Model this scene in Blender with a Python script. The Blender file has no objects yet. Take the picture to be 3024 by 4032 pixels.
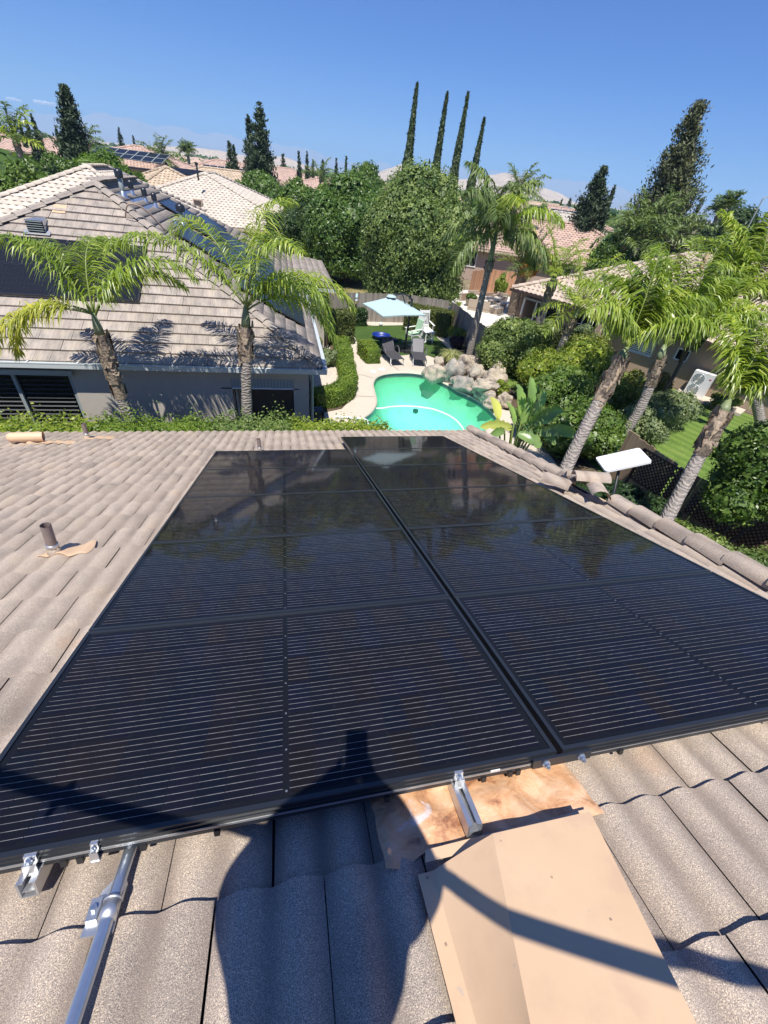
import bpy, bmesh, math, random
import numpy as np
from mathutils import Vector, Matrix, noise

# ------------------------------------------------------------------ camera, light, exposure
SC = bpy.context.scene
COL = SC.collection
CAMH = 6.6
YAW, PITCH, ROLL, FPX, SLOPE = 0.27928861, 0.66795976, 0.12778364, 1647.733, 0.32786249
cp, sp = math.cos(PITCH), math.sin(PITCH)
FW = Vector((math.sin(YAW) * cp, math.cos(YAW) * cp, -sp))
R0 = Vector((math.cos(YAW), -math.sin(YAW), 0))
U0 = R0.cross(FW)
RT = math.cos(ROLL) * R0 + math.sin(ROLL) * U0
UP = -math.sin(ROLL) * R0 + math.cos(ROLL) * U0
CAMP = Vector((0, 0, CAMH))
cd = bpy.data.cameras.new('camera')
cam = bpy.data.objects.new('camera', cd)
COL.objects.link(cam)
cam.matrix_world = Matrix(((RT.x, UP.x, -FW.x, 0), (RT.y, UP.y, -FW.y, 0), (RT.z, UP.z, -FW.z, CAMH), (0, 0, 0, 1)))
cd.sensor_fit = 'VERTICAL'
cd.sensor_height = 24
cd.lens = 24 * FPX / 4032
cd.clip_start = 0.01
cd.clip_end = 60000
SC.camera = cam

SUNDIR = Vector((0.1167, 0.380, -0.9176)).normalized()      # direction the light travels
w = bpy.data.worlds.new('World')
SC.world = w
w.use_nodes = True
nt = w.node_tree
sky = nt.nodes.new('ShaderNodeTexSky')
sky.sky_type = 'NISHITA'
sky.sun_disc = False
sky.sun_elevation = math.asin(-SUNDIR.z)
sky.sun_rotation = math.atan2(-SUNDIR.x, -SUNDIR.y)
sky.altitude = 100
sky.air_density = 1.15
sky.dust_density = 0.1
sky.ozone_density = 4.0
nt.nodes['Background'].inputs['Strength'].default_value = 0.1
tint = nt.nodes.new('ShaderNodeMix'); tint.data_type = 'RGBA'; tint.blend_type = 'MULTIPLY'
tint.inputs[0].default_value = 1; tint.inputs[7].default_value = (.262, .445, .86, 1)
nt.links.new(sky.outputs[0], tint.inputs[6]); nt.links.new(tint.outputs[2], nt.nodes['Background'].inputs[0])
sd = bpy.data.lights.new('sun', 'SUN')
sd.energy = 5.0
sd.angle = math.radians(0.53)
sd.color = (1.0, 0.95, 0.87)
sun = bpy.data.objects.new('sun', sd)
COL.objects.link(sun)
sun.rotation_euler = SUNDIR.to_track_quat('-Z', 'Y').to_euler()
sun.location = (0, -10, 60)
SC.view_settings.view_transform = 'Standard'
SC.view_settings.look = 'None'
SC.view_settings.exposure = 0.45
SC.view_settings.gamma = 1
SC.view_settings.use_curve_mapping = False
SC.render.engine = 'CYCLES'
SC.cycles.max_bounces = 8
SC.cycles.transparent_max_bounces = 16
SC.cycles.volume_bounces = 1

# ------------------------------------------------------------------ placing helpers
def ray(x, y):
    k = 3024 / 1659
    return (FW * FPX + (x * k - 1512) * RT - (y * k - 2016) * UP).normalized()
def at(x, y, z=0.0):
    d = ray(x, y)
    return CAMP + d * ((z - CAMH) / d.z)
def atY(x, y, Y):
    d = ray(x, y)
    return CAMP + d * (Y / d.y)
def hd(x, y, dist):
    d = ray(x, y)
    return CAMP + d * (dist / math.hypot(d.x, d.y))
def z6(x, y, z=0.0):
    return at((1200 + x / 2.074) * .5486, (950 + y / 2.074) * .5486, z)
def V(*a):
    return Vector(a)

# ------------------------------------------------------------------ object helpers
def wm(o):
    m = o.matrix_basis.copy()
    return wm(o.parent) @ o.matrix_parent_inverse @ m if o.parent else m
def meta(o, label=None, cat=None, group=None, kind=None):
    if label: o['label'] = label
    if cat: o['category'] = cat
    if group: o['group'] = group
    if kind: o['kind'] = kind
    return o
def thing(name, label, cat, loc=(0, 0, 0), rz=0, group=None):
    o = bpy.data.objects.new(name, None)
    o.empty_display_size = .2
    COL.objects.link(o)
    o.matrix_world = Matrix.Translation(Vector(loc)) @ Matrix.Rotation(rz, 4, 'Z')
    return meta(o, label, cat, group)

class MB:
    def __init__(s):
        s.v = []; s.f = []
    def add(s, vs, fs):
        b = len(s.v)
        s.v += [tuple(p) for p in vs]
        s.f += [tuple(b + i for i in f) for f in fs]
        return s
    def box(s, c, d, m=None, top=1.0):
        x, y, z = d[0] / 2, d[1] / 2, d[2] / 2
        vs = []
        for k, zz in ((1, -z), (top, z)):
            vs += [V(-x * k, -y * k, zz), V(x * k, -y * k, zz), V(x * k, y * k, zz), V(-x * k, y * k, zz)]
        vs = [p + Vector(c) for p in vs]
        if m: vs = [m @ p for p in vs]
        return s.add(vs, [(3, 2, 1, 0), (4, 5, 6, 7), (0, 1, 5, 4), (1, 2, 6, 5), (2, 3, 7, 6), (3, 0, 4, 7)])
    def bar(s, a, b, wd, ht, up=V(0, 0, 1)):
        a = Vector(a); b = Vector(b)
        d = b - a; L = d.length; d.normalize()
        x = d.cross(up)
        if x.length < 1e-4: x = d.cross(V(0, 1, 0))
        x.normalize(); z = x.cross(d)
        m = Matrix(((x.x, d.x, z.x, 0), (x.y, d.y, z.y, 0), (x.z, d.z, z.z, 0), (0, 0, 0, 1)))
        m.translation = (a + b) / 2
        return s.box((0, 0, 0), (wd, L, ht), m)
    def tube(s, pts, r, n=8, caps=True):
        pts = [Vector(p) for p in pts]
        rs = r if isinstance(r, (list, tuple)) else [r] * len(pts)
        base = len(s.v)
        prev = None
        for i, p in enumerate(pts):
            d = (pts[min(i + 1, len(pts) - 1)] - pts[max(i - 1, 0)])
            if d.length < 1e-9: d = V(0, 0, 1)
            d.normalize()
            if prev is None:
                x = d.cross(V(0, 0, 1))
                if x.length < 1e-3: x = d.cross(V(0, 1, 0))
            else:
                x = prev - d * prev.dot(d)
            x.normalize(); prev = x
            y = d.cross(x)
            for k in range(n):
                a = 2 * math.pi * k / n
                s.v.append(tuple(p + (x * math.cos(a) + y * math.sin(a)) * rs[i]))
        for i in range(len(pts) - 1):
            for k in range(n):
                a = base + i * n + k; b = base + i * n + (k + 1) % n
                s.f.append((a, b, b + n, a + n))
        if caps:
            s.f.append(tuple(base + k for k in range(n))[::-1])
            s.f.append(tuple(base + (len(pts) - 1) * n + k for k in range(n)))
        return s
    def lathe(s, prof, c=(0, 0, 0), n=16, m=None):
        base = len(s.v)
        for r, z in prof:
            for k in range(n):
                a = 2 * math.pi * k / n
                p = V(r * math.cos(a), r * math.sin(a), z) + Vector(c)
                if m: p = m @ p
                s.v.append(tuple(p))
        for i in range(len(prof) - 1):
            for k in range(n):
                a = base + i * n + k; b = base + i * n + (k + 1) % n
                s.f.append((a, b, b + n, a + n))
        return s
    def prism(s, poly, z0, z1):
        n = len(poly); b = len(s.v)
        for z in (z0, z1):
            s.v += [(p[0], p[1], z) for p in poly]
        s.f.append(tuple(range(b, b + n))[::-1]); s.f.append(tuple(range(b + n, b + 2 * n)))
        for i in range(n):
            j = (i + 1) % n
            s.f.append((b + i, b + j, b + n + j, b + n + i))
        return s
    def blob(s, c, r, sub=2, amp=.15, fr=1.5, seed=0, flat=0):
        bm = bmesh.new()
        bmesh.ops.create_icosphere(bm, subdivisions=sub, radius=1)
        vs = []
        for v in bm.verts:
            p = v.co.copy()
            k = 1 + amp * noise.noise(p * fr + V(seed * 7.3, seed * 3.1, seed * 1.7)) * 2 + amp * .5 * noise.noise(p * fr * 3 + V(seed, 0, 0))
            p = V(p.x * r[0], p.y * r[1], p.z * r[2]) * k
            vs.append(p + Vector(c))
        fs = [tuple(v.index for v in f.verts) for f in bm.faces]
        bm.free()
        return s.add(vs, fs)
    def mesh(s, name, smooth=False):
        me = bpy.data.meshes.new(name)
        me.from_pydata(s.v, [], s.f)
        if smooth: me.shade_smooth()
        return me
    def build(s, name, mat, parent=None, smooth=False, **kw):
        me = s.mesh(name, smooth)
        return link(me, name, mat, parent, **kw)
def link(me, name, mat, parent=None, m=None, world=True, **kw):
    if mat is not None and len(me.materials) == 0: me.materials.append(mat)
    o = bpy.data.objects.new(name, me)
    COL.objects.link(o)
    if parent:
        o.parent = parent
        if world:
            if m is None: me.transform(wm(parent).inverted())
            else: o.matrix_local = wm(parent).inverted() @ m
        elif m is not None: o.matrix_local = m
    elif m is not None: o.matrix_world = m
    meta(o, **kw)
    return o
def npmesh(name, vs, nper, smooth=False):
    """vs (N*nper,3): N separate polygons of nper corners"""
    n = len(vs) // nper
    me = bpy.data.meshes.new(name)
    me.vertices.add(len(vs)); me.vertices.foreach_set('co', np.ascontiguousarray(vs, dtype=np.float32).ravel())
    me.loops.add(len(vs)); me.loops.foreach_set('vertex_index', np.arange(len(vs), dtype=np.int32))
    me.polygons.add(n); me.polygons.foreach_set('loop_start', np.arange(0, len(vs), nper, dtype=np.int32))
    try: me.polygons.foreach_set('loop_total', np.full(n, nper, dtype=np.int32))
    except Exception: pass
    me.update(calc_edges=True)
    return me
def npmesh_idx(name, vs, faces, smooth=False):
    me = bpy.data.meshes.new(name)
    faces = np.asarray(faces, dtype=np.int32)
    me.vertices.add(len(vs)); me.vertices.foreach_set('co', np.ascontiguousarray(vs, dtype=np.float32).ravel())
    n, k = faces.shape
    me.loops.add(n * k); me.loops.foreach_set('vertex_index', faces.ravel())
    me.polygons.add(n); me.polygons.foreach_set('loop_start', np.arange(0, n * k, k, dtype=np.int32))
    try: me.polygons.foreach_set('loop_total', np.full(n, k, dtype=np.int32))
    except Exception: pass
    me.update(calc_edges=True)
    if smooth: me.shade_smooth()
    return me
def copy_tree(o, parent=None, loc=None, rz=None, label=None, m=None):
    c = o.copy(); COL.objects.link(c)
    if parent: c.parent = parent; c.matrix_parent_inverse = o.matrix_parent_inverse.copy(); c.matrix_basis = o.matrix_basis.copy()
    for ch in [x for x in bpy.data.objects if x.parent == o]: copy_tree(ch, c)
    if m is not None: c.matrix_world = m
    elif loc is not None: c.matrix_world = Matrix.Translation(Vector(loc)) @ Matrix.Rotation(rz or 0, 4, 'Z')
    if label: c['label'] = label
    return c
def fill(outer, holes, z):
    """flat sheet with holes"""
    bm = bmesh.new()
    edges = []
    for loop in [outer] + holes:
        vs = [bm.verts.new((p[0], p[1], z)) for p in loop]
        for i in range(len(vs)): edges.append(bm.edges.new((vs[i], vs[(i + 1) % len(vs)])))
    bmesh.ops.triangle_fill(bm, use_beauty=True, use_dissolve=False, edges=edges)
    for f in bm.faces:
        if f.normal.z < 0: f.normal_flip()
    mb = MB(); bm.verts.index_update()
    mb.v = [tuple(v.co) for v in bm.verts]
    mb.f = [tuple(v.index for v in f.verts) for f in bm.faces]
    bm.free()
    return mb
def spline(pts, k=6, closed=False):
    n = len(pts); out = []
    P = [Vector(p) for p in pts]
    rng = range(n if closed else n - 1)
    for i in rng:
        if closed: a, b, c, d = P[(i - 1) % n], P[i], P[(i + 1) % n], P[(i + 2) % n]
        else: a, b, c, d = P[max(i - 1, 0)], P[i], P[i + 1], P[min(i + 2, n - 1)]
        for j in range(k):
            t = j / k
            out.append(.5 * ((2 * b) + (c - a) * t + (2 * a - 5 * b + 4 * c - d) * t * t + (3 * b - a - 3 * c + d) * t ** 3))
    if not closed: out.append(P[-1])
    return out

# ------------------------------------------------------------------ materials
class NM:
    def __init__(s, name):
        s.m = bpy.data.materials.new(name); s.m.use_nodes = True
        s.t = s.m.node_tree; s.n = s.t.nodes; s.p = s.n['Principled BSDF']
    def node(s, t, **kw):
        n = s.n.new(t)
        for k, v in kw.items():
            if k.startswith('i_'): n.inputs[int(k[2:])].default_value = v
            else: setattr(n, k, v)
        return n
    def l(s, a, b): s.t.links.new(a, b); return b
    def coord(s, kind='Object', scale=None):
        c = s.node('ShaderNodeTexCoord').outputs[kind]
        if scale:
            m = s.node('ShaderNodeMapping'); m.inputs['Scale'].default_value = scale
            s.l(c, m.inputs[0]); c = m.outputs[0]
        return c
    def pos(s): return s.node('ShaderNodeNewGeometry').outputs['Position']
    def noise(s, sc, det=3, vec=None, rough=.5, out='Fac', dist=0):
        n = s.node('ShaderNodeTexNoise'); n.inputs['Scale'].default_value = sc; n.inputs['Detail'].default_value = det
        n.inputs['Roughness'].default_value = rough; n.inputs['Distortion'].default_value = dist
        if vec is not None: s.l(vec, n.inputs['Vector'])
        return n.outputs[out]
    def ramp(s, f, stops, interp='LINEAR'):
        r = s.node('ShaderNodeValToRGB'); r.color_ramp.interpolation = interp
        e = r.color_ramp.elements
        while len(e) < len(stops): e.new(.5)
        for i, (p, c) in enumerate(stops):
            e[i].position = p; e[i].color = (c[0], c[1], c[2], 1) if not isinstance(c, (int, float)) else (c, c, c, 1)
        s.l(f, r.inputs[0]); return r.outputs[0]
    def mix(s, f, a, b, blend='MIX'):
        m = s.node('ShaderNodeMix', data_type='RGBA', blend_type=blend)
        for v, i in ((f, 0), (a, 6), (b, 7)):
            if isinstance(v, (int, float)): m.inputs[i].default_value = v
            elif isinstance(v, tuple): m.inputs[i].default_value = (v[0], v[1], v[2], 1)
            else: s.l(v, m.inputs[i])
        return m.outputs[2]
    def math(s, op, a, b=0.0, c=None):
        m = s.node('ShaderNodeMath', operation=op)
        for i, v in enumerate((a, b) if c is None else (a, b, c)):
            if isinstance(v, (int, float)): m.inputs[i].default_value = v
            else: s.l(v, m.inputs[i])
        return m.outputs[0]
    def bump(s, h, st=.3, d=.01):
        b = s.node('ShaderNodeBump'); b.inputs['Strength'].default_value = st; b.inputs['Distance'].default_value = d
        s.l(h, b.inputs['Height']); s.l(b.outputs[0], s.p.inputs['Normal']); return b
    def col(s, c):
        if isinstance(c, tuple): s.p.inputs['Base Color'].default_value = (c[0], c[1], c[2], 1)
        else: s.l(c, s.p.inputs['Base Color'])
    def set(s, rough=None, metal=None, spec=None, coat=None):
        if rough is not None: s.p.inputs['Roughness'].default_value = rough
        if metal is not None: s.p.inputs['Metallic'].default_value = metal
        if spec is not None: s.p.inputs['Specular IOR Level'].default_value = spec
        if coat is not None: s.p.inputs['Coat Weight'].default_value = coat
    def rnd(s):
        a = s.node('ShaderNodeObjectInfo').outputs['Random']
        b = s.node('ShaderNodeNewGeometry').outputs['Random Per Island']
        return s.math('FRACT', s.math('ADD', a, b))
def sc(c, k): return tuple(x * k for x in c)

def m_plain(name, c, rough=.6, metal=0, var=.12, nscale=6, spec=.5, bump=.0, bscale=40):
    n = NM(name)
    v = n.pos()
    f = n.noise(nscale, 4, v)
    n.col(n.mix(f, sc(c, 1 - var), sc(c, 1 + var)))
    n.set(rough, metal, spec)
    if bump: n.bump(n.noise(bscale, 3, v), bump, .01)
    return n.m
def m_tile(name, c, var=.16, speck=True, rough=.85, streak=None, light=None):
    n = NM(name)
    v = n.pos()
    r = n.rnd()
    a = n.mix(r, sc(c, 1 - var), sc(c, 1 + var))
    big = n.ramp(n.noise(3.1, 5, v, .65), [(.3, (.76, .77, .79)), (.5, (.98, .97, .96)), (.72, (1.10, 1.06, 1.0))])
    a = n.mix(1.0, a, big, 'MULTIPLY')
    if streak:
        s_ = n.ramp(n.noise(1, 3, n.coord('Object', streak)), [(.3, (.8, .8, .82)), (.65, (1.1, 1.1, 1.08))])
        a = n.mix(1.0, a, s_, 'MULTIPLY')
    if speck:
        f = n.noise(400, 2, v)
        a = n.mix(1.0, a, n.ramp(f, [(.34, (.48, .47, .49)), (.5, (.95, .95, .95)), (.60, (1.2, 1.18, 1.14)), (.68, (2.1, 1.95, 1.75))]), 'MULTIPLY')
        stain = n.ramp(n.noise(3.1, 5, v, .6), [(.62, 0), (.75, 1)])
        a = n.mix(n.math('MULTIPLY', stain, .35), a, (.42, .24, .14))
        li = n.ramp(n.noise(46, 3, v, .6), [(.70, 0), (.74, 1)])
        a = n.mix(n.math('MULTIPLY', li, .38), a, (.17, .15, .12))
        n.bump(f, .5, .003)
    if light:
        a = n.mix(n.ramp(r, [(.965, 0), (.97, 1)], 'CONSTANT'), a, light)
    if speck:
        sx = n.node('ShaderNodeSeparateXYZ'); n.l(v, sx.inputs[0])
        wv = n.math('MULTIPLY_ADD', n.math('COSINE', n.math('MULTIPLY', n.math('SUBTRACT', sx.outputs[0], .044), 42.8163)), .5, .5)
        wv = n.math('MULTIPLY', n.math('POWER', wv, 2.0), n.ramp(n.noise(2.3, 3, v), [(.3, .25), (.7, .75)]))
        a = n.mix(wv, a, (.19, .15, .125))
    n.col(a); n.set(rough, 0, .3)
    return n.m
def m_leaf(name, c1, c2, c3, trans=.3, rough=.45, nsc=.8, spec=.4):
    n = NM(name)
    c1, c2, c3 = sc(c1, 1.22), sc(c2, 1.22), sc(c3, 1.22)
    r = n.node('ShaderNodeNewGeometry').outputs['Random Per Island']
    ob = n.node('ShaderNodeObjectInfo').outputs['Random']
    a = n.ramp(r, [(0, c1), (.55, c2), (1, c3)])
    f = n.noise(nsc, 3, n.pos())
    a = n.mix(1.0, a, n.ramp(f, [(.3, (.72, .78, .8)), (.7, (1.25, 1.2, 1.05))]), 'MULTIPLY')
    a = n.mix(1.0, a, n.ramp(ob, [(0, (.88, .92, .9)), (1, (1.12, 1.06, 1.0))]), 'MULTIPLY')
    n.col(a); n.set(rough, 0, spec)
    tr = n.node('ShaderNodeBsdfTranslucent')
    n.l(n.mix(1.0, a, (1.5, 1.6, .7), 'MULTIPLY'), tr.inputs[0])
    mx = n.node('ShaderNodeMixShader'); mx.inputs[0].default_value = trans
    n.l(n.p.outputs[0], mx.inputs[1]); n.l(tr.outputs[0], mx.inputs[2])
    n.l(mx.outputs[0], n.n['Material Output'].inputs[0])
    return n.m
def m_glass(name, tint=(1, 1, 1), rough=.02, ior=1.5):
    n = NM(name)
    t = n.node('ShaderNodeBsdfTransparent'); t.inputs[0].default_value = (*tint, 1)
    g = n.node('ShaderNodeBsdfGlossy'); g.inputs['Roughness'].default_value = rough
    fr = n.node('ShaderNodeFresnel'); fr.inputs[0].default_value = ior
    mx = n.node('ShaderNodeMixShader')
    n.l(fr.outputs[0], mx.inputs[0]); n.l(t.outputs[0], mx.inputs[1]); n.l(g.outputs[0], mx.inputs[2])
    n.l(mx.outputs[0], n.n['Material Output'].inputs[0])
    return n.m

M = {}
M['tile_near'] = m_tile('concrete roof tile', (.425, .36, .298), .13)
M['deck'] = m_plain('roof underlay', (.05, .045, .04), .9)
M['tile_left'] = m_tile('flat grey brown tile', (.345, .303, .262), .12, speck=False, streak=(14, 1.2, 14))
M['tile_beige'] = m_tile('cream barrel tile', (.56, .50, .42), .1, speck=False)
M['tile_tan'] = m_tile('tan barrel tile', (.50, .40, .29), .12, speck=False)
M['tile_pink'] = m_tile('terracotta pink tile', (.48, .345, .28), .14, speck=False)
M['tile_right'] = m_tile('pale clay tile', (.50, .41, .33), .10, speck=False, light=(.62, .47, .30))
M['tile_white'] = m_tile('pale grey tile', (.50, .46, .40), .08, speck=False)
M['stucco'] = m_plain('beige stucco', (.47, .43, .37), .95, var=.08, bump=.6, bscale=60)
M['stucco_tan'] = m_plain('tan brown stucco', (.37, .27, .20), .95, var=.08, bump=.5, bscale=60)
M['stucco_cream'] = m_plain('cream stucco', (.55, .44, .32), .95, var=.06)
M['stucco_pink'] = m_plain('pinkish stucco', (.42, .32, .26), .95, var=.06)
M['white'] = m_plain('white paint', (.78, .78, .76), .45, var=.03)
M['trimgrey'] = m_plain('grey green painted trim', (.30, .34, .33), .55, var=.05)
M['gutter'] = m_plain('grey white gutter paint', (.52, .56, .56), .25, var=.06, spec=.6)
M['dark'] = m_plain('dark interior', (.012, .012, .012), .8)
M['brown'] = m_plain('dark brown trim', (.05, .035, .028), .5)
M['black'] = m_plain('black anodised aluminium', (.018, .021, .026), .32, 0, spec=.6)
M['blackplastic'] = m_plain('black plastic', (.02, .02, .022), .45)
M['alu'] = m_plain('mill aluminium', (.60, .61, .62), .42, .85, var=.15, nscale=30)
M['steel'] = m_plain('galvanised steel', (.50, .56, .64), .33, .85, var=.22, nscale=30)
M['blind'] = m_plain('dark window blinds', (.05, .052, .055), .5)

def m_copper():
    n = NM('wrinkled painted flashing')
    v = n.pos()
    a = n.ramp(n.noise(9, 6, v, .62, dist=.7), [(.34, (.30, .13, .07)), (.45, (.60, .33, .17)), (.6, (.70, .45, .28)), (.8, (.74, .52, .36))])
    w_ = n.ramp(n.noise(11, 5, v, .6, dist=1.2), [(.64, 0), (.74, 1)])
    a = n.mix(n.math('MULTIPLY', w_, .8), a, (.70, .62, .62))
    d_ = n.ramp(n.noise(23, 5, v, .7), [(.68, 0), (.72, 1)])
    a = n.mix(n.math('MULTIPLY', d_, .7), a, (.13, .10, .09))
    n.col(a); n.set(.42, 0, .6); n.bump(n.noise(16, 4, v, dist=.5), .8, .012)
    return n.m
M['copper'] = m_copper()
def m_tanmetal():
    n = NM('tan painted sheet metal')
    v = n.pos()
    a = n.mix(n.noise(4, 4, v), (.56, .38, .235), (.68, .48, .31))
    s1 = n.ramp(n.noise(7, 4, v, .6), [(.52, 0), (.72, 1)])
    a = n.mix(n.math('MULTIPLY', s1, .45), a, (.46, .31, .22))
    s2 = n.ramp(n.noise(26, 2, v), [(.74, 0), (.76, 1)])
    a = n.mix(n.math('MULTIPLY', s2, .6), a, (.42, .36, .32))
    n.col(a); n.set(.5, 0, .45); n.bump(n.noise(3, 2, v), .25, .02)
    return n.m
M['tanmetal'] = m_tanmetal()

def m_concrete(name, c, joints=False):
    n = NM(name); v = n.pos()
    a = n.mix(n.noise(1.3, 5, v, .6), sc(c, .86), sc(c, 1.08))
    a = n.mix(n.ramp(n.noise(.5, 4, v), [(.5, 0), (.8, .5)]), a, sc(c, .72))
    a = n.mix(1.0, a, n.ramp(n.noise(60, 2, v), [(.3, (.93, .93, .93)), (.7, (1.05, 1.05, 1.05))]), 'MULTIPLY')
    n.col(a); n.set(.85); n.bump(n.noise(50, 3, v), .2, .005)
    return n.m
M['pooldeck'] = m_concrete('tan pool deck concrete', (.56, .49, .40))
M['whitepatio'] = m_concrete('pale patio concrete', (.66, .62, .56))
def m_ground(name, cols, scale, bs=30):
    n = NM(name); v = n.pos()
    a = n.ramp(n.noise(scale, 6, v, .6), [(.3, cols[0]), (.5, cols[1]), (.7, cols[2])])
    a = n.mix(1.0, a, n.ramp(n.noise(scale * 30, 3, v), [(.3, (.75, .75, .75)), (.7, (1.25, 1.25, 1.2))]), 'MULTIPLY')
    n.col(a); n.set(.95, 0, .2); n.bump(n.noise(bs, 3, v), .5, .03)
    return n.m
M['ground'] = m_ground('dry earth and grass', [(.16, .13, .08), (.22, .18, .12), (.14, .15, .07)], .05)
M['turf'] = m_ground('artificial turf', [(.045, .085, .018), (.055, .10, .022), (.065, .115, .028)], 1.2, 90)
def m_lawn():
    m = m_ground('green lawn', [(.085, .15, .03), (.115, .19, .04), (.14, .21, .05)], 1.0, 60)
    t = m.node_tree; p = t.nodes['Principled BSDF']; src = p.inputs['Base Color'].links[0].from_socket
    w_ = t.nodes.new('ShaderNodeTexWave'); w_.inputs['Scale'].default_value = .62; w_.bands_direction = 'X'; w_.inputs['Distortion'].default_value = .6
    mp = t.nodes.new('ShaderNodeMapping'); mp.inputs['Rotation'].default_value = (0, 0, -.35)
    g = t.nodes.new('ShaderNodeNewGeometry'); t.links.new(g.outputs['Position'], mp.inputs[0]); t.links.new(mp.outputs[0], w_.inputs[0])
    r = t.nodes.new('ShaderNodeValToRGB'); r.color_ramp.elements[0].color = (.88, .9, .85, 1); r.color_ramp.elements[1].color = (1.25, 1.15, 1.1, 1); t.links.new(w_.outputs['Fac'], r.inputs[0])
    x = t.nodes.new('ShaderNodeMix'); x.data_type = 'RGBA'; x.blend_type = 'MULTIPLY'; x.inputs[0].default_value = 1
    t.links.new(src, x.inputs[6]); t.links.new(r.outputs[0], x.inputs[7]); t.links.new(x.outputs[2], p.inputs['Base Color'])
    return m
M['lawn'] = m_lawn()
M['lawn_plain'] = m_ground('green lawn', [(.085, .15, .03), (.115, .19, .04), (.14, .21, .05)], 1.0, 60)
M['drylawn'] = m_ground('dry lawn', [(.14, .15, .05), (.22, .19, .08), (.30, .25, .13)], .8, 60)
M['gravel'] = m_ground('pale gravel', [(.45, .40, .34), (.58, .52, .45), (.36, .31, .26)], 6, 40)
M['soil'] = m_ground('garden soil', [(.07, .05, .035), (.10, .075, .05), (.13, .10, .07)], 2)
def m_bark(name, c, ring=0):
    n = NM(name)
    v = n.coord('Object')
    if ring:
        wv = n.node('ShaderNodeTexWave', wave_type='BANDS', bands_direction='Z'); wv.inputs['Scale'].default_value = ring
        wv.inputs['Distortion'].default_value = 9; wv.inputs['Detail'].default_value = 2; wv.inputs['Detail Scale'].default_value = 1.5
        n.l(v, wv.inputs[0])
        a = n.mix(n.ramp(wv.outputs['Fac'], [(.05, 0), (.45, 1)]), sc(c, .74), sc(c, 1.10))
        a = n.mix(1.0, a, n.ramp(n.noise(14, 4, v), [(.3, (.7, .7, .7)), (.7, (1.25, 1.2, 1.15))]), 'MULTIPLY')
        n.bump(wv.outputs['Fac'], .6, .02)
    else:
        a = n.ramp(n.noise(18, 5, v, .7), [(.3, sc(c, .45)), (.55, c), (.75, sc(c, 1.5))])
        n.bump(n.noise(20, 4, v), .8, .03)
    n.col(a); n.set(.9, 0, .2)
    return n.m
M['palmtrunk'] = m_bark('ringed palm trunk', (.29, .265, .24), 4.6)
M['palmboot'] = m_bark('shaggy palm leaf bases', (.33, .26, .19))
M['palmshaft'] = m_plain('green palm crownshaft', (.20, .24, .12), .5, var=.3, nscale=4)
M['bark'] = m_bark('grey brown bark', (.13, .10, .08))
M['frond'] = m_leaf('queen palm leaflets', (.125, .19, .02), (.195, .27, .035), (.36, .40, .09), .34, .35, .9, .55)
M['frond_y'] = m_leaf('yellowing palm leaflets', (.24, .27, .03), (.36, .36, .05), (.50, .45, .08), .3, .4, .9)
M['frond_light'] = m_leaf('light queen palm leaflets', (.14, .20, .025), (.21, .28, .045), (.33, .37, .08), .3, .4, .9)
M['frond_far'] = m_leaf('distant palm leaflets', (.07, .11, .03), (.10, .15, .045), (.18, .23, .08), .2, .45)
M['frond_blue'] = m_leaf('date palm leaflets', (.08, .11, .04), (.11, .15, .055), (.2, .21, .08), .2, .45)
M['rachis'] = m_plain('palm leaf stalk', (.19, .24, .06), .5)
M['dateorange'] = m_leaf('orange date stalks', (.42, .17, .02), (.50, .24, .04), (.35, .13, .02), .1)
M['leaf_oak'] = m_leaf('glossy green leaves', (.065, .11, .03), (.115, .17, .05), (.22, .28, .10), .26, .48, 1.2, .35)
M['leaf_mid'] = m_leaf('mid green leaves', (.052, .10, .018), (.088, .155, .03), (.16, .23, .06), .3, .4, .8, .5)
M['leaf_bright'] = m_leaf('bright green leaves', (.065, .12, .015), (.10, .17, .02), (.16, .23, .04), .3, .45, .7)
M['leaf_dark'] = m_leaf('dark green leaves', (.022, .045, .014), (.035, .065, .02), (.055, .095, .03), .18, .45)
M['leaf_hedge'] = m_leaf('clipped boxwood leaves', (.07, .12, .015), (.12, .185, .025), (.20, .26, .045), .25, .45, 2)
M['leaf_hedgedark'] = m_leaf('dark clipped hedge leaves', (.04, .065, .014), (.075, .10, .025), (.13, .145, .045), .2, .45, 1.5)
M['leaf_lime'] = m_leaf('lime green shrub leaves', (.11, .17, .02), (.17, .23, .03), (.30, .33, .07), .3, .4, 2)
M['leaf_nandina'] = m_leaf('yellow green shrub leaves', (.10, .13, .02), (.15, .18, .035), (.25, .25, .07), .25, .45, 1)
M['leaf_grey'] = m_leaf('grey green shrub leaves', (.10, .14, .06), (.15, .19, .09), (.24, .28, .15), .2, .5, 2)
M['leaf_cypress'] = m_leaf('cypress foliage', (.022, .042, .014), (.035, .062, .02), (.055, .085, .03), .08, .6)
M['leaf_conifer'] = m_leaf('conifer foliage', (.020, .038, .018), (.032, .055, .026), (.055, .08, .038), .08, .6)
M['leaf_redwood'] = m_leaf('windswept conifer foliage', (.042, .056, .026), (.07, .086, .04), (.11, .12, .062), .1, .6)
M['leaf_banana'] = m_leaf('broad paddle leaves', (.15, .24, .07), (.19, .28, .09), (.22, .31, .11), .3, .3, 1.5, .6)
M['leaf_yellow'] = m_leaf('yellow paddle leaf', (.36, .40, .10), (.42, .44, .12), (.46, .42, .14), .3, .35)
M['grassy'] = m_leaf('ornamental grass blades', (.16, .20, .07), (.28, .29, .13), (.40, .37, .2), .2, .5)
M['rustshrub'] = m_leaf('olive and rust shrub', (.12, .11, .02), (.18, .15, .03), (.24, .16, .03), .2)
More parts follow.
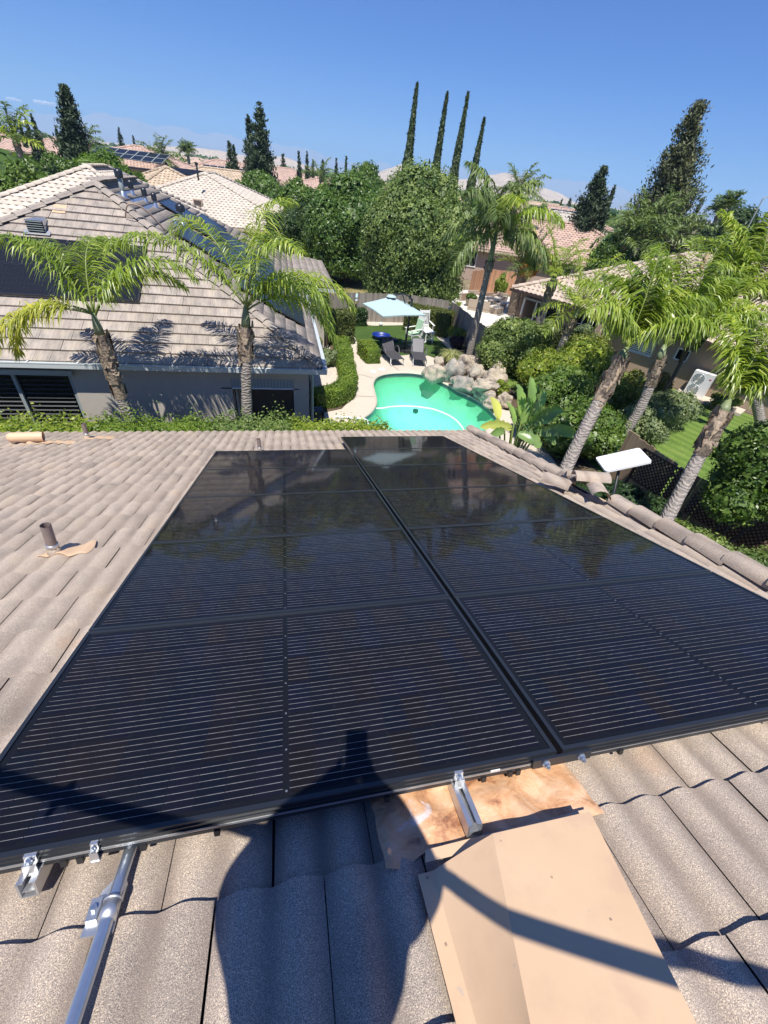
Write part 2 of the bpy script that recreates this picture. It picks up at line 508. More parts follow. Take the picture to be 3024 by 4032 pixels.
M['purple'] = m_leaf('dark purple leaves', (.03, .015, .02), (.05, .02, .03), (.07, .03, .03), .1)

def m_wood(name, c, along=(1, 1, .15), var=.2):
    n = NM(name)
    r = n.rnd()
    a = n.mix(r, sc(c, 1 - var), sc(c, 1 + var))
    f = n.noise(1, 4, n.coord('Object', tuple(30 * k for k in along)))
    a = n.mix(1.0, a, n.ramp(f, [(.3, (.75, .75, .76)), (.7, (1.15, 1.13, 1.1))]), 'MULTIPLY')
    n.col(a); n.set(.85, 0, .2)
    return n.m
M['fencegrey'] = m_wood('weathered grey fence', (.30, .27, .23))
M['fencetan'] = m_wood('tan fence boards', (.42, .31, .20))
M['fencered'] = m_wood('new cedar fence', (.48, .27, .16))
M['redrail'] = m_wood('red brown rail', (.25, .09, .06))
M['lattice'] = m_wood('dark brown lattice', (.10, .06, .045))
def m_rock():
    n = NM('pool boulder stone'); v = n.coord('Object')
    r = n.node('ShaderNodeObjectInfo').outputs['Random']
    a = n.ramp(r, [(0, (.33, .31, .28)), (.4, (.43, .38, .30)), (.7, (.50, .43, .33)), (1, (.41, .34, .26))])
    a = n.mix(n.ramp(n.noise(1.6, 6, v, .7, dist=1.5), [(.46, 0), (.60, .75)]), a, (.17, .155, .14))
    a = n.mix(n.ramp(n.noise(4.5, 5, v, .65, dist=1), [(.56, 0), (.66, .8)]), a, (.58, .46, .34))
    n.col(a); n.set(.85, 0, .3); n.bump(n.noise(3.2, 8, v, .7, dist=.5), 1.0, .10)
    return n.m
M['rock'] = m_rock()
# ------------------------------------------------------------------ solar materials
def m_cell(off=0):
    n = NM('dark solar cell')
    v = n.coord('Object')
    sx = n.node('ShaderNodeSeparateXYZ'); n.l(v, sx.inputs[0])
    x, y = sx.outputs[0], sx.outputs[1]
    r = n.rnd()
    base = n.ramp(r, [(0, (.006, .008, .016)), (.35, (.008, .009, .014)), (.6, (.010, .009, .011)), (.85, (.007, .009, .021)), (1, (.012, .010, .012))])
    # six busbars run along x in each cell
    if off: y = n.math('ADD', n.math('MODULO', n.math('ADD', y, -.034), .161167), -.0805833)
    fy = n.math('FRACT', n.math('ADD', n.math('DIVIDE', y, .02520), 8))
    d = n.math('ABSOLUTE', n.math('SUBTRACT', fy, .5))
    line = n.math('LESS_THAN', d, .022)
    glint_dash = n.ramp(n.noise(1, 2, n.coord('Object', (26, 600, 1))), [(.34, .25), (.6, 1)])
    # metallic glint of the busbars painted into their colour as uneven bright dashes
    n.col(n.mix(line, base, n.mix(glint_dash, (.22, .22, .22), (.85, .82, .76))))
    n.l(n.math('MULTIPLY_ADD', line, -.12, .45), n.p.inputs['Roughness'])
    n.l(n.math('MULTIPLY', line, .55), n.p.inputs['Metallic'])
    n.p.inputs['Specular IOR Level'].default_value = .08
    return n.m
M['cell'] = m_cell()
M['cells'] = m_cell(1)
M['backsheet'] = m_plain('black backsheet', (.008, .009, .012), .5, spec=.2)
M['pvglass'] = m_glass('panel glass', rough=.05, ior=1.27)
def m_pvfar(name='far solar panel'):
    n = NM(name); n.col((.014, .016, .022)); n.set(.22, 0, .22); return n.m
M['pvfar'] = m_pvfar()
M['window'] = m_plain('window glass', (.010, .012, .014), .04, spec=.6)

# ------------------------------------------------------------------ roof tiling
def prof_wave2(x, w):
    return .023 * (.5 - .5 * math.cos(4 * math.pi * x / w)) ** .8
def prof_flat(x, w): return 0.0
def prof_s(x, w):
    return .034 * (.5 - .5 * math.cos(2 * math.pi * x / w)) ** .8
def tile_proto(w, c, prof, nseg, thick, lap, gap=.004):
    """local: x across, y upslope from the butt, z up. top sheet and butt face"""
    vs = []; fs = []
    for i in range(nseg + 1):
        x = gap / 2 + (w - gap) * i / nseg
        h = prof(w * i / nseg, w)
        vs += [(x, 0, h + thick * .12), (x, 0, h + thick), (x, c + lap, h + thick * .12)]
    for i in range(nseg):
        a = i * 3; b = a + 3
        fs += [(a, b, b + 1, a + 1), (a + 1, b + 1, b + 2, a + 2)]
    return np.array(vs, dtype=float), fs
def poly_interval(poly, t):
    xs = []
    n = len(poly)
    for i in range(n):
        (s0, t0), (s1, t1) = poly[i], poly[(i + 1) % n]
        if (t0 - t) * (t1 - t) < 0: xs.append(s0 + (s1 - s0) * (t - t0) / (t1 - t0))
    return (min(xs), max(xs)) if len(xs) >= 2 else None
def tile_face(parent, poly3, w, c, prof, nseg, mat, thick=.045, lap=.05, phase=0, nparts=0, visible=None, name='roof_tile', under=None, stuffname='tile_field', nosub=False, jitter=0):
    """poly3: planar convex polygon, first edge = eave. Tiles whole ones near as parts, the rest joined."""
    P = [Vector(p) for p in poly3]
    e = (P[1] - P[0]).normalized()
    c0 = sum(P, Vector()) / len(P)
    nrm = e.cross(c0 - P[0]).normalized()
    if nrm.z < 0:
        P[0], P[1] = P[1], P[0]
        P = [P[0], P[1]] + P[2:][::-1]
        e = -e; nrm = -nrm
    t = nrm.cross(e).normalized()
    if (c0 - P[0]).dot(t) < 0: t = -t
    O = P[0]
    poly = [((p - O).dot(e), (p - O).dot(t)) for p in P]
    T = max(q[1] for q in poly)
    frame = Matrix(((e.x, t.x, nrm.x, O.x), (e.y, t.y, nrm.y, O.y), (e.z, t.z, nrm.z, O.z), (0, 0, 0, 1)))
    if not nosub:
        mb = MB(); mb.add([p - nrm * .015 for p in P], [tuple(range(len(P)))])
        mb.build('roof_deck', under or M['deck'], parent)
    pv, pf = tile_proto(w, c, prof, nseg, thick, lap)
    full = []; cut = []
    nc = int(math.ceil(T / c))
    rnd = random.Random(5)
    for j in range(nc):
        iv = poly_interval(poly, min(j * c + c * .5, T - 1e-3))
        if not iv: continue
        a, b = iv
        ph = (phase + (w / 2 if j % 2 else 0))
        k0 = math.floor((a - ph) / w)
        x = ph + k0 * w
        while x < b - .01:
            lo, hi = max(x, a), min(x + w, b)
            if hi - lo > .02:
                if hi - lo > w - .001: full.append((x, j * c))
                else: cut.append((x, j * c, lo, hi))
            x += w
    parts = []
    if nparts:
        sc_ = []
        for q in full:
            wp = frame @ V(q[0] + w / 2, q[1] + c / 2, 0)
            if visible and not visible(wp): sc_.append((1e6 + (wp - CAMP).length, q))
            else: sc_.append(((wp - CAMP).length, q))
        sc_.sort(key=lambda z: z[0])
        parts = [q for d, q in sc_[:nparts] if d < 1e6]
        ps = set(parts)
        full = [q for q in full if q not in ps]
    me = bpy.data.meshes.new(name); me.from_pydata(pv.tolist(), [], pf)
    me.shade_smooth() if nseg > 2 else None
    try: me.set_sharp_from_angle(angle=math.radians(50))
    except Exception: pass
    me.materials.append(mat)
    inv = wm(parent).inverted() if parent else Matrix()
    for (x, y) in parts:
        m = frame @ Matrix.Translation((x + rnd.uniform(-1, 1) * jitter, y + rnd.uniform(-1, 1) * jitter, rnd.uniform(0, 1) * jitter * .6)) @ Matrix.Rotation(rnd.uniform(-1, 1) * jitter * 1.2, 4, 'Z')
        o = bpy.data.objects.new(name, me); COL.objects.link(o)
        o.parent = parent; o.matrix_local = inv @ m
    nv = len(pv); allv = []; allf = []
    pfa = np.array(pf)
    k = 0
    R = np.array(frame.to_3x3()); Ov = np.array(frame.translation)
    for q in full:
        vv = pv + np.array([q[0], q[1], rnd.uniform(0, .004)])
        allv.append(vv @ R.T + Ov); allf.append(pfa + k * nv); k += 1
    for (x, y, lo, hi) in cut:
        vv = pv + np.array([x, y, 0]); vv[:, 0] = np.clip(vv[:, 0], lo, hi)
        allv.append(vv @ R.T + Ov); allf.append(pfa + k * nv); k += 1
    if allv:
        me2 = npmesh_idx(stuffname, np.concatenate(allv), np.concatenate(allf), False)
        if nseg > 2:
            me2.shade_smooth()
            try: me2.set_sharp_from_angle(angle=math.radians(50))
            except Exception: pass
        link(me2, stuffname, mat, parent, kind='stuff')
    return frame
def cap_mesh(r, L, n=6, lift=.03, h=None):
    h = h or r
    vs = []; fs = []
    for i in range(n + 1):
        a = math.pi * i / n
        x = -r * math.cos(a); z = h * math.sin(a)
        vs += [(x, 0, z + lift), (x, L * 1.06, z), (x, 0, z + lift - .02)]
    for i in range(n):
        a = i * 3; b = a + 3
        fs += [(a, b, b + 1, a + 1), (a + 2, b + 2, b, a)]
    return vs, fs
def caps(parent, p0, p1, r, L, mat, n=6, up=V(0, 0, 1), name='ridge_tile', join=False, lift=.03, h=None, off=0):
    """cap tiles from p0 (low end) to p1"""
    p0 = Vector(p0); p1 = Vector(p1)
    d = (p1 - p0); tot = d.length; d.normalize()
    x = d.cross(up).normalized(); z = x.cross(d)
    vs, fs = cap_mesh(r, L, n, lift, h)
    cnt = max(1, int(tot / L))
    Ls = tot / cnt
    inv = wm(parent).inverted()
    mb = MB()
    me = None
    for i in range(cnt):
        o = p0 + d * (i * Ls) + z * off
        m = Matrix(((x.x, d.x, z.x, o.x), (x.y, d.y, z.y, o.y), (x.z, d.z, z.z, o.z), (0, 0, 0, 1)))
        if join: mb.add([m @ Vector(v) for v in vs], fs)
        else:
            if me is None:
                me = bpy.data.meshes.new(name); me.from_pydata(vs, [], fs); me.shade_smooth(); me.materials.append(mat)
                try: me.set_sharp_from_angle(angle=math.radians(50))
                except Exception: pass
            ob = bpy.data.objects.new(name, me); COL.objects.link(ob); ob.parent = parent; ob.matrix_local = inv @ m
    if join: mb.build(name, mat, parent, True)

# ------------------------------------------------------------------ foliage generators
def leaf_quads(P, Nrm, size, rng, wid=.5, along=None):
    """kite leaf quads at points P with normal Nrm"""
    n = len(P)
    r = rng.normal(size=(n, 3))
    if along is not None: r = along + r * .35
    a = r - Nrm * (r * Nrm).sum(1, keepdims=True)
    a /= np.linalg.norm(a, axis=1, keepdims=True) + 1e-9
    b = np.cross(Nrm, a)
    s = (size * rng.uniform(.65, 1.3, n))[:, None]
    q = np.stack([P - a * s * .5, P + b * s * wid * .5 - a * s * .05, P + a * s * .5, P - b * s * wid * .5 - a * s * .05], 1)
    return q.reshape(-1, 3)
def lobes_auto(c, r, n, rng, k=(.32, .5)):
    L = [(np.array(c, float), np.array(r, float) * .8)]
    for i in range(n):
        d = rng.normal(size=3); d /= np.linalg.norm(d)
        if d[2] < -.75: d[2] *= -.5
        q = rng.uniform(*k)
        L.append((np.array(c) + d * np.array(r) * (1 - q * .7), np.array(r) * q * rng.uniform(.8, 1.15, 3)))
    return L
def crown_np(lobes, n, size, rng, inner=.14, wid=.5):
    vol = np.array([l[1][0] * l[1][2] + l[1][0] * l[1][1] for l in lobes])
    cnt = np.maximum(3, (n * vol / vol.sum()).astype(int))
    out = []
    for (c, r), k in zip(lobes, cnt):
        d = rng.normal(size=(k, 3)); d /= np.linalg.norm(d, axis=1, keepdims=True)
        rad = 1 - np.abs(rng.normal(0, .13, k)) + rng.uniform(-.02, .06, k)
        P = c + d * r * rad[:, None]
        N = d * .9 + rng.normal(size=(k, 3)) * .55 + np.array([0, 0, .25]); N /= np.linalg.norm(N, axis=1, keepdims=True)
        out.append(leaf_quads(P, N, size, rng, wid))
        ki = int(k * inner * 1.9) + 2
        d = rng.normal(size=(ki, 3)); d /= np.linalg.norm(d, axis=1, keepdims=True)
        P = c + d * r * (rng.uniform(.55, .82, ki))[:, None]
        N = d + rng.normal(size=(ki, 3)) * .3; N /= np.linalg.norm(N, axis=1, keepdims=True)
        out.append(leaf_quads(P, N, size * 2.5, rng, .9))
    return np.concatenate(out)
def tree(x, ytop, wpx, dist, zlow, mat, label, n=4000, size=.15, lobes=14, seed=1, name='tree', cat='tree', group=None, base=None, flat=1.0, skirt=False):
    """crown top at pixel column x, row ytop; width wpx pixels at horizontal distance dist; crown bottom zlow"""
    T = hd(x, ytop, dist)
    k = (hd(x + wpx / 2, ytop, dist) - hd(x - wpx / 2, ytop, dist)).length
    rng = np.random.default_rng(seed)
    zt = T.z; rz = (zt - zlow) / 2; rx = k / 2
    c = (T.x, T.y, zlow + rz)
    t = thing(name, label, cat, (T.x, T.y, 0), 0, group)
    L = lobes_auto(c, (rx, rx * flat, rz), lobes, rng)
    if skirt:
        for i in range(9):
            a = i * .698 + seed
            L.append((np.array([T.x + math.cos(a) * rx * .62, T.y + math.sin(a) * rx * .62, zlow + rz * rng.uniform(.28, .45)]), np.array([rx * .42, rx * .42, rz * rng.uniform(.3, .42)])))
    v = crown_np(L, n, size, rng)
    link(npmesh('crown', v, 4), 'crown', mat, t)
    mb = MB(); mb.tube([(T.x, T.y, -.05), (T.x + .1, T.y, zlow * .6), (T.x, T.y, zlow + rz)], [max(.1, rx * .09), max(.08, rx * .07), rx * .03], 7)
    for i in range(4):
        a = i * 1.6 + seed
        mb.tube([(T.x, T.y, zlow * .7 + .3), (T.x + math.cos(a) * rx * .5, T.y + math.sin(a) * rx * .5, zlow + rz)], [max(.05, rx * .045), .03], 5)
    mb.build('trunk', M['bark'], t, True)
    return t
def conifer(x, ytop, wpx, dist, mat, label, n=2500, size=.3, seed=1, zlow=.8, lean=(0, 0), name='conifer_tree', group=None, gaps=.25, power=.8, cat='tree', tiers=26):
    T = hd(x, ytop, dist)
    k = (hd(x + wpx / 2, ytop, dist) - hd(x - wpx / 2, ytop, dist)).length
    rng = np.random.default_rng(seed)
    Hh = T.z; R_ = k / 2
    bx, by = T.x - lean[0], T.y - lean[1]
    t = thing(name, label, cat, (bx, by, 0), 0, group)
    out = []
    nb = int(tiers * 16)
    per = max(6, n // nb)
    for b in range(nb):
        f = 1 - math.sqrt(rng.uniform(0, 1)) if b % 3 else rng.uniform(0, 1)
        z = zlow + (Hh - zlow) * f
        rr = R_ * ((1 - f) ** power * rng.uniform(.7, 1.12) + .04)
        if f < .08: rr *= .8
        a = rng.uniform(0, 2 * math.pi)
        if noise.noise(V(math.cos(a) * 1.3, math.sin(a) * 1.3, z * .55 + seed)) > .12: rr *= .62
        s = rng.uniform(.05, 1.05, per)[:, None] ** .5
        d = np.array([math.cos(a), math.sin(a), 0])
        lf = f ** 1.3
        ox = np.array([bx + lean[0] * lf, by + lean[1] * lf, z])
        P = ox + d * rr * s + np.array([0, 0, 1]) * rr * .45 * s * s
        k_ = (.10 + .22 * (1 - f)) * R_
        P = P + rng.normal(size=(per, 3)) * np.array([.5, .5, .42]) * k_
        P[:, 2] = np.minimum(P[:, 2], Hh)
        N = d * .3 + rng.normal(size=(per, 3)) * .6 + np.array([0, 0, .4]); N /= np.linalg.norm(N, axis=1, keepdims=True)
        al = np.tile(d * .7 + np.array([.25 * (lean[0] > 1), 0, .9]), (per, 1))
        out.append(leaf_quads(P, N, size * (1 - f * .35), rng, .38, al))
    link(npmesh('crown', np.concatenate(out), 4), 'crown', mat, t)
    mb = MB(); mb.tube([(bx, by, 0), (bx + lean[0] * .4, by + lean[1] * .4, Hh * .5), (bx + lean[0] * .95, by + lean[1] * .95, Hh * .95)], [max(.12, R_ * .12), max(.07, R_ * .07), .02], 6)
    mb.build('trunk', M['bark'], t, True)
    return t
def cypress(x, ytop, wpx, dist, label, seed, zb=.5, n=3500, top=None, group='tall Italian cypresses in a row', size=.16):
    T = hd(x, ytop, dist)
    k = (hd(x + wpx / 2, ytop, dist) - hd(x - wpx / 2, ytop, dist)).length
    rng = np.random.default_rng(seed)
    bx, by = T.x + (top or 0), T.y
    t = thing('cypress_tree', label, 'tree', (bx, by, 0), 0, group)
    f = rng.uniform(0, 1, n); Hh = T.z
    z = zb + (Hh - zb) * f
    rr = k / 2 * np.minimum(1, (1 - f) * 1.5) ** 1.0 * np.minimum(1, .65 + f * 1.5) * (1 - np.abs(rng.normal(0, .18, n))) + .02
    rr *= 1 + .22 * np.sin(z * 2.3 + seed + 2 * np.sin(z * .9)) * rng.uniform(0, 1, n)
    a = rng.uniform(0, 2 * math.pi, n)
    dx = (T.x - bx) * f
    P = np.stack([bx + dx + rr * np.cos(a), by + rr * np.sin(a), z], 1)
    N = np.stack([np.cos(a), np.sin(a), np.full(n, .25)], 1) + rng.normal(size=(n, 3)) * .35; N /= np.linalg.norm(N, axis=1, keepdims=True)
    al = np.stack([np.cos(a) * .25, np.sin(a) * .25, np.ones(n)], 1)
    v = leaf_quads(P, N, size * 2.2, rng, .28, al)
    link(npmesh('crown', v, 4), 'crown', M['leaf_cypress'], t)
    MB().tube([(bx, by, 0), (T.x, by, Hh * .93)], [.16, .03], 6).build('trunk', M['bark'], t)
def shrub(c, r, mat, label, n=2500, size=.07, lobes=10, seed=1, name='shrub', cat='shrub', group=None, wid=.5):
    rng = np.random.default_rng(seed)
    c = Vector(c)
    t = thing(name, label, cat, (c.x, c.y, 0), 0, group)
    L = lobes_auto(tuple(c), r, lobes, rng)
    link(npmesh('foliage', crown_np(L, n, size, rng, wid=wid), 4), 'foliage', mat, t)
    mb = MB()
    for i in range(5):
        a = i * 1.256 + seed
        mb.tube([(c.x, c.y, 0), (c.x + math.cos(a) * r[0] * .4, c.y + math.sin(a) * r[1] * .4, c.z)], [.03, .015], 5)
    mb.build('stem', M['bark'], t)
    return t
def hedge(path, wd, h, mat, label, n=6000, size=.045, seed=1, z0=0, group=None, rough=.03, name='hedge', cat='hedge'):
    """clipped hedge along a ground polyline"""
    rng = np.random.default_rng(seed)
    P = [Vector((p[0], p[1], 0)) for p in path]
    t = thing(name, label, cat, P[0], 0, group)
    L = []; R_ = []
    for i, p in enumerate(P):
        d = (P[min(i + 1, len(P) - 1)] - P[max(0, i - 1)]).normalized()
        q = V(-d.y, d.x, 0)
        L.append(p + q * wd / 2); R_.append(p - q * wd / 2)
    k = .93
    mb = MB()
    vs = []
    for i in range(len(P)):
        a = P[i] + (L[i] - P[i]) * k; b = P[i] + (R_[i] - P[i]) * k
        vs += [(a.x, a.y, z0), (a.x, a.y, h * .97), (b.x, b.y, h * .97), (b.x, b.y, z0)]
    fs = []
    for i in range(len(P) - 1):
        a = i * 4
        for j in range(3): fs.append((a + j, a + j + 1, a + j + 5, a + j + 4))
    fs += [(0, 1, 2, 3), tuple(len(vs) - 4 + j for j in (3, 2, 1, 0))]
    mb.add(vs, fs)
    quads = []
    for i in range(len(P) - 1):
        quads.append((L[i], L[i + 1], z0, h)); quads.append((R_[i + 1], R_[i], z0, h))
        quads.append((L[i], L[i + 1], R_[i + 1], R_[i], 'top'))
    quads.append((R_[0], L[0], z0, h)); quads.append((L[-1], R_[-1], z0, h))
    areas = []
    for q in quads:
        if len(q) == 5: areas.append((q[1] - q[0]).length * wd)
        else: areas.append((q[1] - q[0]).length * (h - z0))
    A = sum(areas)
    pts = []; nor = []
    for q, ar in zip(quads, areas):
        k_ = int(n * ar / A) + 1
        u = rng.uniform(0, 1, k_)[:, None]; v = rng.uniform(0, 1, k_)[:, None]
        if len(q) == 5:
            a, b, c, d = [np.array(z_) for z_ in q[:4]]
            p = (a * (1 - u) + b * u) * (1 - v) + (d * (1 - u) + c * u) * v; p[:, 2] = h; nn = np.tile([0, 0, 1.], (k_, 1))
        else:
            a, b = np.array(q[0]), np.array(q[1])
            p = a * (1 - u) + b * u; p[:, 2] = (q[2] + (q[3] - q[2]) * v)[:, 0]
            d = b - a; m_ = np.array([-d[1], d[0], 0]); m_ = m_ / (np.linalg.norm(m_) + 1e-9)
            cc = np.array(P[min(len(P) - 1, 0)])
            nn = np.tile(m_, (k_, 1))
        pts.append(p); nor.append(nn)
    pts = np.concatenate(pts); nor = np.concatenate(nor)
    pts = pts + nor * rng.normal(0, rough, (len(pts), 1)) + rng.normal(0, rough * .6, pts.shape)
    lum = np.array([noise.noise(Vector(p) * 2.2) for p in pts])
    pts = pts + nor * (lum * rough * 2.4)[:, None]
    N = nor + rng.normal(size=pts.shape) * .6; N /= np.linalg.norm(N, axis=1, keepdims=True)
    mb.build('inner_branches', mat, t)
    link(npmesh('foliage', leaf_quads(pts, N, size, rng, .6), 4), 'foliage', mat, t)
    return t
def frond_mesh(o, az, el, L, droop, rng, wind, leafL=.5, wid=.028, nl=46, hang=1.0, stiff=0.0):
    """o origin, az azimuth, el elevation; returns rachis pts and leaf quads"""
    d = V(math.cos(az) * math.cos(el), math.sin(az) * math.cos(el), math.sin(el))
    pts = [Vector(o)]
    ns = 12
    for i in range(ns):
        f = (i + 1) / ns
        d = (d + V(0, 0, -1) * droop * (.35 + f) * .115 * 12 / ns + wind * .07 * f).normalized()
        pts.append(pts[-1] + d * L / ns)
    quads = []
    bare = .16
    for k in range(nl):
        f = bare + (1 - bare) * (k + .5) / nl
        i = min(int(f * ns), ns - 1); u = f * ns - i
        p = pts[i].lerp(pts[i + 1], u)
        t = (pts[i + 1] - pts[i]).normalized()
        s = t.cross(V(0, 0, 1))
        if s.length < .05: s = V(-math.sin(az), math.cos(az), 0)
        s.normalize(); up = s.cross(t)
        ll = leafL * math.sin(math.pi * min(1, (.18 + f * .78))) ** .6 * rng.uniform(.8, 1.15)
        for side in (-1, 1):
            q = (s * side * rng.uniform(.6, 1.1) + t * rng.uniform(.25, .75) + up * rng.uniform(-.25, .75)).normalized()
            a = p.copy(); prev = None
            dirs = q.copy()
            seg = 3
            pl = []
            for m_ in range(seg + 1):
                pl.append(a.copy())
                a = a + dirs * ll / seg
                dirs = (dirs + V(0, 0, -1) * .52 * hang * (1 - stiff) + wind * .14).normalized()
            w0 = wid * rng.uniform(.8, 1.2)
            wv = q.cross(V(0, 0, 1)) + V(rng.uniform(-.4, .4), rng.uniform(-.4, .4), rng.uniform(-.4, .4))
            wv = wv.normalized() if wv.length > .05 else V(1, 0, 0)
            ws = [w0 * .5, w0, w0 * .8, .002]
            for m_ in range(seg):
                quads += [pl[m_] - wv * ws[m_] / 2, pl[m_] + wv * ws[m_] / 2, pl[m_ + 1] + wv * ws[m_ + 1] / 2, pl[m_ + 1] - wv * ws[m_ + 1] / 2]
    return pts, quads
def palm(base, top, label, mats=('frond',), nf=14, L=2.6, seed=1, wind=V(.7, -.1, 0), r=.15, boots=.9, group='queen palms', droop=1.0, leafL=.5, wid=.03, nl=46, bend=.15, shaft=.55, els=None, hang=1.0, name='queen_palm', trunkmat='palmtrunk', azs=None, stiff=0):
    rng = random.Random(seed)
    base = Vector(base); top = Vector(top)
    t = thing(name, label, 'palm tree', base, 0, group)
    mid = (base + top) / 2 + V(rng.uniform(-1, 1), rng.uniform(-1, 1), 0) * bend
    pts = spline([base, mid, top], 9)
    tot = (top - base).length
    nb = max(1, int(len(pts) * (1 - boots / max(tot, .1))))
    nb = min(nb, len(pts) - 2)
    rr = []
    for i in range(len(pts)):
        f = i / (len(pts) - 1)
        rr.append(r * (1.12 - .22 * f) * (1 + .04 * math.sin(i * 2.1)))
    # ring-ridged trunk
    pp = []; rp = []
    for i in range(nb):
        for k in range(4):
            u = k / 4
            pp.append(pts[i].lerp(pts[i + 1], u)); rp.append((rr[i] * (1 - u) + rr[i + 1] * u) * (1.02 if k % 2 else .985))
    pp.append(pts[nb]); rp.append(rr[nb])
    MB().tube(pp, rp, 12).build('trunk', M[trunkmat], t, True)
    if boots > 0:
        mb = MB()
        bp = pts[nb:]
        mb.tube(bp, [q * 1.12 for q in rr[nb:]], 10)
        for i in range(int(46 * boots)):
            f = rng.uniform(0, 1)
            j = f * (len(bp) - 1); a_ = bp[int(j)].lerp(bp[min(int(j) + 1, len(bp) - 1)], j - int(j))
            a = rng.uniform(0, 2 * math.pi)
            dn = V(math.cos(a), math.sin(a), 0)
            side = V(-math.sin(a), math.cos(a), 0)
            w_ = rng.uniform(.04, .10); hh = rng.uniform(.12, .26)
            p = a_ + dn * r * 1.08
            q = p + dn * rng.uniform(.01, .045) + V(0, 0, hh * rng.choice((1, 1, -.5)))
            mb.add([p - side * w_, p + side * w_, q + side * w_ * .4, q - side * w_ * .4], [(0, 1, 2, 3)])
            mb.add([p - side * w_ + dn * .02, p + side * w_ + dn * .02, q + side * w_ * .4 + dn * .015, q - side * w_ * .4 + dn * .015], [(3, 2, 1, 0)])
        mb.build('leaf_bases', M['palmboot'], t)
    d = (pts[-1] - pts[-2]).normalized()
    s1 = pts[-1] + d * shaft
    if shaft > 0:
        MB().tube([pts[-1], pts[-1] + d * shaft * .35, s1], [r * .85, r * .75, r * .3], 10).build('crownshaft', M['palmshaft'], t, True)
    for i in range(nf):
        az = azs[i % len(azs)] + rng.uniform(-.2, .2) if azs else i * 2.39996 + rng.uniform(-.25, .25)
        f = i / max(1, nf - 1)
        el = math.radians(els[i % len(els)]) if els else math.radians(78 - 62 * f + rng.uniform(-9, 9))
        Lf = L * rng.uniform(.85, 1.12)
        rp_, q = frond_mesh(s1 - d * shaft * .35 * f, az, el, Lf, droop * rng.uniform(.8, 1.2), rng, wind, leafL, wid, nl, hang, stiff)
        me = npmesh('frond', np.array([tuple(v) for v in q]), 4)
        me.transform(wm(t).inverted())
        mt = mats[i % len(mats)]
        fo = link(me, 'frond', M[mt], t, world=False)
        MB().tube(rp_, [.022 * (1 - .8 * k / 12) for k in range(len(rp_))], 4).build('leaf_stalk', M['rachis'], fo, True)
    return t

# ================================================================== THE SETTING
def pz(lst, z=0.0): return [z6(a, b, z) for a, b in lst]
pool_far = pz([(590, 1310), (575, 1230), (562, 1160), (585, 1110), (640, 1083), (720, 1071), (800, 1068), (870, 1070), (960, 1082), (1040, 1105), (1110, 1140), (1180, 1175), (1240, 1215), (1320, 1250), (1400, 1290), (1470, 1335), (1510, 1372)])
pool_near = [V(7.75, 13.25, 0), V(7.1, 12.75, 0), V(6.85, 12.2, 0), V(6.6, 11.2, 0), V(5.6, 10.2, 0), V(4.0, 10.0, 0), V(2.6, 10.6, 0)] + pz([(400, 1500), (470, 1445), (550, 1385)])
POOL = [V(p.x, p.y, 0) for p in spline(pool_far + pool_near, 4, True)]
DECK = [V(1.1, 9.9, 0), V(1.3, 13.7, 0), V(1.95, 14.0, 0), V(2.45, 14.9, 0), V(2.75, 16.2, 0), V(2.85, 18.0, 0), V(2.95, 21.0, 0), V(3.4, 22.5, 0)] + pz([(378, 720), (430, 830), (475, 900), (520, 1000), (610, 1000), (615, 925), (760, 935), (880, 925), (1010, 935), (1090, 965), (1130, 1000), (1250, 1130), (1420, 1250), (1540, 1340)]) + [V(8.9, 13.6, 0), V(8.6, 11.5, 0), V(8.4, 9.9, 0)]
TURF = pz([(380, 672), (560, 690), (830, 685), (905, 722), (1050, 750), (1150, 850), (1200, 900), (1130, 962), (1000, 932), (880, 925), (760, 935), (615, 925), (560, 990), (520, 990), (475, 900), (430, 830), (380, 720)])
BIG = [V(-60000, -3000, 0), V(60000, -3000, 0), V(60000, 60000, 0), V(-60000, 60000, 0)]
fill([V(-400, -100, 0), V(400, -100, 0), V(400, 500, 0), V(-400, 500, 0)], [POOL], -.02).build('ground', M['ground'], kind='structure')
fill(BIG, [[V(-400, -100, 0), V(400, -100, 0), V(400, 500, 0), V(-400, 500, 0)]], -.02).build('valley_floor', M['ground'], kind='structure')
fill(DECK, [POOL], .0).build('pool_deck', M['pooldeck'], kind='structure')
fill(TURF, [], .006).build('artificial_turf', M['turf'], kind='structure')
fill([V(.9, 8, 0), V(9.55, 8, 0), V(9.6, 25.8, 0), V(.9, 25.8, 0)], [[p for p in POOL]], -.012).build('garden_soil', M['soil'], kind='structure')
fill(pz([(340, 640), (860, 645), (905, 700), (1060, 735), (1210, 780), (1260, 900), (1205, 905), (1150, 850), (1050, 750), (905, 722), (830, 685), (560, 690), (380, 672)]), [], .004).build('gravel_bed', M['gravel'], kind='structure')
fill([V(1.0, 14.6, 0), V(1.9, 14.9, 0), V(2.2, 16.0, 0), V(2.2, 21, 0), V(1.0, 21, 0)], [], -.006).build('gravel_bed', M['gravel'], kind='structure')
fill([V(-14, 7.6, 0), V(1.1, 7.6, 0), V(1.1, 11.2, 0), V(-14, 11.2, 0)], [], -.006).build('side_yard', M['soil'], kind='structure')
fill([V(9.7, 5, 0), V(26, 5, 0), V(20.2, 13.9, 0), V(17.4, 18.5, 0), V(9.7, 20, 0)], [], -.008).build('lawn', M['lawn'], kind='structure')
fill([V(-2, 26.4, 0), V(14, 26.4, 0), V(12, 60, 0), V(-4, 60, 0)], [], -.008).build('dry_lawn', M['drylawn'], kind='structure')
fill([V(9.75, 20.5, 0), V(17, 20.5, 0), V(19.6, 33, 0), V(18, 37, 0), V(9.9, 37, 0)], [], -.004).build('patio_slab', M['whitepatio'], kind='structure')
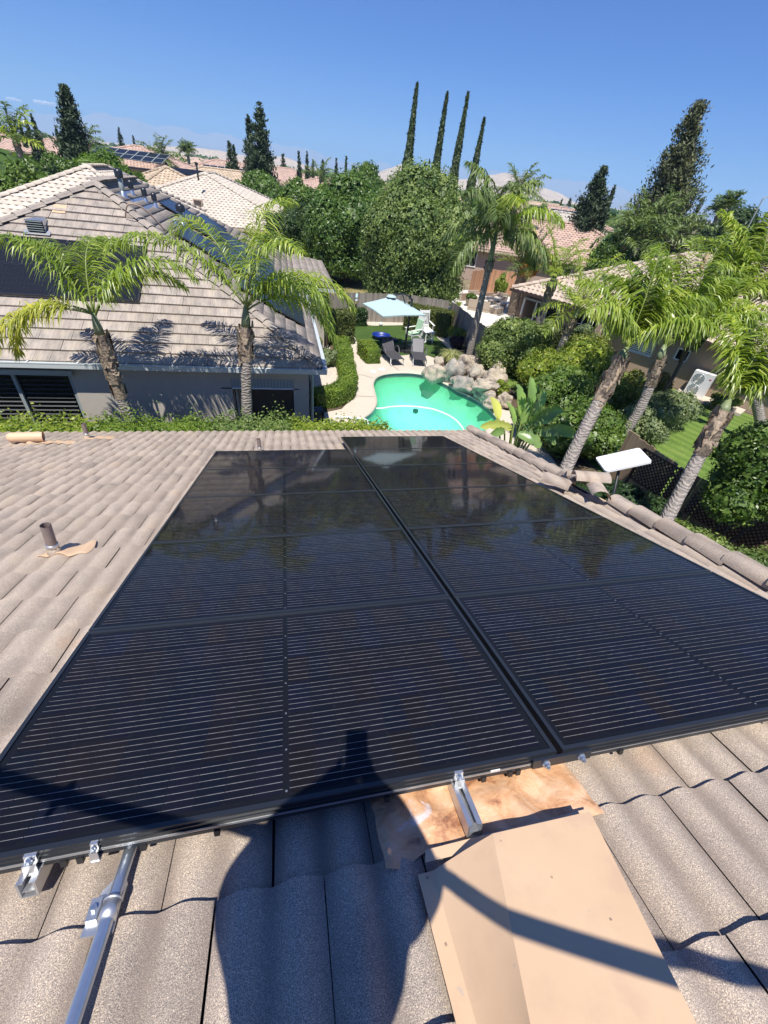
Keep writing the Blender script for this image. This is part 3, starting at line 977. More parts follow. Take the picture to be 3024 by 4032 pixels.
# expansion joints of the deck, cut as narrow dark strips 4 mm deep
jm = m_plain('joint filler', (.16, .14, .12), .9)
def strip(pts, wd, z, name, mat, kind='structure', parent=None):
    mb = MB()
    for a, b in zip(pts[:-1], pts[1:]):
        d = (b - a).normalized(); q = V(-d.y, d.x, 0) * wd / 2
        mb.add([V(a.x, a.y, z) + q, V(a.x, a.y, z) - q, V(b.x, b.y, z) - q, V(b.x, b.y, z) + q], [(0, 1, 2, 3)])
    return mb.build(name, mat, parent, kind=kind)
strip(pz([(395, 1083), (480, 1095), (560, 1118)]), .03, .004, 'deck_joint', jm)
strip(pz([(370, 1262), (470, 1266), (588, 1270)]), .03, .004, 'deck_joint', jm)
strip(pz([(700, 1000), (776, 1062)]), .03, .004, 'deck_joint', jm)
strip(pz([(380, 672), (560, 690), (830, 685), (905, 722), (1050, 750), (1150, 850), (1200, 900)]), .12, .02, 'lawn_kerb', M['pooldeck'])

# ---- the pool
pool = thing('swimming_pool', 'free form swimming pool with turquoise water and bullnose coping', 'pool', (5, 14, 0))
def m_plaster():
    n = NM('aqua pool plaster'); v = n.pos()
    a = n.mix(n.noise(.8, 4, v), (.50, .82, .74), (.62, .92, .86))
    sx = n.node('ShaderNodeSeparateXYZ'); n.l(v, sx.inputs[0])
    alg = n.ramp(n.math('MULTIPLY_ADD', sx.outputs[2], .62, .95), [(.05, 0), (.35, .5), (.75, .85)])
    a = n.mix(alg, a, (.30, .50, .27))
    a = n.mix(n.ramp(n.noise(2.2, 5, v, .6), [(.45, 0), (.8, .5)]), a, (.36, .50, .26))
    n.col(a); n.set(.8); return n.m
mb = MB()
N_ = len(POOL)
cen = sum(POOL, Vector()) / N_
rings = [(1, 0), (1, -.35), (.93, -.5), (.80, -1.05), (.5, -1.45), (0.05, -1.55)]
for k, z in rings:
    mb.v += [tuple(cen + (p - cen) * k + V(0, 0, z)) for p in POOL]
for i in range(len(rings) - 1):
    for j in range(N_):
        a = i * N_ + j; b = i * N_ + (j + 1) % N_
        mb.f.append((a, b, b + N_, a + N_))
mb.f.append(tuple(range((len(rings) - 1) * N_, len(rings) * N_)))
mb.build('basin', m_plaster(), pool, True)
mb = MB()
mb.v = [tuple(p + V(0, 0, .006)) for p in POOL] + [tuple(cen + (p - cen) * 1.045 + V(0, 0, .012)) for p in POOL] + [tuple(cen + (p - cen) * .993 + V(0, 0, -.05)) for p in POOL]
for j in range(N_):
    k = (j + 1) % N_
    mb.f += [(j, k, N_ + k, N_ + j), (j, 2 * N_ + j, 2 * N_ + k, k)]
mb.build('coping', M['pooldeck'], pool, True)
tl = m_plain('waterline tile', (.04, .07, .09), .3, var=.4, nscale=9)
mb = MB()
mb.v = [tuple(cen + (p - cen) * .996 + V(0, 0, -.05)) for p in POOL] + [tuple(cen + (p - cen) * .996 + V(0, 0, -.2)) for p in POOL]
for j in range(N_):
    k = (j + 1) % N_
    mb.f.append((j, k, N_ + k, N_ + j))
mb.build('waterline_tiles', tl, pool)
def m_water():
    n = NM('pool water')
    t = n.node('ShaderNodeBsdfTransparent'); t.inputs[0].default_value = (.53, .89, .84, 1)
    g = n.node('ShaderNodeBsdfGlossy'); g.inputs['Roughness'].default_value = .02
    fr = n.node('ShaderNodeFresnel'); fr.inputs[0].default_value = 1.33
    b = n.node('ShaderNodeBump'); b.inputs['Strength'].default_value = .3; b.inputs['Distance'].default_value = .05
    n.l(n.noise(3.5, 3, n.pos()), b.inputs['Height']); n.l(b.outputs[0], g.inputs['Normal']); n.l(b.outputs[0], fr.inputs['Normal'])
    mx = n.node('ShaderNodeMixShader')
    n.l(fr.outputs[0], mx.inputs[0]); n.l(t.outputs[0], mx.inputs[1]); n.l(g.outputs[0], mx.inputs[2])
    n.l(mx.outputs[0], n.n['Material Output'].inputs[0])
    return n.m
fill([cen + (p - cen) * .995 for p in POOL], [], -.10).build('water', m_water(), pool)
dk = m_plain('drain cover', (.03, .10, .09), .6)
for a, b, r_ in ((850, 1125, .14), (1040, 1150, .12), (1020, 1190, .13), (905, 1385, .12)):
    p = z6(a, b, -1.25)
    MB().lathe([(r_, 0), (r_, .05), (r_ * .5, .06), (0.001, .06)], p, 14).build('drain_cover', dk, pool)
white_pl = m_plain('white ribbed hose plastic', (.75, .80, .80), .4, var=.05)
hp = [z6(a, b, -.085) for a, b in [(583, 1365), (640, 1363), (700, 1352), (800, 1347), (900, 1350), (980, 1360), (1060, 1375), (1150, 1410), (1220, 1450), (1270, 1500), (1300, 1545), (1310, 1600)]]
h = MB().tube(spline(hp, 5), .03, 8).build('vacuum_hose', white_pl, smooth=True); meta(h, 'white vacuum hose floating in a long arc across the pool water', 'hose')
hp = [z6(a, b, .05) for a, b in [(250, 1432), (320, 1436), (400, 1444), (470, 1450), (505, 1462), (520, 1485), (510, 1508), (488, 1530), (470, 1550)]]
h = MB().tube(spline(hp, 5), .035, 8).build('pool_hose', white_pl, smooth=True); meta(h, 'short white hose bent in a hook on the deck at the near left pool edge', 'hose')
for a, b, l in ((560, 1065, 'left'), (630, 1045, 'right')):
    o = MB().lathe([(.001, .02), (.12, .02), (.14, .008), (.14, 0)], z6(a, b, .002), 20).build('skimmer_lid', M['white'], smooth=False)
    meta(o, 'round white lid set in the pool deck, the %s one of two' % ('left hand nearer' if l == 'left' else 'right hand farther'), 'lid')

# ---- boulders round the pool
BL = [(1085, 1085, .62, .42, .38, 'broad flat tan boulder at the left end of the pool rocks'), (1212, 1085, .60, .50, .62, 'large rounded brown boulder second from the left by the water'),
      (1308, 1030, .40, .38, .50, 'grey streaked upright boulder behind the big brown one'), (1405, 1015, .58, .36, .38, 'dark topped long boulder at the back of the pile'),
      (1095, 1005, .25, .22, .32, 'small grey stone beside the ornamental grass'), (1385, 1105, .48, .36, .42, 'warm brown boulder in the middle of the pile'),
      (1310, 1175, .66, .44, .36, 'wide tan boulder lying at the water line'), (1545, 1150, .52, .44, .48, 'rounded pale boulder at the right side of the pile'),
      (1562, 1075, .40, .35, .55, 'dark slab leaning against the shrubs'), (1460, 1245, .62, .40, .36, 'rough grey boulder at the right of the water line'),
      (1468, 1192, .48, .34, .22, 'flat stone lying on top of the rough grey boulder'), (1528, 1325, .36, .30, .22, 'small tan stone nearest the paddle leaf plant'),
      (1628, 1310, .30, .28, .34, 'brown stone half hidden by the paddle leaves'), (1478, 1108, .28, .24, .26, 'small pointed stone near the top of the pile'), (1420, 1065, .3, .25, .3, 'rust coloured stone wedged behind the middle boulder')]
for i, (a, b, rx, ry, rz, lab) in enumerate(BL):
    p = z6(a, b, .25 if i != 10 else .55)
    o = MB().blob((0, 0, 0), (rx, ry, rz), 4, .24, 1.3, i + 3).build('boulder', M['rock'], smooth=True)
    o.location = (p.x, p.y, (.27 if i != 10 else .64)); o.rotation_euler = (0, 0, i * .9)
    meta(o, lab, 'boulder', 'boulders beside the pool')

# ================================================================== THE HOUSE WE STAND ON
OZ = CAMH - 1.51208789
OY = .46458159
CS, SS = math.cos(SLOPE), math.sin(SLOPE)
MR = Matrix.Translation((0, OY, OZ)) @ Matrix.Rotation(-SLOPE, 4, 'X')      # local: x, y downslope, z off the panel glass
def RP(x, v, h=0.0): return MR @ V(x, v, h)
house = thing('house', 'near house with tan double roll concrete tile roof under the solar array', 'house', (0, 0, 0))
def rake_x(v): return 3.848 - .098 * (7.63 - v)
EV = 7.63
HT = -.152       # tile base plane
UV = -2.6
polyr = [RP(rake_x(EV), EV, HT), RP(-7.0, EV, HT), RP(-7.0, UV, HT), RP(rake_x(UV), UV, HT)]
def vis_near(p):
    q = MR.inverted() @ p
    if q.y < -.9: return False
    if -1.0 < q.x < 2.75 and .1 < q.y < 5.1: return False
    if .93 < q.x < 2.75 and .1 < q.y < 6.2: return False
    d = p - CAMP
    z = d.dot(FW)
    if z < .3: return False
    return abs(d.dot(RT) / z * FPX) < 1580 and d.dot(UP) / z * FPX > -2100
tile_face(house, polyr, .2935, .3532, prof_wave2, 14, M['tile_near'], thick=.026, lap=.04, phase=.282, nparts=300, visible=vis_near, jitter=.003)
# rake cap tiles along the right edge
vs_, fs_ = cap_mesh(.100, .36, 8, .03, .082)
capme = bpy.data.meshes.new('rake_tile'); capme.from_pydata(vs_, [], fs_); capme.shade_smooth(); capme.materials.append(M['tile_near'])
try: capme.set_sharp_from_angle(angle=math.radians(50))
except Exception: pass
rk = random.Random(3)
v_ = EV
while v_ > UV:
    if not (2.95 < v_ < 3.65):
        x0, x1 = rake_x(v_), rake_x(v_ - .36)
        a = RP(x0 + .05, v_, HT + .035); b = RP(x1 + .05, v_ - .36, HT + .035)
        d = (b - a).normalized(); nrm = (MR.to_3x3() @ V(0, 0, 1))
        x = d.cross(nrm).normalized(); z = x.cross(d)
        o = bpy.data.objects.new('rake_tile', capme); COL.objects.link(o); o.parent = house
        o.matrix_local = Matrix(((x.x, d.x, z.x, a.x), (x.y, d.y, z.y, a.y), (x.z, d.z, z.z, a.z), (0, 0, 0, 1))) @ Matrix.Rotation(rk.uniform(-.03, .03), 4, 'Z')
    v_ -= .352
# displaced cap tiles lying about on the rake (loose, so things of their own)
for i, (x, v, h, rz, rx, ry, k, lab) in enumerate([(3.02, 3.42, -.035, .5, -.05, .25, .9, 'loose rake tile tipped against the roof, left one of the disturbed pile'),
        (3.18, 3.12, .045, 1.25, .05, .12, 1.0, 'loose rake tile laid crosswise on top of the disturbed pile'),
        (3.40, 3.55, -.03, -.2, .06, -.1, .9, 'loose rake tile lying askew at the far end of the disturbed pile'),
        (3.36, 2.98, -.03, -.45, .0, -.2, .95, 'loose rake tile hanging over the rake at the near end of the disturbed pile'),
        (3.3, 3.4, .01, .9, .08, .1, .7, 'broken short piece of rake tile at the back of the disturbed pile')]):
    o = bpy.data.objects.new('barrel_cap', capme); COL.objects.link(o)
    o.matrix_world = MR @ Matrix.Translation((x, v, h)) @ Matrix.Rotation(math.pi + rz, 4, 'Z') @ Matrix.Rotation(rx, 4, 'X') @ Matrix.Rotation(ry, 4, 'Y') @ Matrix.Scale(k, 4)
    meta(o, lab, 'roof tile', 'displaced rake tiles')
# fascia, gable wall, eave wall
mb = MB()
mb.bar(RP(-7, EV - .03, HT - .1), RP(rake_x(EV), EV - .03, HT - .1), .03, .17, MR.to_3x3() @ V(0, 0, 1))
mb.build('eave_fascia', M['stucco_cream'], house)
mb = MB()
mb.bar(RP(rake_x(EV) + .03, EV, HT - .07), RP(rake_x(UV) + .03, UV, HT - .07), .03, .2, MR.to_3x3() @ V(0, 0, 1))
mb.build('rake_fascia', M['stucco_cream'], house)
a, b = RP(rake_x(EV) - .35, EV - .4, HT - .1), RP(rake_x(UV) - .35, UV, HT - .1)
mb = MB()
mb.add([V(-7, a.y, 0), V(a.x, a.y, 0), V(a.x, a.y, a.z), V(-7, a.y, a.z)], [(0, 1, 2, 3)])
mb.add([V(a.x, a.y, 0), V(b.x, b.y, 0), V(b.x, b.y, b.z), V(a.x, a.y, a.z)], [(0, 1, 2, 3)])
mb.add([V(-7, a.y, 0), V(-7, b.y, 0), V(-7, b.y, b.z), V(-7, a.y, a.z)], [(3, 2, 1, 0)])
mb.add([V(-7, b.y, 0), V(b.x, b.y, 0), V(b.x, b.y, b.z), V(-7, b.y, b.z)], [(3, 2, 1, 0)])
mb.build('wall', M['stucco'], house)

# ---- roof vents (fixed to the roof: parts of the house)
pipe_m = m_plain('grey vent pipe', (.24, .19, .17), .6, var=.35, nscale=18)
def wavy_sheet(x0, x1, v0, v1, h, amp=.012, nx=16, ny=8, seed=0, ragged=.0, base=None):
    mb = MB()
    for j in range(ny + 1):
        for i in range(nx + 1):
            x = x0 + (x1 - x0) * i / nx; v = v0 + (v1 - v0) * j / ny
            e = 1 if (i in (0, nx) or j in (0, ny)) else 0
            xx = x + e * ragged * noise.noise(V(x * 9, v * 9, seed)); vv = v + e * ragged * noise.noise(V(v * 9, x * 9, seed + 4))
            hh = h + amp * noise.noise(V(x * 11, v * 11, seed + 9)) * 2 - e * .006
            if base: hh += base(xx)
            mb.v.append(tuple(RP(xx, vv, hh)))
    for j in range(ny):
        for i in range(nx):
            a = j * (nx + 1) + i
            mb.f.append((a, a + 1, a + nx + 2, a + nx + 1))
    return mb
def tile_h(x):
    s = (x - .044) % .2935
    return HT + .03 + prof_wave2(s, .2935)
def vent(x, v, hgt, r, lean=(0, 0), flash=True, fx=.32):
    base = RP(x, v, HT)
    if flash:
        f = wavy_sheet(x - .07, x + fx, v - .08, v + .13, .004, .004, 18, 6, x, .05, tile_h).build('vent_flashing', M['tanmetal'], house, True)
    p = MB()
    top = base + V(lean[0], lean[1], hgt + .05)
    p.tube([base, base + (top - base) * .35], [r * 1.45, r * 1.12], 14)
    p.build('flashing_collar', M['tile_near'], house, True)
    mb = MB().tube([base, top], r, 16, caps=False)
    mb.tube([top, base + (top - base) * .3], r * .86, 16, caps=False)
    mb.build('vent_pipe', pipe_m, house, True)
    MB().tube([base + (top - base) * .34, base + (top - base) * .44], r * 1.18, 12).build('pipe_seal', M['alu'], house, True)
vent(-1.69, 2.28, .25, .033, (.035, .005), fx=.22)
vent(-3.26, 6.98, .26, .034, (.02, .0), fx=.42)
vent(-.43, 5.75, .20, .028, (0, 0), False)
# hooded goose neck vent
a = RP(-4.12, 6.55, HT + .13); b = RP(-3.72, 6.62, HT + .13)
mb = MB().tube([a - V(.03, 0, 0), a, b], [.06, .075, .075], 14, caps=False)
mb.tube([a - V(.03, 0, 0), a - V(.035, 0, 0)], [.06, .001], 14)
mb.tube([b, a], .068, 14, caps=False)
mb.build('hooded_vent', M['tanmetal'], house, True)
MB().tube([RP(-3.9, 6.6, HT - .02), RP(-3.9, 6.6, HT + .12)], [.07, .055], 12).build('vent_neck', M['tanmetal'], house, True)
wavy_sheet(-3.80, -3.3, 6.5, 6.7, .006, .006, 20, 6, 3, .04, tile_h).build('vent_flashing', M['tanmetal'], house, True)

# ---- raised sheet metal box and crumpled apron below the array
flash = thing('roof_chase_cover', 'raised tan painted sheet metal chase cover with crumpled copper coloured apron on the tiles', 'roof flashing', RP(.6, 0, HT))
xs_f = [.305, .350, .452, .525, .850, .864, .905]
hs_f = [.014, .016, .080, .120, .118, .014, .010]
def xb(i, v):      # the box narrows a little away from its front edge
    f = (-.207 - v) / .43
    return xs_f[i] + (0, -.002, -.053, -.112, -.075, -.075, -.072)[i] * f
mb = MB()
vv = [-.207 - .07 * k for k in range(12)]
for v in vv:
    for i in range(7):
        mb.v.append(tuple(RP(xb(i, v), v, HT + .035 + hs_f[i])))
for j in range(len(vv) - 1):
    for i in range(6):
        a = j * 7 + i
        mb.f.append((a, a + 7, a + 8, a + 1))
co = mb.build('cover_sheet', M['tanmetal'], flash, True)
co.data.set_sharp_from_angle(angle=math.radians(14))
mb = MB()
fr_ = [RP(xb(i, -.207), -.207, HT + .035 + hs_f[i]) for i in range(1, 6)] + [RP(xb(5, -.207), -.207, HT - .0), RP(xb(1, -.207), -.207, HT - .0)]
mb.add(fr_, [tuple(range(7))])
mb.build('front_closure', M['tanmetal'], flash)
wavy_sheet(.215, .955, -.165, .30, HT + .052, .010, 44, 28, 7, .03).build('crumpled_apron', M['copper'], flash, True)
mb = MB()
mb.add([RP(.33, -.195, HT + .074), RP(.88, -.195, HT + .074), RP(.90, -.155, HT + .078), RP(.34, -.165, HT + .077)], [(0, 1, 2, 3)])
mb.build('apron_fold', M['tanmetal'], flash)
mb = MB()
for k in range(3):
    mb.lathe([(.001, .002), (.0025, .002), (.003, 0)], (0, 0, 0), 8, MR @ Matrix.Translation((xb(3, -.23 - k * .11) + .02 + (k % 3) * .12, -.23 - k * .11, HT + .035 + .119)))
for k in range(3): mb.lathe([(.001, .002), (.003, .002), (.0035, 0)], (0, 0, 0), 8, MR @ Matrix.Translation((.33, -.22 - k * .15, HT + .052)))
mb.build('screw', M['stucco_tan'], flash)

# ---- the solar panels
PL, PW, PP = 1.86, 1.035, 1.045
FRM = .016
cme = bpy.data.meshes.new('solar_cell')
# half cell with clipped corners on its outer side; x along the panel
CWX, CWY = (PL - 2 * FRM - .046 - .020) / 20, (PW - 2 * FRM - .036) / 6
hh = CWY - .0025; ww = CWX - .002
cl = .009
v0 = [(0, 0), (ww - cl, 0), (ww, cl), (ww, hh - cl), (ww - cl, hh), (0, hh)]
cme.from_pydata([(x - ww / 2, y - hh / 2, 0) for x, y in v0], [], [tuple(range(6))])
cme.materials.append(M['cell'])
def frame_mb():
    mb = MB()
    H_ = .034
    t = FRM
    for (x, y, sx, sy) in ((PL / 2, t / 2, PL, t), (PL / 2, PW - t / 2, PL, t)):
        mb.box((x, y, -H_ / 2 + .0025), (sx, sy, H_))
    for x in (t / 2, PL - t / 2):
        mb.box((x, PW / 2, -H_ / 2 + .0025), (t, PW - 2 * t, H_))
    # outer web groove, gives the bright line along the side
    mb.box((PL / 2, -.002, -.012), (PL - .01, .004, .004))
    mb.box((PL / 2, -.002, -.027), (PL - .01, .004, .003))
    return mb
frm_me = frame_mb().mesh('frame'); frm_me.materials.append(M['black'])
bs_me = MB().add([V(FRM, FRM, -.004), V(PL - FRM, FRM, -.004), V(PL - FRM, PW - FRM, -.004), V(FRM, PW - FRM, -.004)], [(0, 1, 2, 3)]).mesh('backsheet'); bs_me.materials.append(M['backsheet'])
gl_me = MB().add([V(FRM, FRM, 0), V(PL - FRM, FRM, 0), V(PL - FRM, PW - FRM, 0), V(FRM, PW - FRM, 0)], [(0, 1, 2, 3)]).mesh('glass'); gl_me.materials.append(M['pvglass'])
solder_me = MB().box((0, 0, 0), (.006, .006, .001)).mesh('solder_joint'); solder_me.materials.append(M['alu'])
def cell_mats():
    for k in range(6):
        for i in range(20):
            half = i // 10
            x = FRM + .022 + CWX / 2 + CWX * i + (.020 if half else 0)
            y = FRM + .018 + CWY / 2 + CWY * k
            flip = (i % 2 == 0)
            yield Matrix.Translation((x, y, -.0028)) @ (Matrix.Rotation(math.pi, 4, 'Z') if flip else Matrix())
big = MB()
for m in cell_mats():
    big.add([m @ Vector(v.co) for v in cme.vertices], [tuple(range(6))])
cells_me = big.mesh('solar_cells'); cells_me.materials.append(M['cells'])
plabels = {}
rows = ['nearest', 'second', 'third', 'fourth', 'fifth', 'sixth']
def panel(xo, k, lab, near):
    t = bpy.data.objects.new('solar_module', None); COL.objects.link(t); t.empty_display_size = .2
    t.matrix_world = MR @ Matrix.Translation((xo, k * PP, 0))
    meta(t, lab, 'solar panel', 'black solar panels on the near roof')
    for me in (frm_me, bs_me, gl_me):
        o = bpy.data.objects.new(me.name, me); COL.objects.link(o); o.parent = t
    if near:
        for m in cell_mats():
            o = bpy.data.objects.new('solar_cell', cme); COL.objects.link(o); o.parent = t; o.matrix_local = m
    else:
        o = bpy.data.objects.new('solar_cells', cells_me); COL.objects.link(o); o.parent = t; meta(o, kind='stuff')
    for q in range(6):
        if near:
            o = bpy.data.objects.new('solder_joint', solder_me); COL.objects.link(o); o.parent = t
            o.matrix_local = Matrix.Translation((PL / 2, FRM + .018 + CWY * (q if q else .06), -.003))
    return t
XA = .8746 - PL
XB = .8746 + .024
for k in range(5): panel(XA, k, 'black framed solar panel, %s row from the camera in the left column' % rows[k], k < 3)
for k in range(6): panel(XB, k, 'black framed solar panel, %s row from the camera in the right column' % rows[k], k < 3)

# ---- racking
NR = MR.to_3x3() @ V(0, 0, 1)
def rail(x, v0, v1, lab):
    t = thing('mounting_rail', lab, 'rail', RP(x, v0, -.07), 0, 'aluminium rails under the solar panels')
    mb = MB()
    w_, h_ = .046, .052
    for dx in (-w_ / 2 + .003, w_ / 2 - .003): mb.bar(RP(x + dx, v0, -.068), RP(x + dx, v1, -.068), .006, h_, NR)
    mb.bar(RP(x, v0, -.094), RP(x, v1, -.094), w_ - .0125, .004, NR)
    for dx in (-.013, .013): mb.bar(RP(x + dx, v0 + .003, -.045), RP(x + dx, v1, -.045), .012, .004, NR)
    mb.bar(RP(x, v0 + .004, -.078), RP(x, v1, -.078), w_ - .013, .003, NR)
    mb.build('rail_profile', M['alu'], t)
    return t
for i, (x, v0, lab) in enumerate([(-.728, -.05, 'leftmost mounting rail sticking out below the lower left of the array'), (.503, -.15, 'mounting rail ending over the sheet metal chase cover'),
        (1.45, .03, 'mounting rail hidden under the right column, left one'), (2.35, .03, 'mounting rail hidden under the right column, right one')]):
    r_ = rail(x, v0, 5.15 if i < 2 else 6.2, lab)
def clamp(x, nm_label, bolt=True, tall=1):
    t = thing('end_clamp', nm_label, 'clamp', RP(x, 0, -.05), 0, 'panel clamps along the near edge')
    mb = MB()
    k = .62 if 'small' in nm_label else 1
    mb.box((x, -.012, -.020), (.034 * k, .018, .004), MR)
    mb.box((x, -.020, -.035), (.034 * k, .003, .034), MR)
    mb.box((x, -.012, -.052), (.038 * k, .024, .004), MR)
    mb.box((x, -.004, -.010), (.030 * k, .010, .022), MR)
    mb.build('clamp_body', M['alu'], t)
    b = MB()
    b.lathe([(.001, .012), (.006 * k, .012), (.006 * k, .004), (.009 * k, .004), (.009 * k, 0)], (0, 0, 0), 6, MR @ Matrix.Translation((x, -.016, -.014)))
    b.build('bolt', M['steel'], t)
    return t
clamp(-.728, 'silver end clamp with bolt on the leftmost rail'); clamp(.503, 'silver end clamp with bolt over the rail above the copper apron'); clamp(-.575, 'small silver clip beside the conduit')
# splice at the seam between the two columns: black bar with two nuts
t = thing('splice_bar', 'black splice bar with two hex nuts joining the two panel columns at the near edge', 'bracket', RP(.89, 0, -.03))
MB().box((.89, -.012, -.022), (.23, .010, .036), MR).build('bar', M['black'], t)
for x in (.825, .965):
    b = MB()
    mm = MR @ Matrix.Translation((x, -.017, -.024)) @ Matrix.Rotation(math.pi / 2, 4, 'X')
    b.lathe([(.016, 0), (.016, .004), (.011, .004), (.011, .014), (.006, .014), (.006, .022), (.001, .022)], (0, 0, 0), 6, mm)
    b.build('hex_nut', M['steel'], t)
# skirt rail under the near edge
t = thing('skirt_rail', 'long dark trim rail running under the near edge of the array', 'rail', RP(0, 0, -.05))
mb = MB()
mb.box(((XA + .81) / 2, .004, -.045), (.81 - XA, .012, .020), MR)
mb.box(((.98 + XB + PL) / 2, .004, -.045), (XB + PL - .98, .012, .020), MR)
mb.box(((XA + .81) / 2, -.003, -.040), (.81 - XA - .01, .003, .003), MR)
mb.box(((.98 + XB + PL) / 2, -.003, -.040), (XB + PL - .99, .003, .003), MR)
mb.build('trim', M['black'], t)
lp = MB(); lp.box(((XA + .81) / 2, -.0045, -.0335), (.81 - XA - .01, .002, .003), MR); lp.box(((.98 + XB + PL) / 2, -.0045, -.0335), (XB + PL - .99, .002, .003), MR); lp.box(((XA + .81) / 2, -.0045, -.0285), (.81 - XA - .01, .002, .0018), MR)
lp.build('edge_highlight', M['alu'], t)  # thin bright strips added to stand in for the highlight along the edge
for x in (-.66, -.62, -.46, -.26, .26, .60, .70, .73, 1.15, 1.9):
    MB().box((x, .002, -.058), (.016, .02, .022), MR).build('hook', M['blackplastic'], t)
stk = MB().box((.64, -.0035, -.030), (.035, .002, .010), MR).build('label_sticker', M['white'], t)
# conduit with strap and mounting foot
cx_ = -.50
pts = [RP(-.500, .30, -.082), RP(-.503, 0, -.082), RP(-.512, -.5, -.075), RP(-.52, -1.3, -.075)]
t = thing('conduit', 'galvanised metal conduit pipe running up the roof from the array with a strap', 'conduit', pts[0])
MB().tube(pts, .0165, 18).build('pipe', M['steel'], t, True)
MB().tube([RP(-.5055, -.115, -.0805), RP(-.507, -.155, -.080)], .0215, 18).build('coupling', M['alu'], t, True)
MB().tube([RP(-.5055, -.108, -.0805), RP(-.5056, -.115, -.0805)], .0235, 18).build('coupling_ring', M['alu'], t, True)
t = thing('roof_mount', 'cast aluminium roof mount plate with one bolt under the conduit strap', 'bracket', RP(-.535, -.1, HT))
mb = MB()
pl = [(-.562, -.172), (-.488, -.176), (-.490, -.10), (-.496, -.06), (-.525, -.052), (-.545, -.075), (-.556, -.11)]
pb = [RP(x, v, HT + .052) for x, v in pl]; pt = [RP(x, v, HT + .060) for x, v in pl]
n_ = len(pl)
mb.add(pb + pt, [tuple(range(n_)), tuple(range(n_, 2 * n_))] + [(i, (i + 1) % n_, n_ + (i + 1) % n_, n_ + i) for i in range(n_)])
mb.box((-.546, -.122, HT + .066), (.026, .05, .014), MR); mb.box((-.502, -.085, HT + .062), (.03, .035, .016), MR)
mb.build('plate', M['alu'], t)
MB().lathe([(.008, 0), (.008, .008), (.001, .008)], (0, 0, 0), 6, MR @ Matrix.Translation((-.546, -.122, HT + .073))).build('bolt', M['steel'], t)

# ================================================================== THE PHOTOGRAPHER (throws the shadow)
def skin(name, pts, edges, mat, parent, sub=2, root=0):
    me = bpy.data.meshes.new(name); me.from_pydata([tuple(Vector(p[0]) + CAMP) for p in pts], edges, [])
    me.materials.append(mat)
    o = bpy.data.objects.new(name, me); COL.objects.link(o)
    me.transform(wm(parent).inverted()); o.parent = parent
    sm = o.modifiers.new('skin', 'SKIN'); ss = o.modifiers.new('sub', 'SUBSURF'); ss.levels = ss.render_levels = sub
    bpy.context.view_layer.update()
    if not me.skin_vertices:
        bm = bmesh.new(); bm.from_mesh(me); bm.verts.layers.skin.verify(); bm.to_mesh(me); bm.free()
    for i, p in enumerate(pts):
        r = p[1]; r = r if isinstance(r, tuple) else (r, r)
        me.skin_vertices[0].data[i].radius = r
        me.skin_vertices[0].data[i].use_root = (i == root)
    sm.use_smooth_shade = True
    return o
shirt = m_plain('dark blue work shirt', (.05, .07, .12), .85, var=.2)
jeans = m_plain('denim trousers', (.07, .09, .13), .9, var=.2)
skinm = m_plain('skin', (.52, .32, .23), .55, var=.05)
hatm = m_plain('straw coloured hat', (.45, .38, .26), .8)
sx_, sy_ = -.139, -.346
feet_z = -1.345
person = thing('person', 'person in straw hat and dark work shirt holding up a phone above the roof', 'person', (-.16, -.42, CAMH + feet_z))
body = [((-.16, -.40, -.72), (.18, .13)), ((-.155, -.40, -.52), (.185, .13)), ((-.15, -.375, -.34), (.225, .17)), ((-.139, -.35, -.22), (.13, .12)), ((-.12, -.31, -.13), (.055, .055)), ((-.11, -.28, -.06), (.065, .075)), ((-.105, -.27, .03), (.075, .09)), ((-.105, -.275, .09), (.05, .06)),
        ((-.32, -.36, -.225), (.085, .085)), ((-.355, -.21, -.37), (.078, .078)), ((-.20, -.13, -.21), (.075, .075)), ((-.095, -.075, -.125), (.027, .030)), ((-.075, -.045, -.10), (.030, .020)),
        ((.06, -.36, -.225), (.085, .085)), ((.175, -.27, -.37), (.068, .068)), ((.10, -.15, -.22), (.052, .052)), ((.028, -.085, -.13), (.027, .030)), ((.022, -.05, -.10), (.030, .020)),
        ((-.25, -.41, -.80), (.095, .095)), ((-.27, -.36, -1.08), (.065, .065)), ((-.27, -.43, -1.30), (.045, .045)), ((-.27, -.30, -1.345), (.04, .03)),
        ((-.07, -.41, -.80), (.095, .095)), ((-.04, -.36, -1.08), (.065, .065)), ((-.03, -.43, -1.30), (.045, .045)), ((-.03, -.30, -1.36), (.04, .03))]
ed = [(0, 1), (1, 2), (2, 3), (3, 4), (4, 5), (5, 6), (6, 7), (3, 8), (8, 9), (9, 10), (10, 11), (11, 12), (3, 13), (13, 14), (14, 15), (15, 16), (16, 17), (0, 18), (18, 19), (19, 20), (20, 21), (0, 22), (22, 23), (23, 24), (24, 25)]
skin('body', body, ed, shirt, person)
for side, hx, wrist in ((-1, -.062, (-.085, -.06, -.115)), (1, .042, (.025, -.065, -.115))):
    for f in range(4):
        z0 = -.075 - f * .019
        a = V(wrist[0], wrist[1], wrist[2] + .02)
        b = V(0, 0, 0) - FW * .024 + RT * (hx - 0) + UP * (z0)
        c = V(0, 0, 0) - FW * (.006) + RT * (hx * .92) + UP * (z0)
        skin('finger', [(a, .010), (a.lerp(b, .6), .010), (b, .0085), (c, .0075)], [(0, 1), (1, 2), (2, 3)], skinm, person, 1)
    th = -FW * .032 + RT * (hx * .75) + UP * (-.10)
    skin('thumb', [(V(*wrist), .012), (th - FW * .01, .011), (th + UP * .02 - RT * hx * .2, .009)], [(0, 1), (1, 2)], skinm, person, 1)
hm = Matrix.Translation(CAMP + V(-.095, -.27, .075)) @ Matrix.Rotation(-.30, 4, 'X')
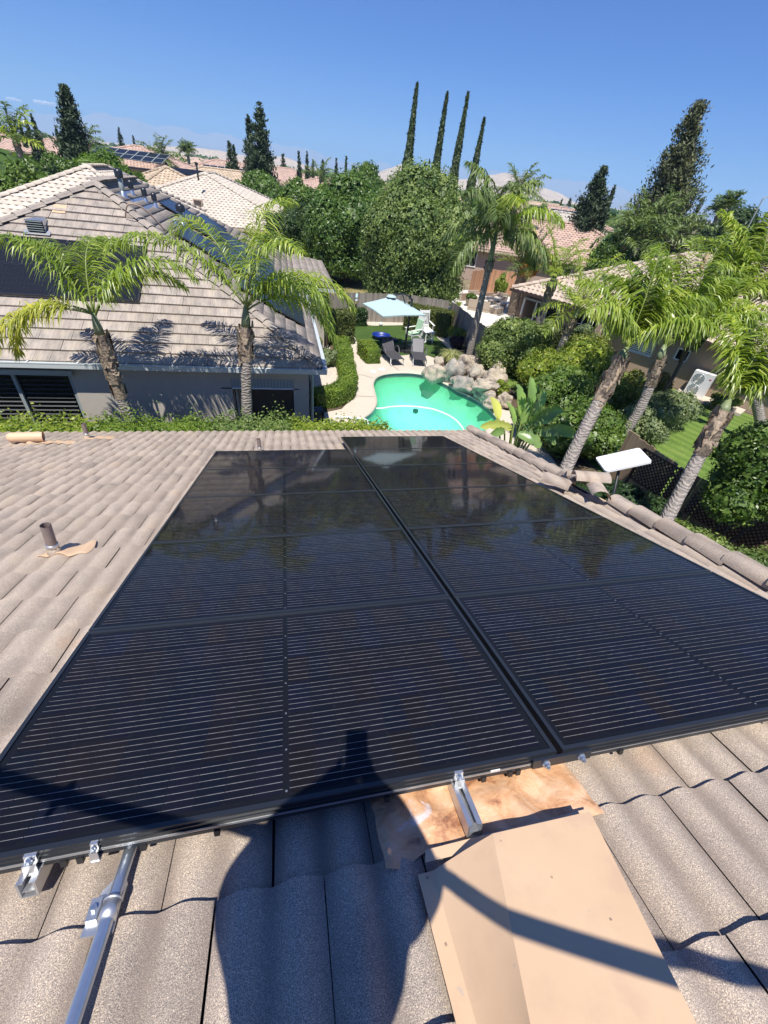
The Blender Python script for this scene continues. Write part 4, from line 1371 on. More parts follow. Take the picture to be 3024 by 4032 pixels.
MB().lathe([(.001, .10), (.05, .097), (.085, .07), (.095, .0), (.10, -.008), (.160, -.03), (.158, -.036), (.098, -.018), (.09, -.01)], (0, 0, 0), 24, hm).build('hat', hatm, person, True)
face = MB()
face.blob(CAMP + V(-.10, -.19, .0), (.012, .022, .018), 1, 0)
face.build('nose', skinm, person, True)
for q in (-.03, .03): MB().blob(CAMP + V(-.103 + q, -.198, .022), (.012, .008, .008), 2, 0).build('eye', M['white'], person, True)
MB().blob(CAMP + V(-.102, -.207, -.035), (.024, .008, .006), 2, 0).build('mouth', m_plain('lips', (.4, .16, .13), .5), person, True)
for q in (-.08, .08): MB().blob(CAMP + V(-.105 + q, -.27, .01), (.010, .02, .03), 2, 0).build('ear', skinm, person, True)
mb = MB()
mm = Matrix(((RT.x, UP.x, -FW.x, 0), (RT.y, UP.y, -FW.y, 0), (RT.z, UP.z, -FW.z, CAMH), (0, 0, 0, 1)))
mb.box((-.006, -.052, .012), (.078, .158, .008), mm)
meta(mb.build('phone', M['blackplastic']), 'black phone held up in both hands in front of the hat', 'phone')
# long pole with couplings carried across the arms
def ee(e, v, Z):
    Y = (v - .38967576 * Z - .27345651 * e / .95489986) / (.87941706 + .27345651 * .29692804 / .95489986)
    X = (e + .29692804 * Y) / .95489986
    return CAMP + V(X, Y, Z)
pp = [ee(e, v, z) for e, v, z in [(-1.7, -.22, -.18), (-1.1, -.263, -.18), (-.87, -.28, -.18), (-.57, -.293, -.18), (-.3, -.30, -.17), (.0, -.305, -.16), (.27, -.312, -.16), (.34, -.326, -.17), (.44, -.345, -.19), (.76, -.37, -.24), (1.02, -.384, -.28), (1.8, -.41, -.4)]]
pole = thing('hose', 'long grey hose with pipe couplings stretched across the arms of the photographer', 'hose', pp[0])
MB().tube(spline(pp, 4), .0205, 10).build('hose_tube', M['trimgrey'], pole, True)
MB().tube([ee(.262, -.312, -.16), ee(.292, -.318, -.16)], .036, 10).build('coupling', M['blackplastic'], pole)
MB().tube([ee(.236, -.311, -.16), ee(.25, -.311, -.16)], .030, 10).build('coupling', M['blackplastic'], pole)
MB().tube([ee(-.885, -.279, -.18), ee(-.855, -.281, -.18)], .03, 10).build('coupling', M['blackplastic'], pole)
MB().tube([ee(-.87, -.245, -.18), ee(-.87, -.325, -.18)], .010, 8).build('valve_lever', M['blackplastic'], pole)

# ================================================================== THE HOUSE ON THE LEFT
lh = thing('house', 'beige stucco neighbour house on the left with flat grey brown tile hip roof', 'house', (-5, 11.2, 0))
X0, X1, Y0, Y1, ZE = -11.2, .97, 10.8, 27.4, 2.6
RZ = ZE + (X1 - X0) / 2 * .5
XM = (X0 + X1) / 2
SW, SE = V(X0, Y0, ZE), V(X1, Y0, ZE)
A1, A2 = V(XM, Y0 + (X1 - X0) / 2, RZ), V(XM, Y1 - (X1 - X0) / 2, RZ)
def vis_any(p):
    d = p - CAMP; z = d.dot(FW)
    return z > 1 and abs(d.dot(RT) / z * FPX) < 1560
tile_face(lh, [SW, SE, A1], .335, .335, prof_flat, 2, M['tile_left'], .055, .05, nparts=300, visible=lambda p: vis_any(p) and not (p.x < -3.5 and 12.6 < p.y < 14.4), jitter=.004)
tile_face(lh, [SE, V(X1, Y1, ZE), A2, A1], .335, .335, prof_flat, 2, M['tile_left'], .055, .05, stuffname='east_tile_field')
tile_face(lh, [SW, V(X0, Y1, ZE), A2, A1], .335, .335, prof_flat, 2, M['tile_left'], .055, .05, stuffname='west_tile_field')
for a, b in ((SE, A1), (SW, A1), (A2, A1)):
    caps(lh, a + V(0, 0, .02), b + V(0, 0, .02), .13, .40, M['tile_left'], 4, h=.085, lift=.035)
mb = MB()
yw = 10.97
# south wall with openings: window far left, patio opening at the right
def wall_y(mb, y, x0, x1, z0, z1, t=.15): mb.box(((x0 + x1) / 2, y + t / 2, (z0 + z1) / 2), (x1 - x0, t, z1 - z0))
wall_y(mb, yw, X0 + .4, -7.3, 0, 2.6); wall_y(mb, yw, -7.3, -4.95, 2.28, 2.6); wall_y(mb, yw, -7.3, -4.95, 0, .35)
wall_y(mb, yw, -4.95, -1.35, 0, 2.6); wall_y(mb, yw, -1.35, .22, 2.25, 2.6); wall_y(mb, yw, .22, .62, 0, 2.6)
mb.box((.545, 15.0, 1.3), (.15, 7.3, 2.6)); mb.box((X0 + .45, 19, 1.3), (.15, 15, 2.6)); mb.box((-5, 27, 1.3), (12, .15, 2.6))
mb.box((-1.42, 12.6, 1.3), (.15, 2.5, 2.6)); mb.box((-.5, 13.9, 1.3), (2.0, .15, 2.6))
mb.build('wall', M['stucco'], lh)
MB().box((-.4, 12.55, .01), (1.9, 2.6, .02)).build('patio_floor', M['pooldeck'], lh)
MB().box((-.4, 12.6, 2.62), (1.9, 2.6, .02)).build('patio_ceiling', M['stucco'], lh)
wn = MB(); wn.box((-6.1, yw + .10, 1.32), (2.32, .02, 1.92)); wn = wn.build('window', M['window'], lh)
fr = MB()
for x in (-7.27, -6.15, -4.98): fr.box((x, yw + .055, 1.32), (.07, .07, 1.92))
for z in (.37, 2.26): fr.box((-6.12, yw + .055, z), (2.3, .07, .06))
fr.build('window_frame', M['trimgrey'], wn)
sl_me = MB().box((0, 0, 0), (1.0, .035, .006), Matrix.Rotation(.5, 4, 'X')).mesh('blind_slat'); sl_me.materials.append(M['blind'])
for xx in (-6.71, -5.57):
    for k in range(17):
        link(sl_me, 'blind_slat', None, wn, Matrix.Translation((xx, yw + .075, .45 + k * .108)))
MB().box((-6.1, yw - .06, 2.33), (2.5, .12, .12)).build('shade_box', M['trimgrey'], lh)
# sliding door and things in the covered patio
dr = MB().box((-1.32, 12.2, 1.1), (.03, 1.5, 2.1)).build('sliding_door', M['window'], lh)
fm = MB()
for y in (11.45, 12.2, 12.95): fm.box((-1.29, y, 1.1), (.05, .06, 2.1))
fm.build('door_frame', M['white'], dr)
bl = MB().box((-.62, 11.02, 2.15), (1.95, .05, .30)).build('rolled_patio_shade', M['trimgrey'], lh)
g = MB()
for k in range(24): g.box((-1.56 + k * .083, 10.99, 2.15), (.012, .012, .28))
g.build('shade_rib', M['gutter'], bl)
MB().box((-.62, 11.0, 1.985), (1.98, .06, .03)).build('shade_bottom_bar', M['white'], bl)
gm = MB()
gm.box(((X0 + X1) / 2, Y0 - .06, 2.56), (X1 - X0 + .2, .12, .11)); gm.box(((X0 + X1) / 2, Y0 - .115, 2.615), (X1 - X0 + .22, .02, .02))
gm.box((X1 + .06, (Y0 + 20.6) / 2, 2.56), (.12, 9.8, .11)); gm.box((X1 + .115, (Y0 + 20.6) / 2, 2.615), (.02, 9.8, .02))
gm.build('gutter', M['gutter'], lh)
MB().box((-5.2, 11.0, 2.52), (12.3, .42, .02)).build('soffit', M['stucco'], lh)
for k in range(11): MB().box((.4 - k * 1.0, Y0 - .05, 2.632), (.03, .14, .012)).build('gutter_bracket', M['white'], lh)
MB().tube([V(.72, 10.75, 2.5), V(.72, 11.15, 2.3), V(.72, 11.17, .1)], .035, 8).build('downspout', M['trimgrey'], lh)
# far wing at the right
mb = MB(); mb.box((-.2, 24, 1.28), (4.2, 6.9, 2.56)); mb.build('wing_wall', M['stucco'], lh)
tile_face(lh, [V(2.35, 20.2, 2.62), V(2.35, 27.4, 2.62), V(.7, 27.4, 2.86), V(.7, 20.2, 2.86)], .335, .335, prof_flat, 2, M['tile_left'], .055, .05, stuffname='wing_tile_field')
MB().bar(V(1.1, 20.16, 2.6), V(2.45, 20.16, 2.6), .12, .11).build('wing_gutter', M['gutter'], lh)
MB().bar(V(2.0, 20.4, 0), V(2.0, 20.4, 2.5), .08, .08).build('corner_post', M['brown'], lh)
nS = V(0, -.5, 1).normalized(); nE = V(.5, 0, 1).normalized()
def southz(y): return ZE + (y - Y0) * .5
def eastz(x): return ZE + (X1 - x) * .5
# low profile vent on south slope, with louvres
lv = MB()
c = V(-6.15, 14.85, southz(14.85))
lv.add([c + V(-.2, -.18, -.02), c + V(.2, -.18, -.02), c + V(.2, -.18, .24), c + V(-.2, -.18, .24), c + V(-.12, .35, .17), c + V(.12, .35, .17), c + V(.12, .35, .27), c + V(-.12, .35, .27)],
       [(0, 1, 5, 4), (1, 2, 6, 5), (2, 3, 7, 6), (3, 0, 4, 7), (4, 5, 6, 7)])
lv = lv.build('roof_vent', M['steel'], lh)
MB().box(c + V(0, -.17, .11), (.38, .02, .25)).build('vent_opening', M['dark'], lv)
for k in range(5): MB().box(c + V(0, -.2, .02 + k * .05), (.37, .035, .014), Matrix()).build('louvre', M['trimgrey'], lv)
MB().add([c + V(-.3, -.26, -.06), c + V(.3, -.26, -.06), c + V(.3, -.1, .02), c + V(-.3, -.1, .02)], [(0, 1, 2, 3)]).build('flashing', M['alu'], lv)
def flue(x, y, h, r=.08, cap=True, skirt=True, label=None, mat='steel'):
    z = eastz(x)
    q = MB().tube([V(x, y, z - .1), V(x, y, z + h)], r, 12).build('flue_pipe', M['trimgrey'], lh, True)
    if skirt: MB().lathe([(r * 2.1, -.06), (r * 1.2, .14), (r, .16)], (x, y, z), 12).build('flue_flashing', M['steel'], q, True)
    if cap: MB().lathe([(r * 1.6, h - .14), (r * 1.75, h + .02), (r * 1.3, h + .06), (.001, h + .1)], (x, y, z), 12).build('flue_cap', M['black'], q, True)
flue(-4.55, 17.3, .62, .07); flue(-3.15, 18.3, .55, .085)
flue(-4.55, 18.35, .33, .05); flue(-4.2, 18.4, .34, .05); flue(-3.95, 18.5, .36, .05); flue(-3.25, 17.6, .2, .05, False)
MB().add([V(-4.8, 17.2, eastz(-4.8) + .035), V(-3.9, 17.3, eastz(-3.9) + .035), V(-3.8, 18.8, eastz(-3.8) + .035), V(-4.7, 18.7, eastz(-4.7) + .035)], [(0, 1, 2, 3)]).build('vent_flashing', M['steel'], lh)
MB().tube(spline([V(-4.15, 15.5, eastz(-4.15) - .1), V(-3.95, 15.3, eastz(-3.95) + .3), V(-3.6, 15.4, eastz(-3.6) + .4), V(-3.2, 15.8, eastz(-3.2) + .05)], 5), .02, 6).build('refrigerant_pipe', M['stucco_tan'], lh, True)
MB().add([V(-5.98, 15.5, southz(15.5) + .045), V(-5.66, 15.5, southz(15.5) + .045), V(-5.66, 15.82, southz(15.82) + .045), V(-5.98, 15.82, southz(15.82) + .045)], [(0, 1, 2, 3)]).build('pale_repair_tile', M['tanmetal'], lh)
# PV panels on it
def flatpanel(c, ex, ey, L, W, lab, grp, cells=True, mat='pvfar', th=.04, cut=None):
    ex = ex.normalized(); ey = ey.normalized(); n = ex.cross(ey)
    if n.z < 0: n = -n; 
    m = Matrix(((ex.x, ey.x, n.x, c.x), (ex.y, ey.y, n.y, c.y), (ex.z, ey.z, n.z, c.z), (0, 0, 0, 1)))
    t = thing('solar_module', lab, 'solar panel', c, 0, grp)
    f = .025
    b = MB().box((L / 2, W / 2, -th / 2), (L - .01, W - .01, th - .006), m); b.build('panel_face', M[mat], t)
    fb = MB()
    for (x, y, a_, b_) in ((L / 2, f / 2, L, f), (L / 2, W - f / 2, L, f), (f / 2, W / 2, f, W - 2 * f), (L - f / 2, W / 2, f, W - 2 * f)): fb.box((x, y, -th / 2 + .003), (a_, b_, th), m)
    fb.build('frame', M['black'], t)
    if cells:
        g = MB()
        for k in range(1, 6): g.box((L / 2, W * k / 6, .0005), (L - .06, .006, .001), m)
        for k in range(1, 20): g.box((L * k / 20, W / 2, .0005), (.004, W - .06, .001), m)
        g.build('cell_grid', M['blackplastic'], t)
    return t
names = {0: 'lower', 1: 'upper'}
for r_ in range(2):
    for k in range(3):
        y = 12.52 + r_ * .945; x = -3.49 - 1.88 * (k + 1)
        flatpanel(V(x, y, southz(y) + .13), V(1, 0, 0), V(0, 1, .5), 1.86, 1.04,
                  'dark panel on left house front slope, %s row, %s from right' % (names[r_], ('first', 'second', 'third')[k]), 'solar panels on the front slope of the left house')
col = {0: (.69, 13.72, 3), 1: (-.24, 13.9, 4), 2: (-1.17, 15.75, 3), 3: (-2.10, 18.6, 2), 5: (-2.10, 15.95, 1), 4: (-3.03, 19.2, 1)}
cn = {0: 'eave column', 1: 'second column up from the eave', 2: 'third column up from the eave', 3: 'fourth column up beyond the flue', 5: 'detached spot before the flue', 4: 'topmost column'}
en = ['nearest', 'second', 'third', 'fourth']
for k, (x, y, n_) in col.items():
    for j in range(n_):
        flatpanel(V(x, y + j * 1.88, eastz(x) + .14), V(0, 1, 0), V(-1, 0, .5), 1.86, 1.035, 'bluish left house panel, %s, %s one' % (cn[k], en[j] if n_ > 1 else 'only'), 'solar panels on the side slope of the left house', False)

# teal bench by the corner
t = thing('bench', 'small dark teal slatted bench at the corner of the left house', 'bench', (.98, 13.0, 0))
for k in range(5): MB().box((.98, 12.86 + k * .08, .44), (.42, .06, .025)).build('slat', M['pvfar'], t)
for sx in (.80, 1.16):
    for sy in (12.86, 13.18): MB().box((sx, sy, .21), (.04, .04, .42)).build('leg', M['pvfar'], t)

# ================================================================== THE HOUSE ON THE RIGHT
S_ = V(.505, -.863, 0).normalized(); NN = V(.863, .505, 0).normalized()
def RH(s, n, z=0): return S_ * s + NN * n + V(0, 0, z)
rh = thing('house', 'brown stucco house on the right with clay tile roof and dark windows behind the palms', 'house', RH(-10, 24.6))
eN, wN = 24.15, 24.6
zE = 2.36
ev0, ev1 = RH(-15.1, eN, zE), RH(3.5, eN, zE)
sl = .42
hw = 6.5
def rpos(s, n): return RH(s, n, zE + (n - eN) * sl)
tile_face(rh, [ev0, ev1, rpos(3.5, eN + hw), rpos(-15.1 + hw, eN + hw)], .30, .36, prof_s, 8, M['tile_right'], .03, .05, nparts=220, visible=lambda p: vis_any(p) and 15 < (p - CAMP).length < 27)
fe = RH(-15.1, eN, zE); ff = RH(-15.1, eN + 2 * hw, zE)
tile_face(rh, [fe, ff, rpos(-15.1 + hw, eN + hw)], .30, .36, prof_s, 8, M['tile_right'], .03, .05, stuffname='end_tile_field')
caps(rh, fe + V(0, 0, .04), rpos(-15.1 + hw, eN + hw), .12, .38, M['tile_right'], 5)
caps(rh, rpos(3.5, eN + hw), rpos(-15.1 + hw, eN + hw), .12, .38, M['tile_right'], 5)
def wseg(mb, s0, s1, z0, z1, n=wN, t=.2):
    a, b = RH(s0, n + t / 2, (z0 + z1) / 2), RH(s1, n + t / 2, (z0 + z1) / 2)
    mb.bar(a, b, t, z1 - z0)
mb = MB()
wseg(mb, -14.6, -14.25, 0, 2.5); wseg(mb, -12.0, -11.0, 0, 2.5); wseg(mb, -14.25, -12.0, 2.05, 2.5)
wseg(mb, -11.0, -9.25, 2.12, 2.5); wseg(mb, -11.0, -9.25, 0, .95)
wseg(mb, -9.25, -7.75, 0, 2.5); wseg(mb, -7.75, -6.5, 1.75, 2.5); wseg(mb, -7.75, -6.5, 0, .95); wseg(mb, -6.5, -5.6, 0, 2.5); wseg(mb, -5.6, -4.95, 1.75, 2.5); wseg(mb, -5.6, -4.95, 0, 1.2); wseg(mb, -4.95, 3.4, 0, 2.5)
mb.bar(RH(-14.5, wN, 1.25), RH(-14.5, wN + 11, 1.25), .2, 2.5)
mb.bar(RH(-9.35, wN - .45, 1.2), RH(-9.35, wN, 1.2), .35, 2.4)
mb.build('wall', M['stucco_tan'], rh)
MB().bar(RH(-14.2, wN + 2.2, 1.2), RH(-12, wN + 2.2, 1.2), .1, 2.4).build('recess_wall', M['stucco_tan'], rh)
MB().bar(RH(-14.2, wN + 1, 2.2), RH(-9, wN + 1, 2.2), 2.2, .05).build('recess_ceiling', M['brown'], rh)
MB().bar(RH(-14.28, wN - .06, 1.1), RH(-14.28, wN - .06, 2.05), .07, .07, V(1, 0, 0)).build('patio_post', M['white'], rh)
def window(s0, s1, z0, z1, divs, mull=None, blinds=0, nn=wN, fm='white'):
    w_ = MB(); w_.bar(RH(s0, nn + .10, (z0 + z1) / 2), RH(s1, nn + .10, (z0 + z1) / 2), .02, z1 - z0)
    w_ = w_.build('window', M['window'], rh)
    f = MB()
    for k in range(divs + 1):
        s = s0 + (s1 - s0) * k / divs
        f.bar(RH(s, nn + .05, z0), RH(s, nn + .05, z1), .06, .06, V(1, 0, 0))
    for z in (z0, z1): f.bar(RH(s0, nn + .053, z), RH(s1, nn + .053, z), .06, .06)
    if mull: f.bar(RH(s0, nn + .055, mull), RH(s1, nn + .055, mull), .03, .03)
    f.build('window_frame', M[fm], w_)
    for k in range(blinds): MB().bar(RH(s0 + .05, nn + .075, z0 + .06 + k * (z1 - z0) / blinds), RH(s1 - .05, nn + .075, z0 + .06 + k * (z1 - z0) / blinds), .02, .05).build('blind_slat', M['white'], w_)
window(-13.5, -12.05, .15, 2.02, 2, 1.2); window(-10.95, -10.15, .95, 2.1, 2, 1.5); window(-10.1, -9.3, .95, 2.1, 2, 1.4)
window(-7.7, -6.55, .98, 1.72, 2, None, 9); window(-5.55, -5.0, 1.22, 1.72, 1)
MB().bar(RH(-14.3, wN - .08, 2.02), RH(-12.2, wN - .08, 2.0), .1, .1).build('shade_box', M['trimgrey'], rh)
MB().bar(RH(-15.15, eN - .06, 2.31), RH(3.5, eN - .06, 2.31), .12, .12).build('gutter', M['brown'], rh)
MB().bar(RH(-15.1, (eN + wN) / 2, 2.28), RH(3.4, (eN + wN) / 2, 2.28), .5, .02).build('soffit', M['brown'], rh)
MB().box(rpos(-7.5, eN + 5.2) + V(0, 0, .35), (.16, .16, .9)).build('chimney_pipe', M['tanmetal'], rh)
MB().lathe([(.12, .25), (.12, .55), (.17, .6), (.17, .68), (.001, .7)], rpos(-8.6, eN + 4.9), 12).build('roof_vent', M['tile_pink'], rh)
for k in range(2):
    flatpanel(rpos(-1.6 + k * 1.9, eN + 1.9) + NN * 0 + V(0, 0, .2), S_, NN + V(0, 0, sl), 1.86, 1.04, 'grey solar panel on the right hand house roof, %s one' % ('left' if k == 0 else 'right'), 'solar panels on the right hand house', False)
for k in range(2):
    flatpanel(rpos(-1.6 + k * 1.9, eN + 3.0) + V(0, 0, .2), S_, NN + V(0, 0, sl), 1.86, 1.04, 'grey solar panel in the upper row on the right hand house roof, %s one' % ('left' if k == 0 else 'right'), 'solar panels on the right hand house', False)
# AC condenser
ac = thing('heat_pump', 'white two fan outdoor condenser unit standing against the brown wall', 'air conditioner', RH(-3.9, 24.0))
MB().bar(RH(-4.33, 24.2, .60), RH(-3.5, 24.2, .60), .34, 1.12).build('casing', M['white'], ac)
for z in (.36, .86):
    rotm = Matrix.Translation(RH(-4.03, 24.025, z)) @ (-NN).to_track_quat('Z', 'Y').to_matrix().to_4x4()
    MB().lathe([(.235, 0), (.235, .012), (.001, .012)], (0, 0, -.008), 28, rotm).build('fan_opening', M['trimgrey'], ac)
    g = MB()
    for k in range(12):
        a = k * math.pi / 6
        g.bar(rotm @ V(.04 * math.cos(a), .04 * math.sin(a), .012), rotm @ V(.235 * math.cos(a), .235 * math.sin(a), .012), .008, .008, -NN)
    for rr in (.08, .13, .18, .235): g.tube([rotm @ V(rr * math.cos(a * math.pi / 14), rr * math.sin(a * math.pi / 14), .014) for a in range(29)], .004, 4, False)
    g.build('fan_grille', M['gutter'], ac)
    MB().lathe([(.04, .018), (.001, .02)], (0, 0, 0), 14, rotm).build('fan_hub', M['stucco_cream'], ac)
MB().bar(RH(-3.62, 24.025, .95), RH(-3.54, 24.025, .95), .006, .05).build('red_badge', m_plain('red print', (.5, .03, .03)), ac)
o = MB().bar(RH(-4.6, 24.1, .06), RH(-1.8, 24.1, .06), .9, .12).build('equipment_pad', M['pooldeck']); meta(o, 'long pale concrete pad under the outdoor condenser', 'concrete pad')

# ================================================================== FENCES
def fence(pts, zt, mat, lab, bw=.14, th=.02, seed=1, rails=True, cat='fence', z0=0, railmat=None, gap=.006, dog=0, postevery=0):
    rnd = random.Random(seed)
    t = thing('fence', lab, cat, (pts[0][0], pts[0][1], 0))
    me = MB().box((0, 0, .5), (bw - gap, th, 1)).mesh('fence_board'); me.materials.append(mat)
    cnt = 0
    for a, b in zip(pts[:-1], pts[1:]):
        a = Vector(a); b = Vector(b); L = (b - a).length; d = (b - a).normalized()
        ang = math.atan2(d.y, d.x); n = int(L / bw)
        for k in range(n):
            p = a + d * (k + .5) * bw
            m = Matrix.Translation((p.x, p.y, z0)) @ Matrix.Rotation(ang + rnd.uniform(-.03, .03), 4, 'Z') @ Matrix.Rotation(rnd.uniform(-.008, .008), 4, 'Y') @ Matrix.Diagonal((1, 1, zt - z0 + rnd.uniform(-.02, .03), 1))
            link(me, 'fence_board', None, t, m)
        if rails:
            q = V(-d.y, d.x, 0) * .035
            for s in (1,):
                for z in (z0 + .3, zt - .3): MB().bar(V(a.x, a.y, z) + q * s, V(b.x, b.y, z) + q * s, .04, .09).build('fence_rail', railmat or mat, t)
    return t
fence([V(1.9, 24.6, 0), V(4.2, 25.6, 0), V(7.4, 25.9, 0), V(9.55, 25.0, 0)], 1.52, M['fencegrey'], 'weathered grey board fence closing the back of the pool garden')
fence([V(9.6, 24.9, 0), V(9.6, 17.6, 0)], 1.52, M['fencegrey'], 'weathered grey board fence on the right side of the pool garden', seed=3)
fence([V(9.65, 9.2, 0), V(9.75, 7.3, 0), V(10.6, 4.2, 0), V(11.8, 1.0, 0)], 1.65, M['fencetan'], 'tan board fence below the near right palm with lattice beside it', seed=5)
# lattice panels by the near fence
lt = thing('lattice_fence', 'dark brown diagonal lattice panel leaning by the tan fence', 'lattice', (9.4, 7.2, 0))
def lattice(mb, o, ex, ez, w_, h_, st=.11):
    ex = ex.normalized(); 
    k = -h_
    while k < w_:
        for sgn in (1, -1):
            a0 = max(0, k); a1 = min(w_, k + h_)
            if a1 > a0:
                if sgn == 1: p, q = o + ex * a0 + ez * (a0 - k), o + ex * a1 + ez * (a1 - k)
                else: p, q = o + ex * a0 + ez * (h_ - (a0 - k)), o + ex * a1 + ez * (h_ - (a1 - k))
                mb.bar(p, q, .028, .012, ex.cross(ez))
        k += st
mb = MB(); lattice(mb, V(9.15, 8.0, .9), V(.25, -1, 0), V(0, 0, 1), 1.3, .85); mb.build('lattice_strip', M['lattice'], lt)
f = MB()
for a, b in ((V(9.15, 8, .88), V(9.47, 6.74, .88)), (V(9.15, 8, 1.76), V(9.47, 6.74, 1.76))): f.bar(a, b, .04, .04)
f.bar(V(9.15, 8, 0), V(9.15, 8, 1.76), .05, .05); f.bar(V(9.47, 6.74, 0), V(9.47, 6.74, 1.76), .05, .05)
f.build('lattice_frame', M['lattice'], lt)
lt = thing('lattice_fence', 'low dark lattice strip along the foot of the near fence by the hedge', 'lattice', (10.2, 4.5, 0))
mb = MB(); lattice(mb, V(9.5, 6.4, .9), V(.36, -1, 0), V(0, 0, 1), 5.0, .75); mb.build('lattice_strip', M['lattice'], lt)

# ================================================================== GARDEN FURNITURE
# cantilever umbrella
fab = m_plain('pale blue grey umbrella cloth', (.38, .50, .51), .85, var=.03)
ub = thing('umbrella', 'open pale blue cantilever umbrella over the lawn', 'umbrella', (5.92, 20.7, 0))
pc = at(845.6, 640.4, 2.47)
cB, cC, cA = at(827, 683, 1.93), at(919.5, 680, 1.86), at(783.7, 655, 2.02)
cD = cA + (cC - cB); cD.z = 1.98
mb = MB()
cor = [cA, cB, cC, cD]
rim = []
for k in range(4):
    rim += [cor[k], (cor[k] + cor[(k + 1) % 4]) / 2 + (pc - (cor[k] + cor[(k + 1) % 4]) / 2) * .03]
topv = [pc + (p - pc) * .12 + V(0, 0, .0) for p in rim]
midv = [pc.lerp(p, .55) + V(0, 0, -.015) for p in rim]
for k in range(8):
    j = (k + 1) % 8
    mb.add([topv[k], topv[j], midv[j], midv[k]], [(0, 1, 2, 3)]); mb.add([midv[k], midv[j], rim[j], rim[k]], [(0, 1, 2, 3)])
    mb.add([rim[k], rim[j], rim[j] - V(0, 0, .05), rim[k] - V(0, 0, .05)], [(0, 1, 2, 3)])
mb.build('canopy', fab, ub)
MB().lathe([(.24, -.03), (.18, .03), (.001, .06)], pc + V(0, 0, .02), 8).build('canopy_vent', fab, ub)
for k in range(8): MB().bar(pc - V(0, 0, .06), rim[k] - V(0, 0, .03), .02, .025).build('rib', M['black'], ub)
MB().bar(V(5.92, 20.7, .05), V(5.98, 20.72, 2.38), .075, .075, V(0, 1, 0)).build('pole', M['black'], ub)
MB().tube(spline([V(5.98, 20.72, 2.36), V(5.5, 20.5, 2.60), pc + V(0, 0, .02)], 5), .035, 8).build('arm', M['black'], ub)
MB().bar(V(5.94, 20.7, 1.55), V(5.45, 20.5, 2.55), .03, .04).build('brace', M['black'], ub)
MB().box((5.94, 20.66, 1.25), (.1, .1, .18)).build('crank_box', M['black'], ub)
b = MB()
for k in range(4):
    a = k * math.pi / 2 + .4
    b.box(V(5.92 + .26 * math.cos(a), 20.72 + .26 * math.sin(a), .07), (.46, .46, .13), top=.86)
b.build('base_weights', M['blackplastic'], ub)
# sun loungers
sling = m_plain('dark grey sling fabric', (.055, .052, .058), .7, var=.1)
grf = m_plain('charcoal resin frame', (.09, .09, .10), .45)
def lounger(x, y, rz, lab, shade):
    t = thing('sun_lounger', lab, 'sun lounger', (x, y, 0), rz, 'sun loungers on the pool deck')
    m = wm(t)
    MB().box((0, .45, .33), (.52, 1.1, .02), m).build('seat', sling, t)
    bm_ = m @ Matrix.Translation((0, 1.0, .33)) @ Matrix.Rotation(math.radians(46), 4, 'X')
    MB().box((0, .34, 0), (.52, .68, .02), bm_).build('backrest', sling if not shade else m_plain('lighter sling', (.10, .10, .115), .5), t)
    for k in range(9): MB().box((0, .05 + k * .075, .013), (.50, .012, .005), bm_).build('backrest_slat', grf, t)
    f = MB()
    for sx in (-.29, .29):
        f.tube([m @ V(sx, -.12, .32), m @ V(sx, .9, .32), m @ V(sx, 1.55, .30)], .024, 7)
        f.tube([bm_ @ V(sx * .93, 0, 0), bm_ @ V(sx * .93, .68, 0)], .02, 7)
    f.tube([bm_ @ V(-.27, .68, 0), bm_ @ V(.27, .68, 0)], .02, 7)
    f.build('frame', grf, t, True)
    for sx in (-.30, .30):
        MB().tube(spline([m @ V(sx * 1.08, .55, .33), m @ V(sx * 1.2, .72, .52), m @ V(sx * 1.2, 1.0, .58), m @ V(sx * 1.12, 1.22, .34)], 4), .024, 7).build('armrest', grf, t, True)
        for yy in (.0, 1.35): MB().tube([m @ V(sx, yy, .32), m @ V(sx * 1.05, yy - .05, 0)], .022, 7).build('leg', grf if yy else M['white'], t, True)
    for sx in (-.3, .3): MB().lathe([(.05, 0), (.05, .03), (.001, .03)], (0, 0, 0), 10, m @ Matrix.Translation((sx * 1.05, -.08, .06)) @ Matrix.Rotation(math.pi / 2, 4, 'Y')).build('wheel', M['white'], t)
p = z6(752, 1000); lounger(p.x - .08, p.y - .25, .16, 'dark sling sun lounger on the left with ribbed backrest beside the umbrella base', 0)
p = z6(922, 1005); lounger(p.x, p.y - .25, -.16, 'dark sling sun lounger on the right with lighter grey backrest', 1)
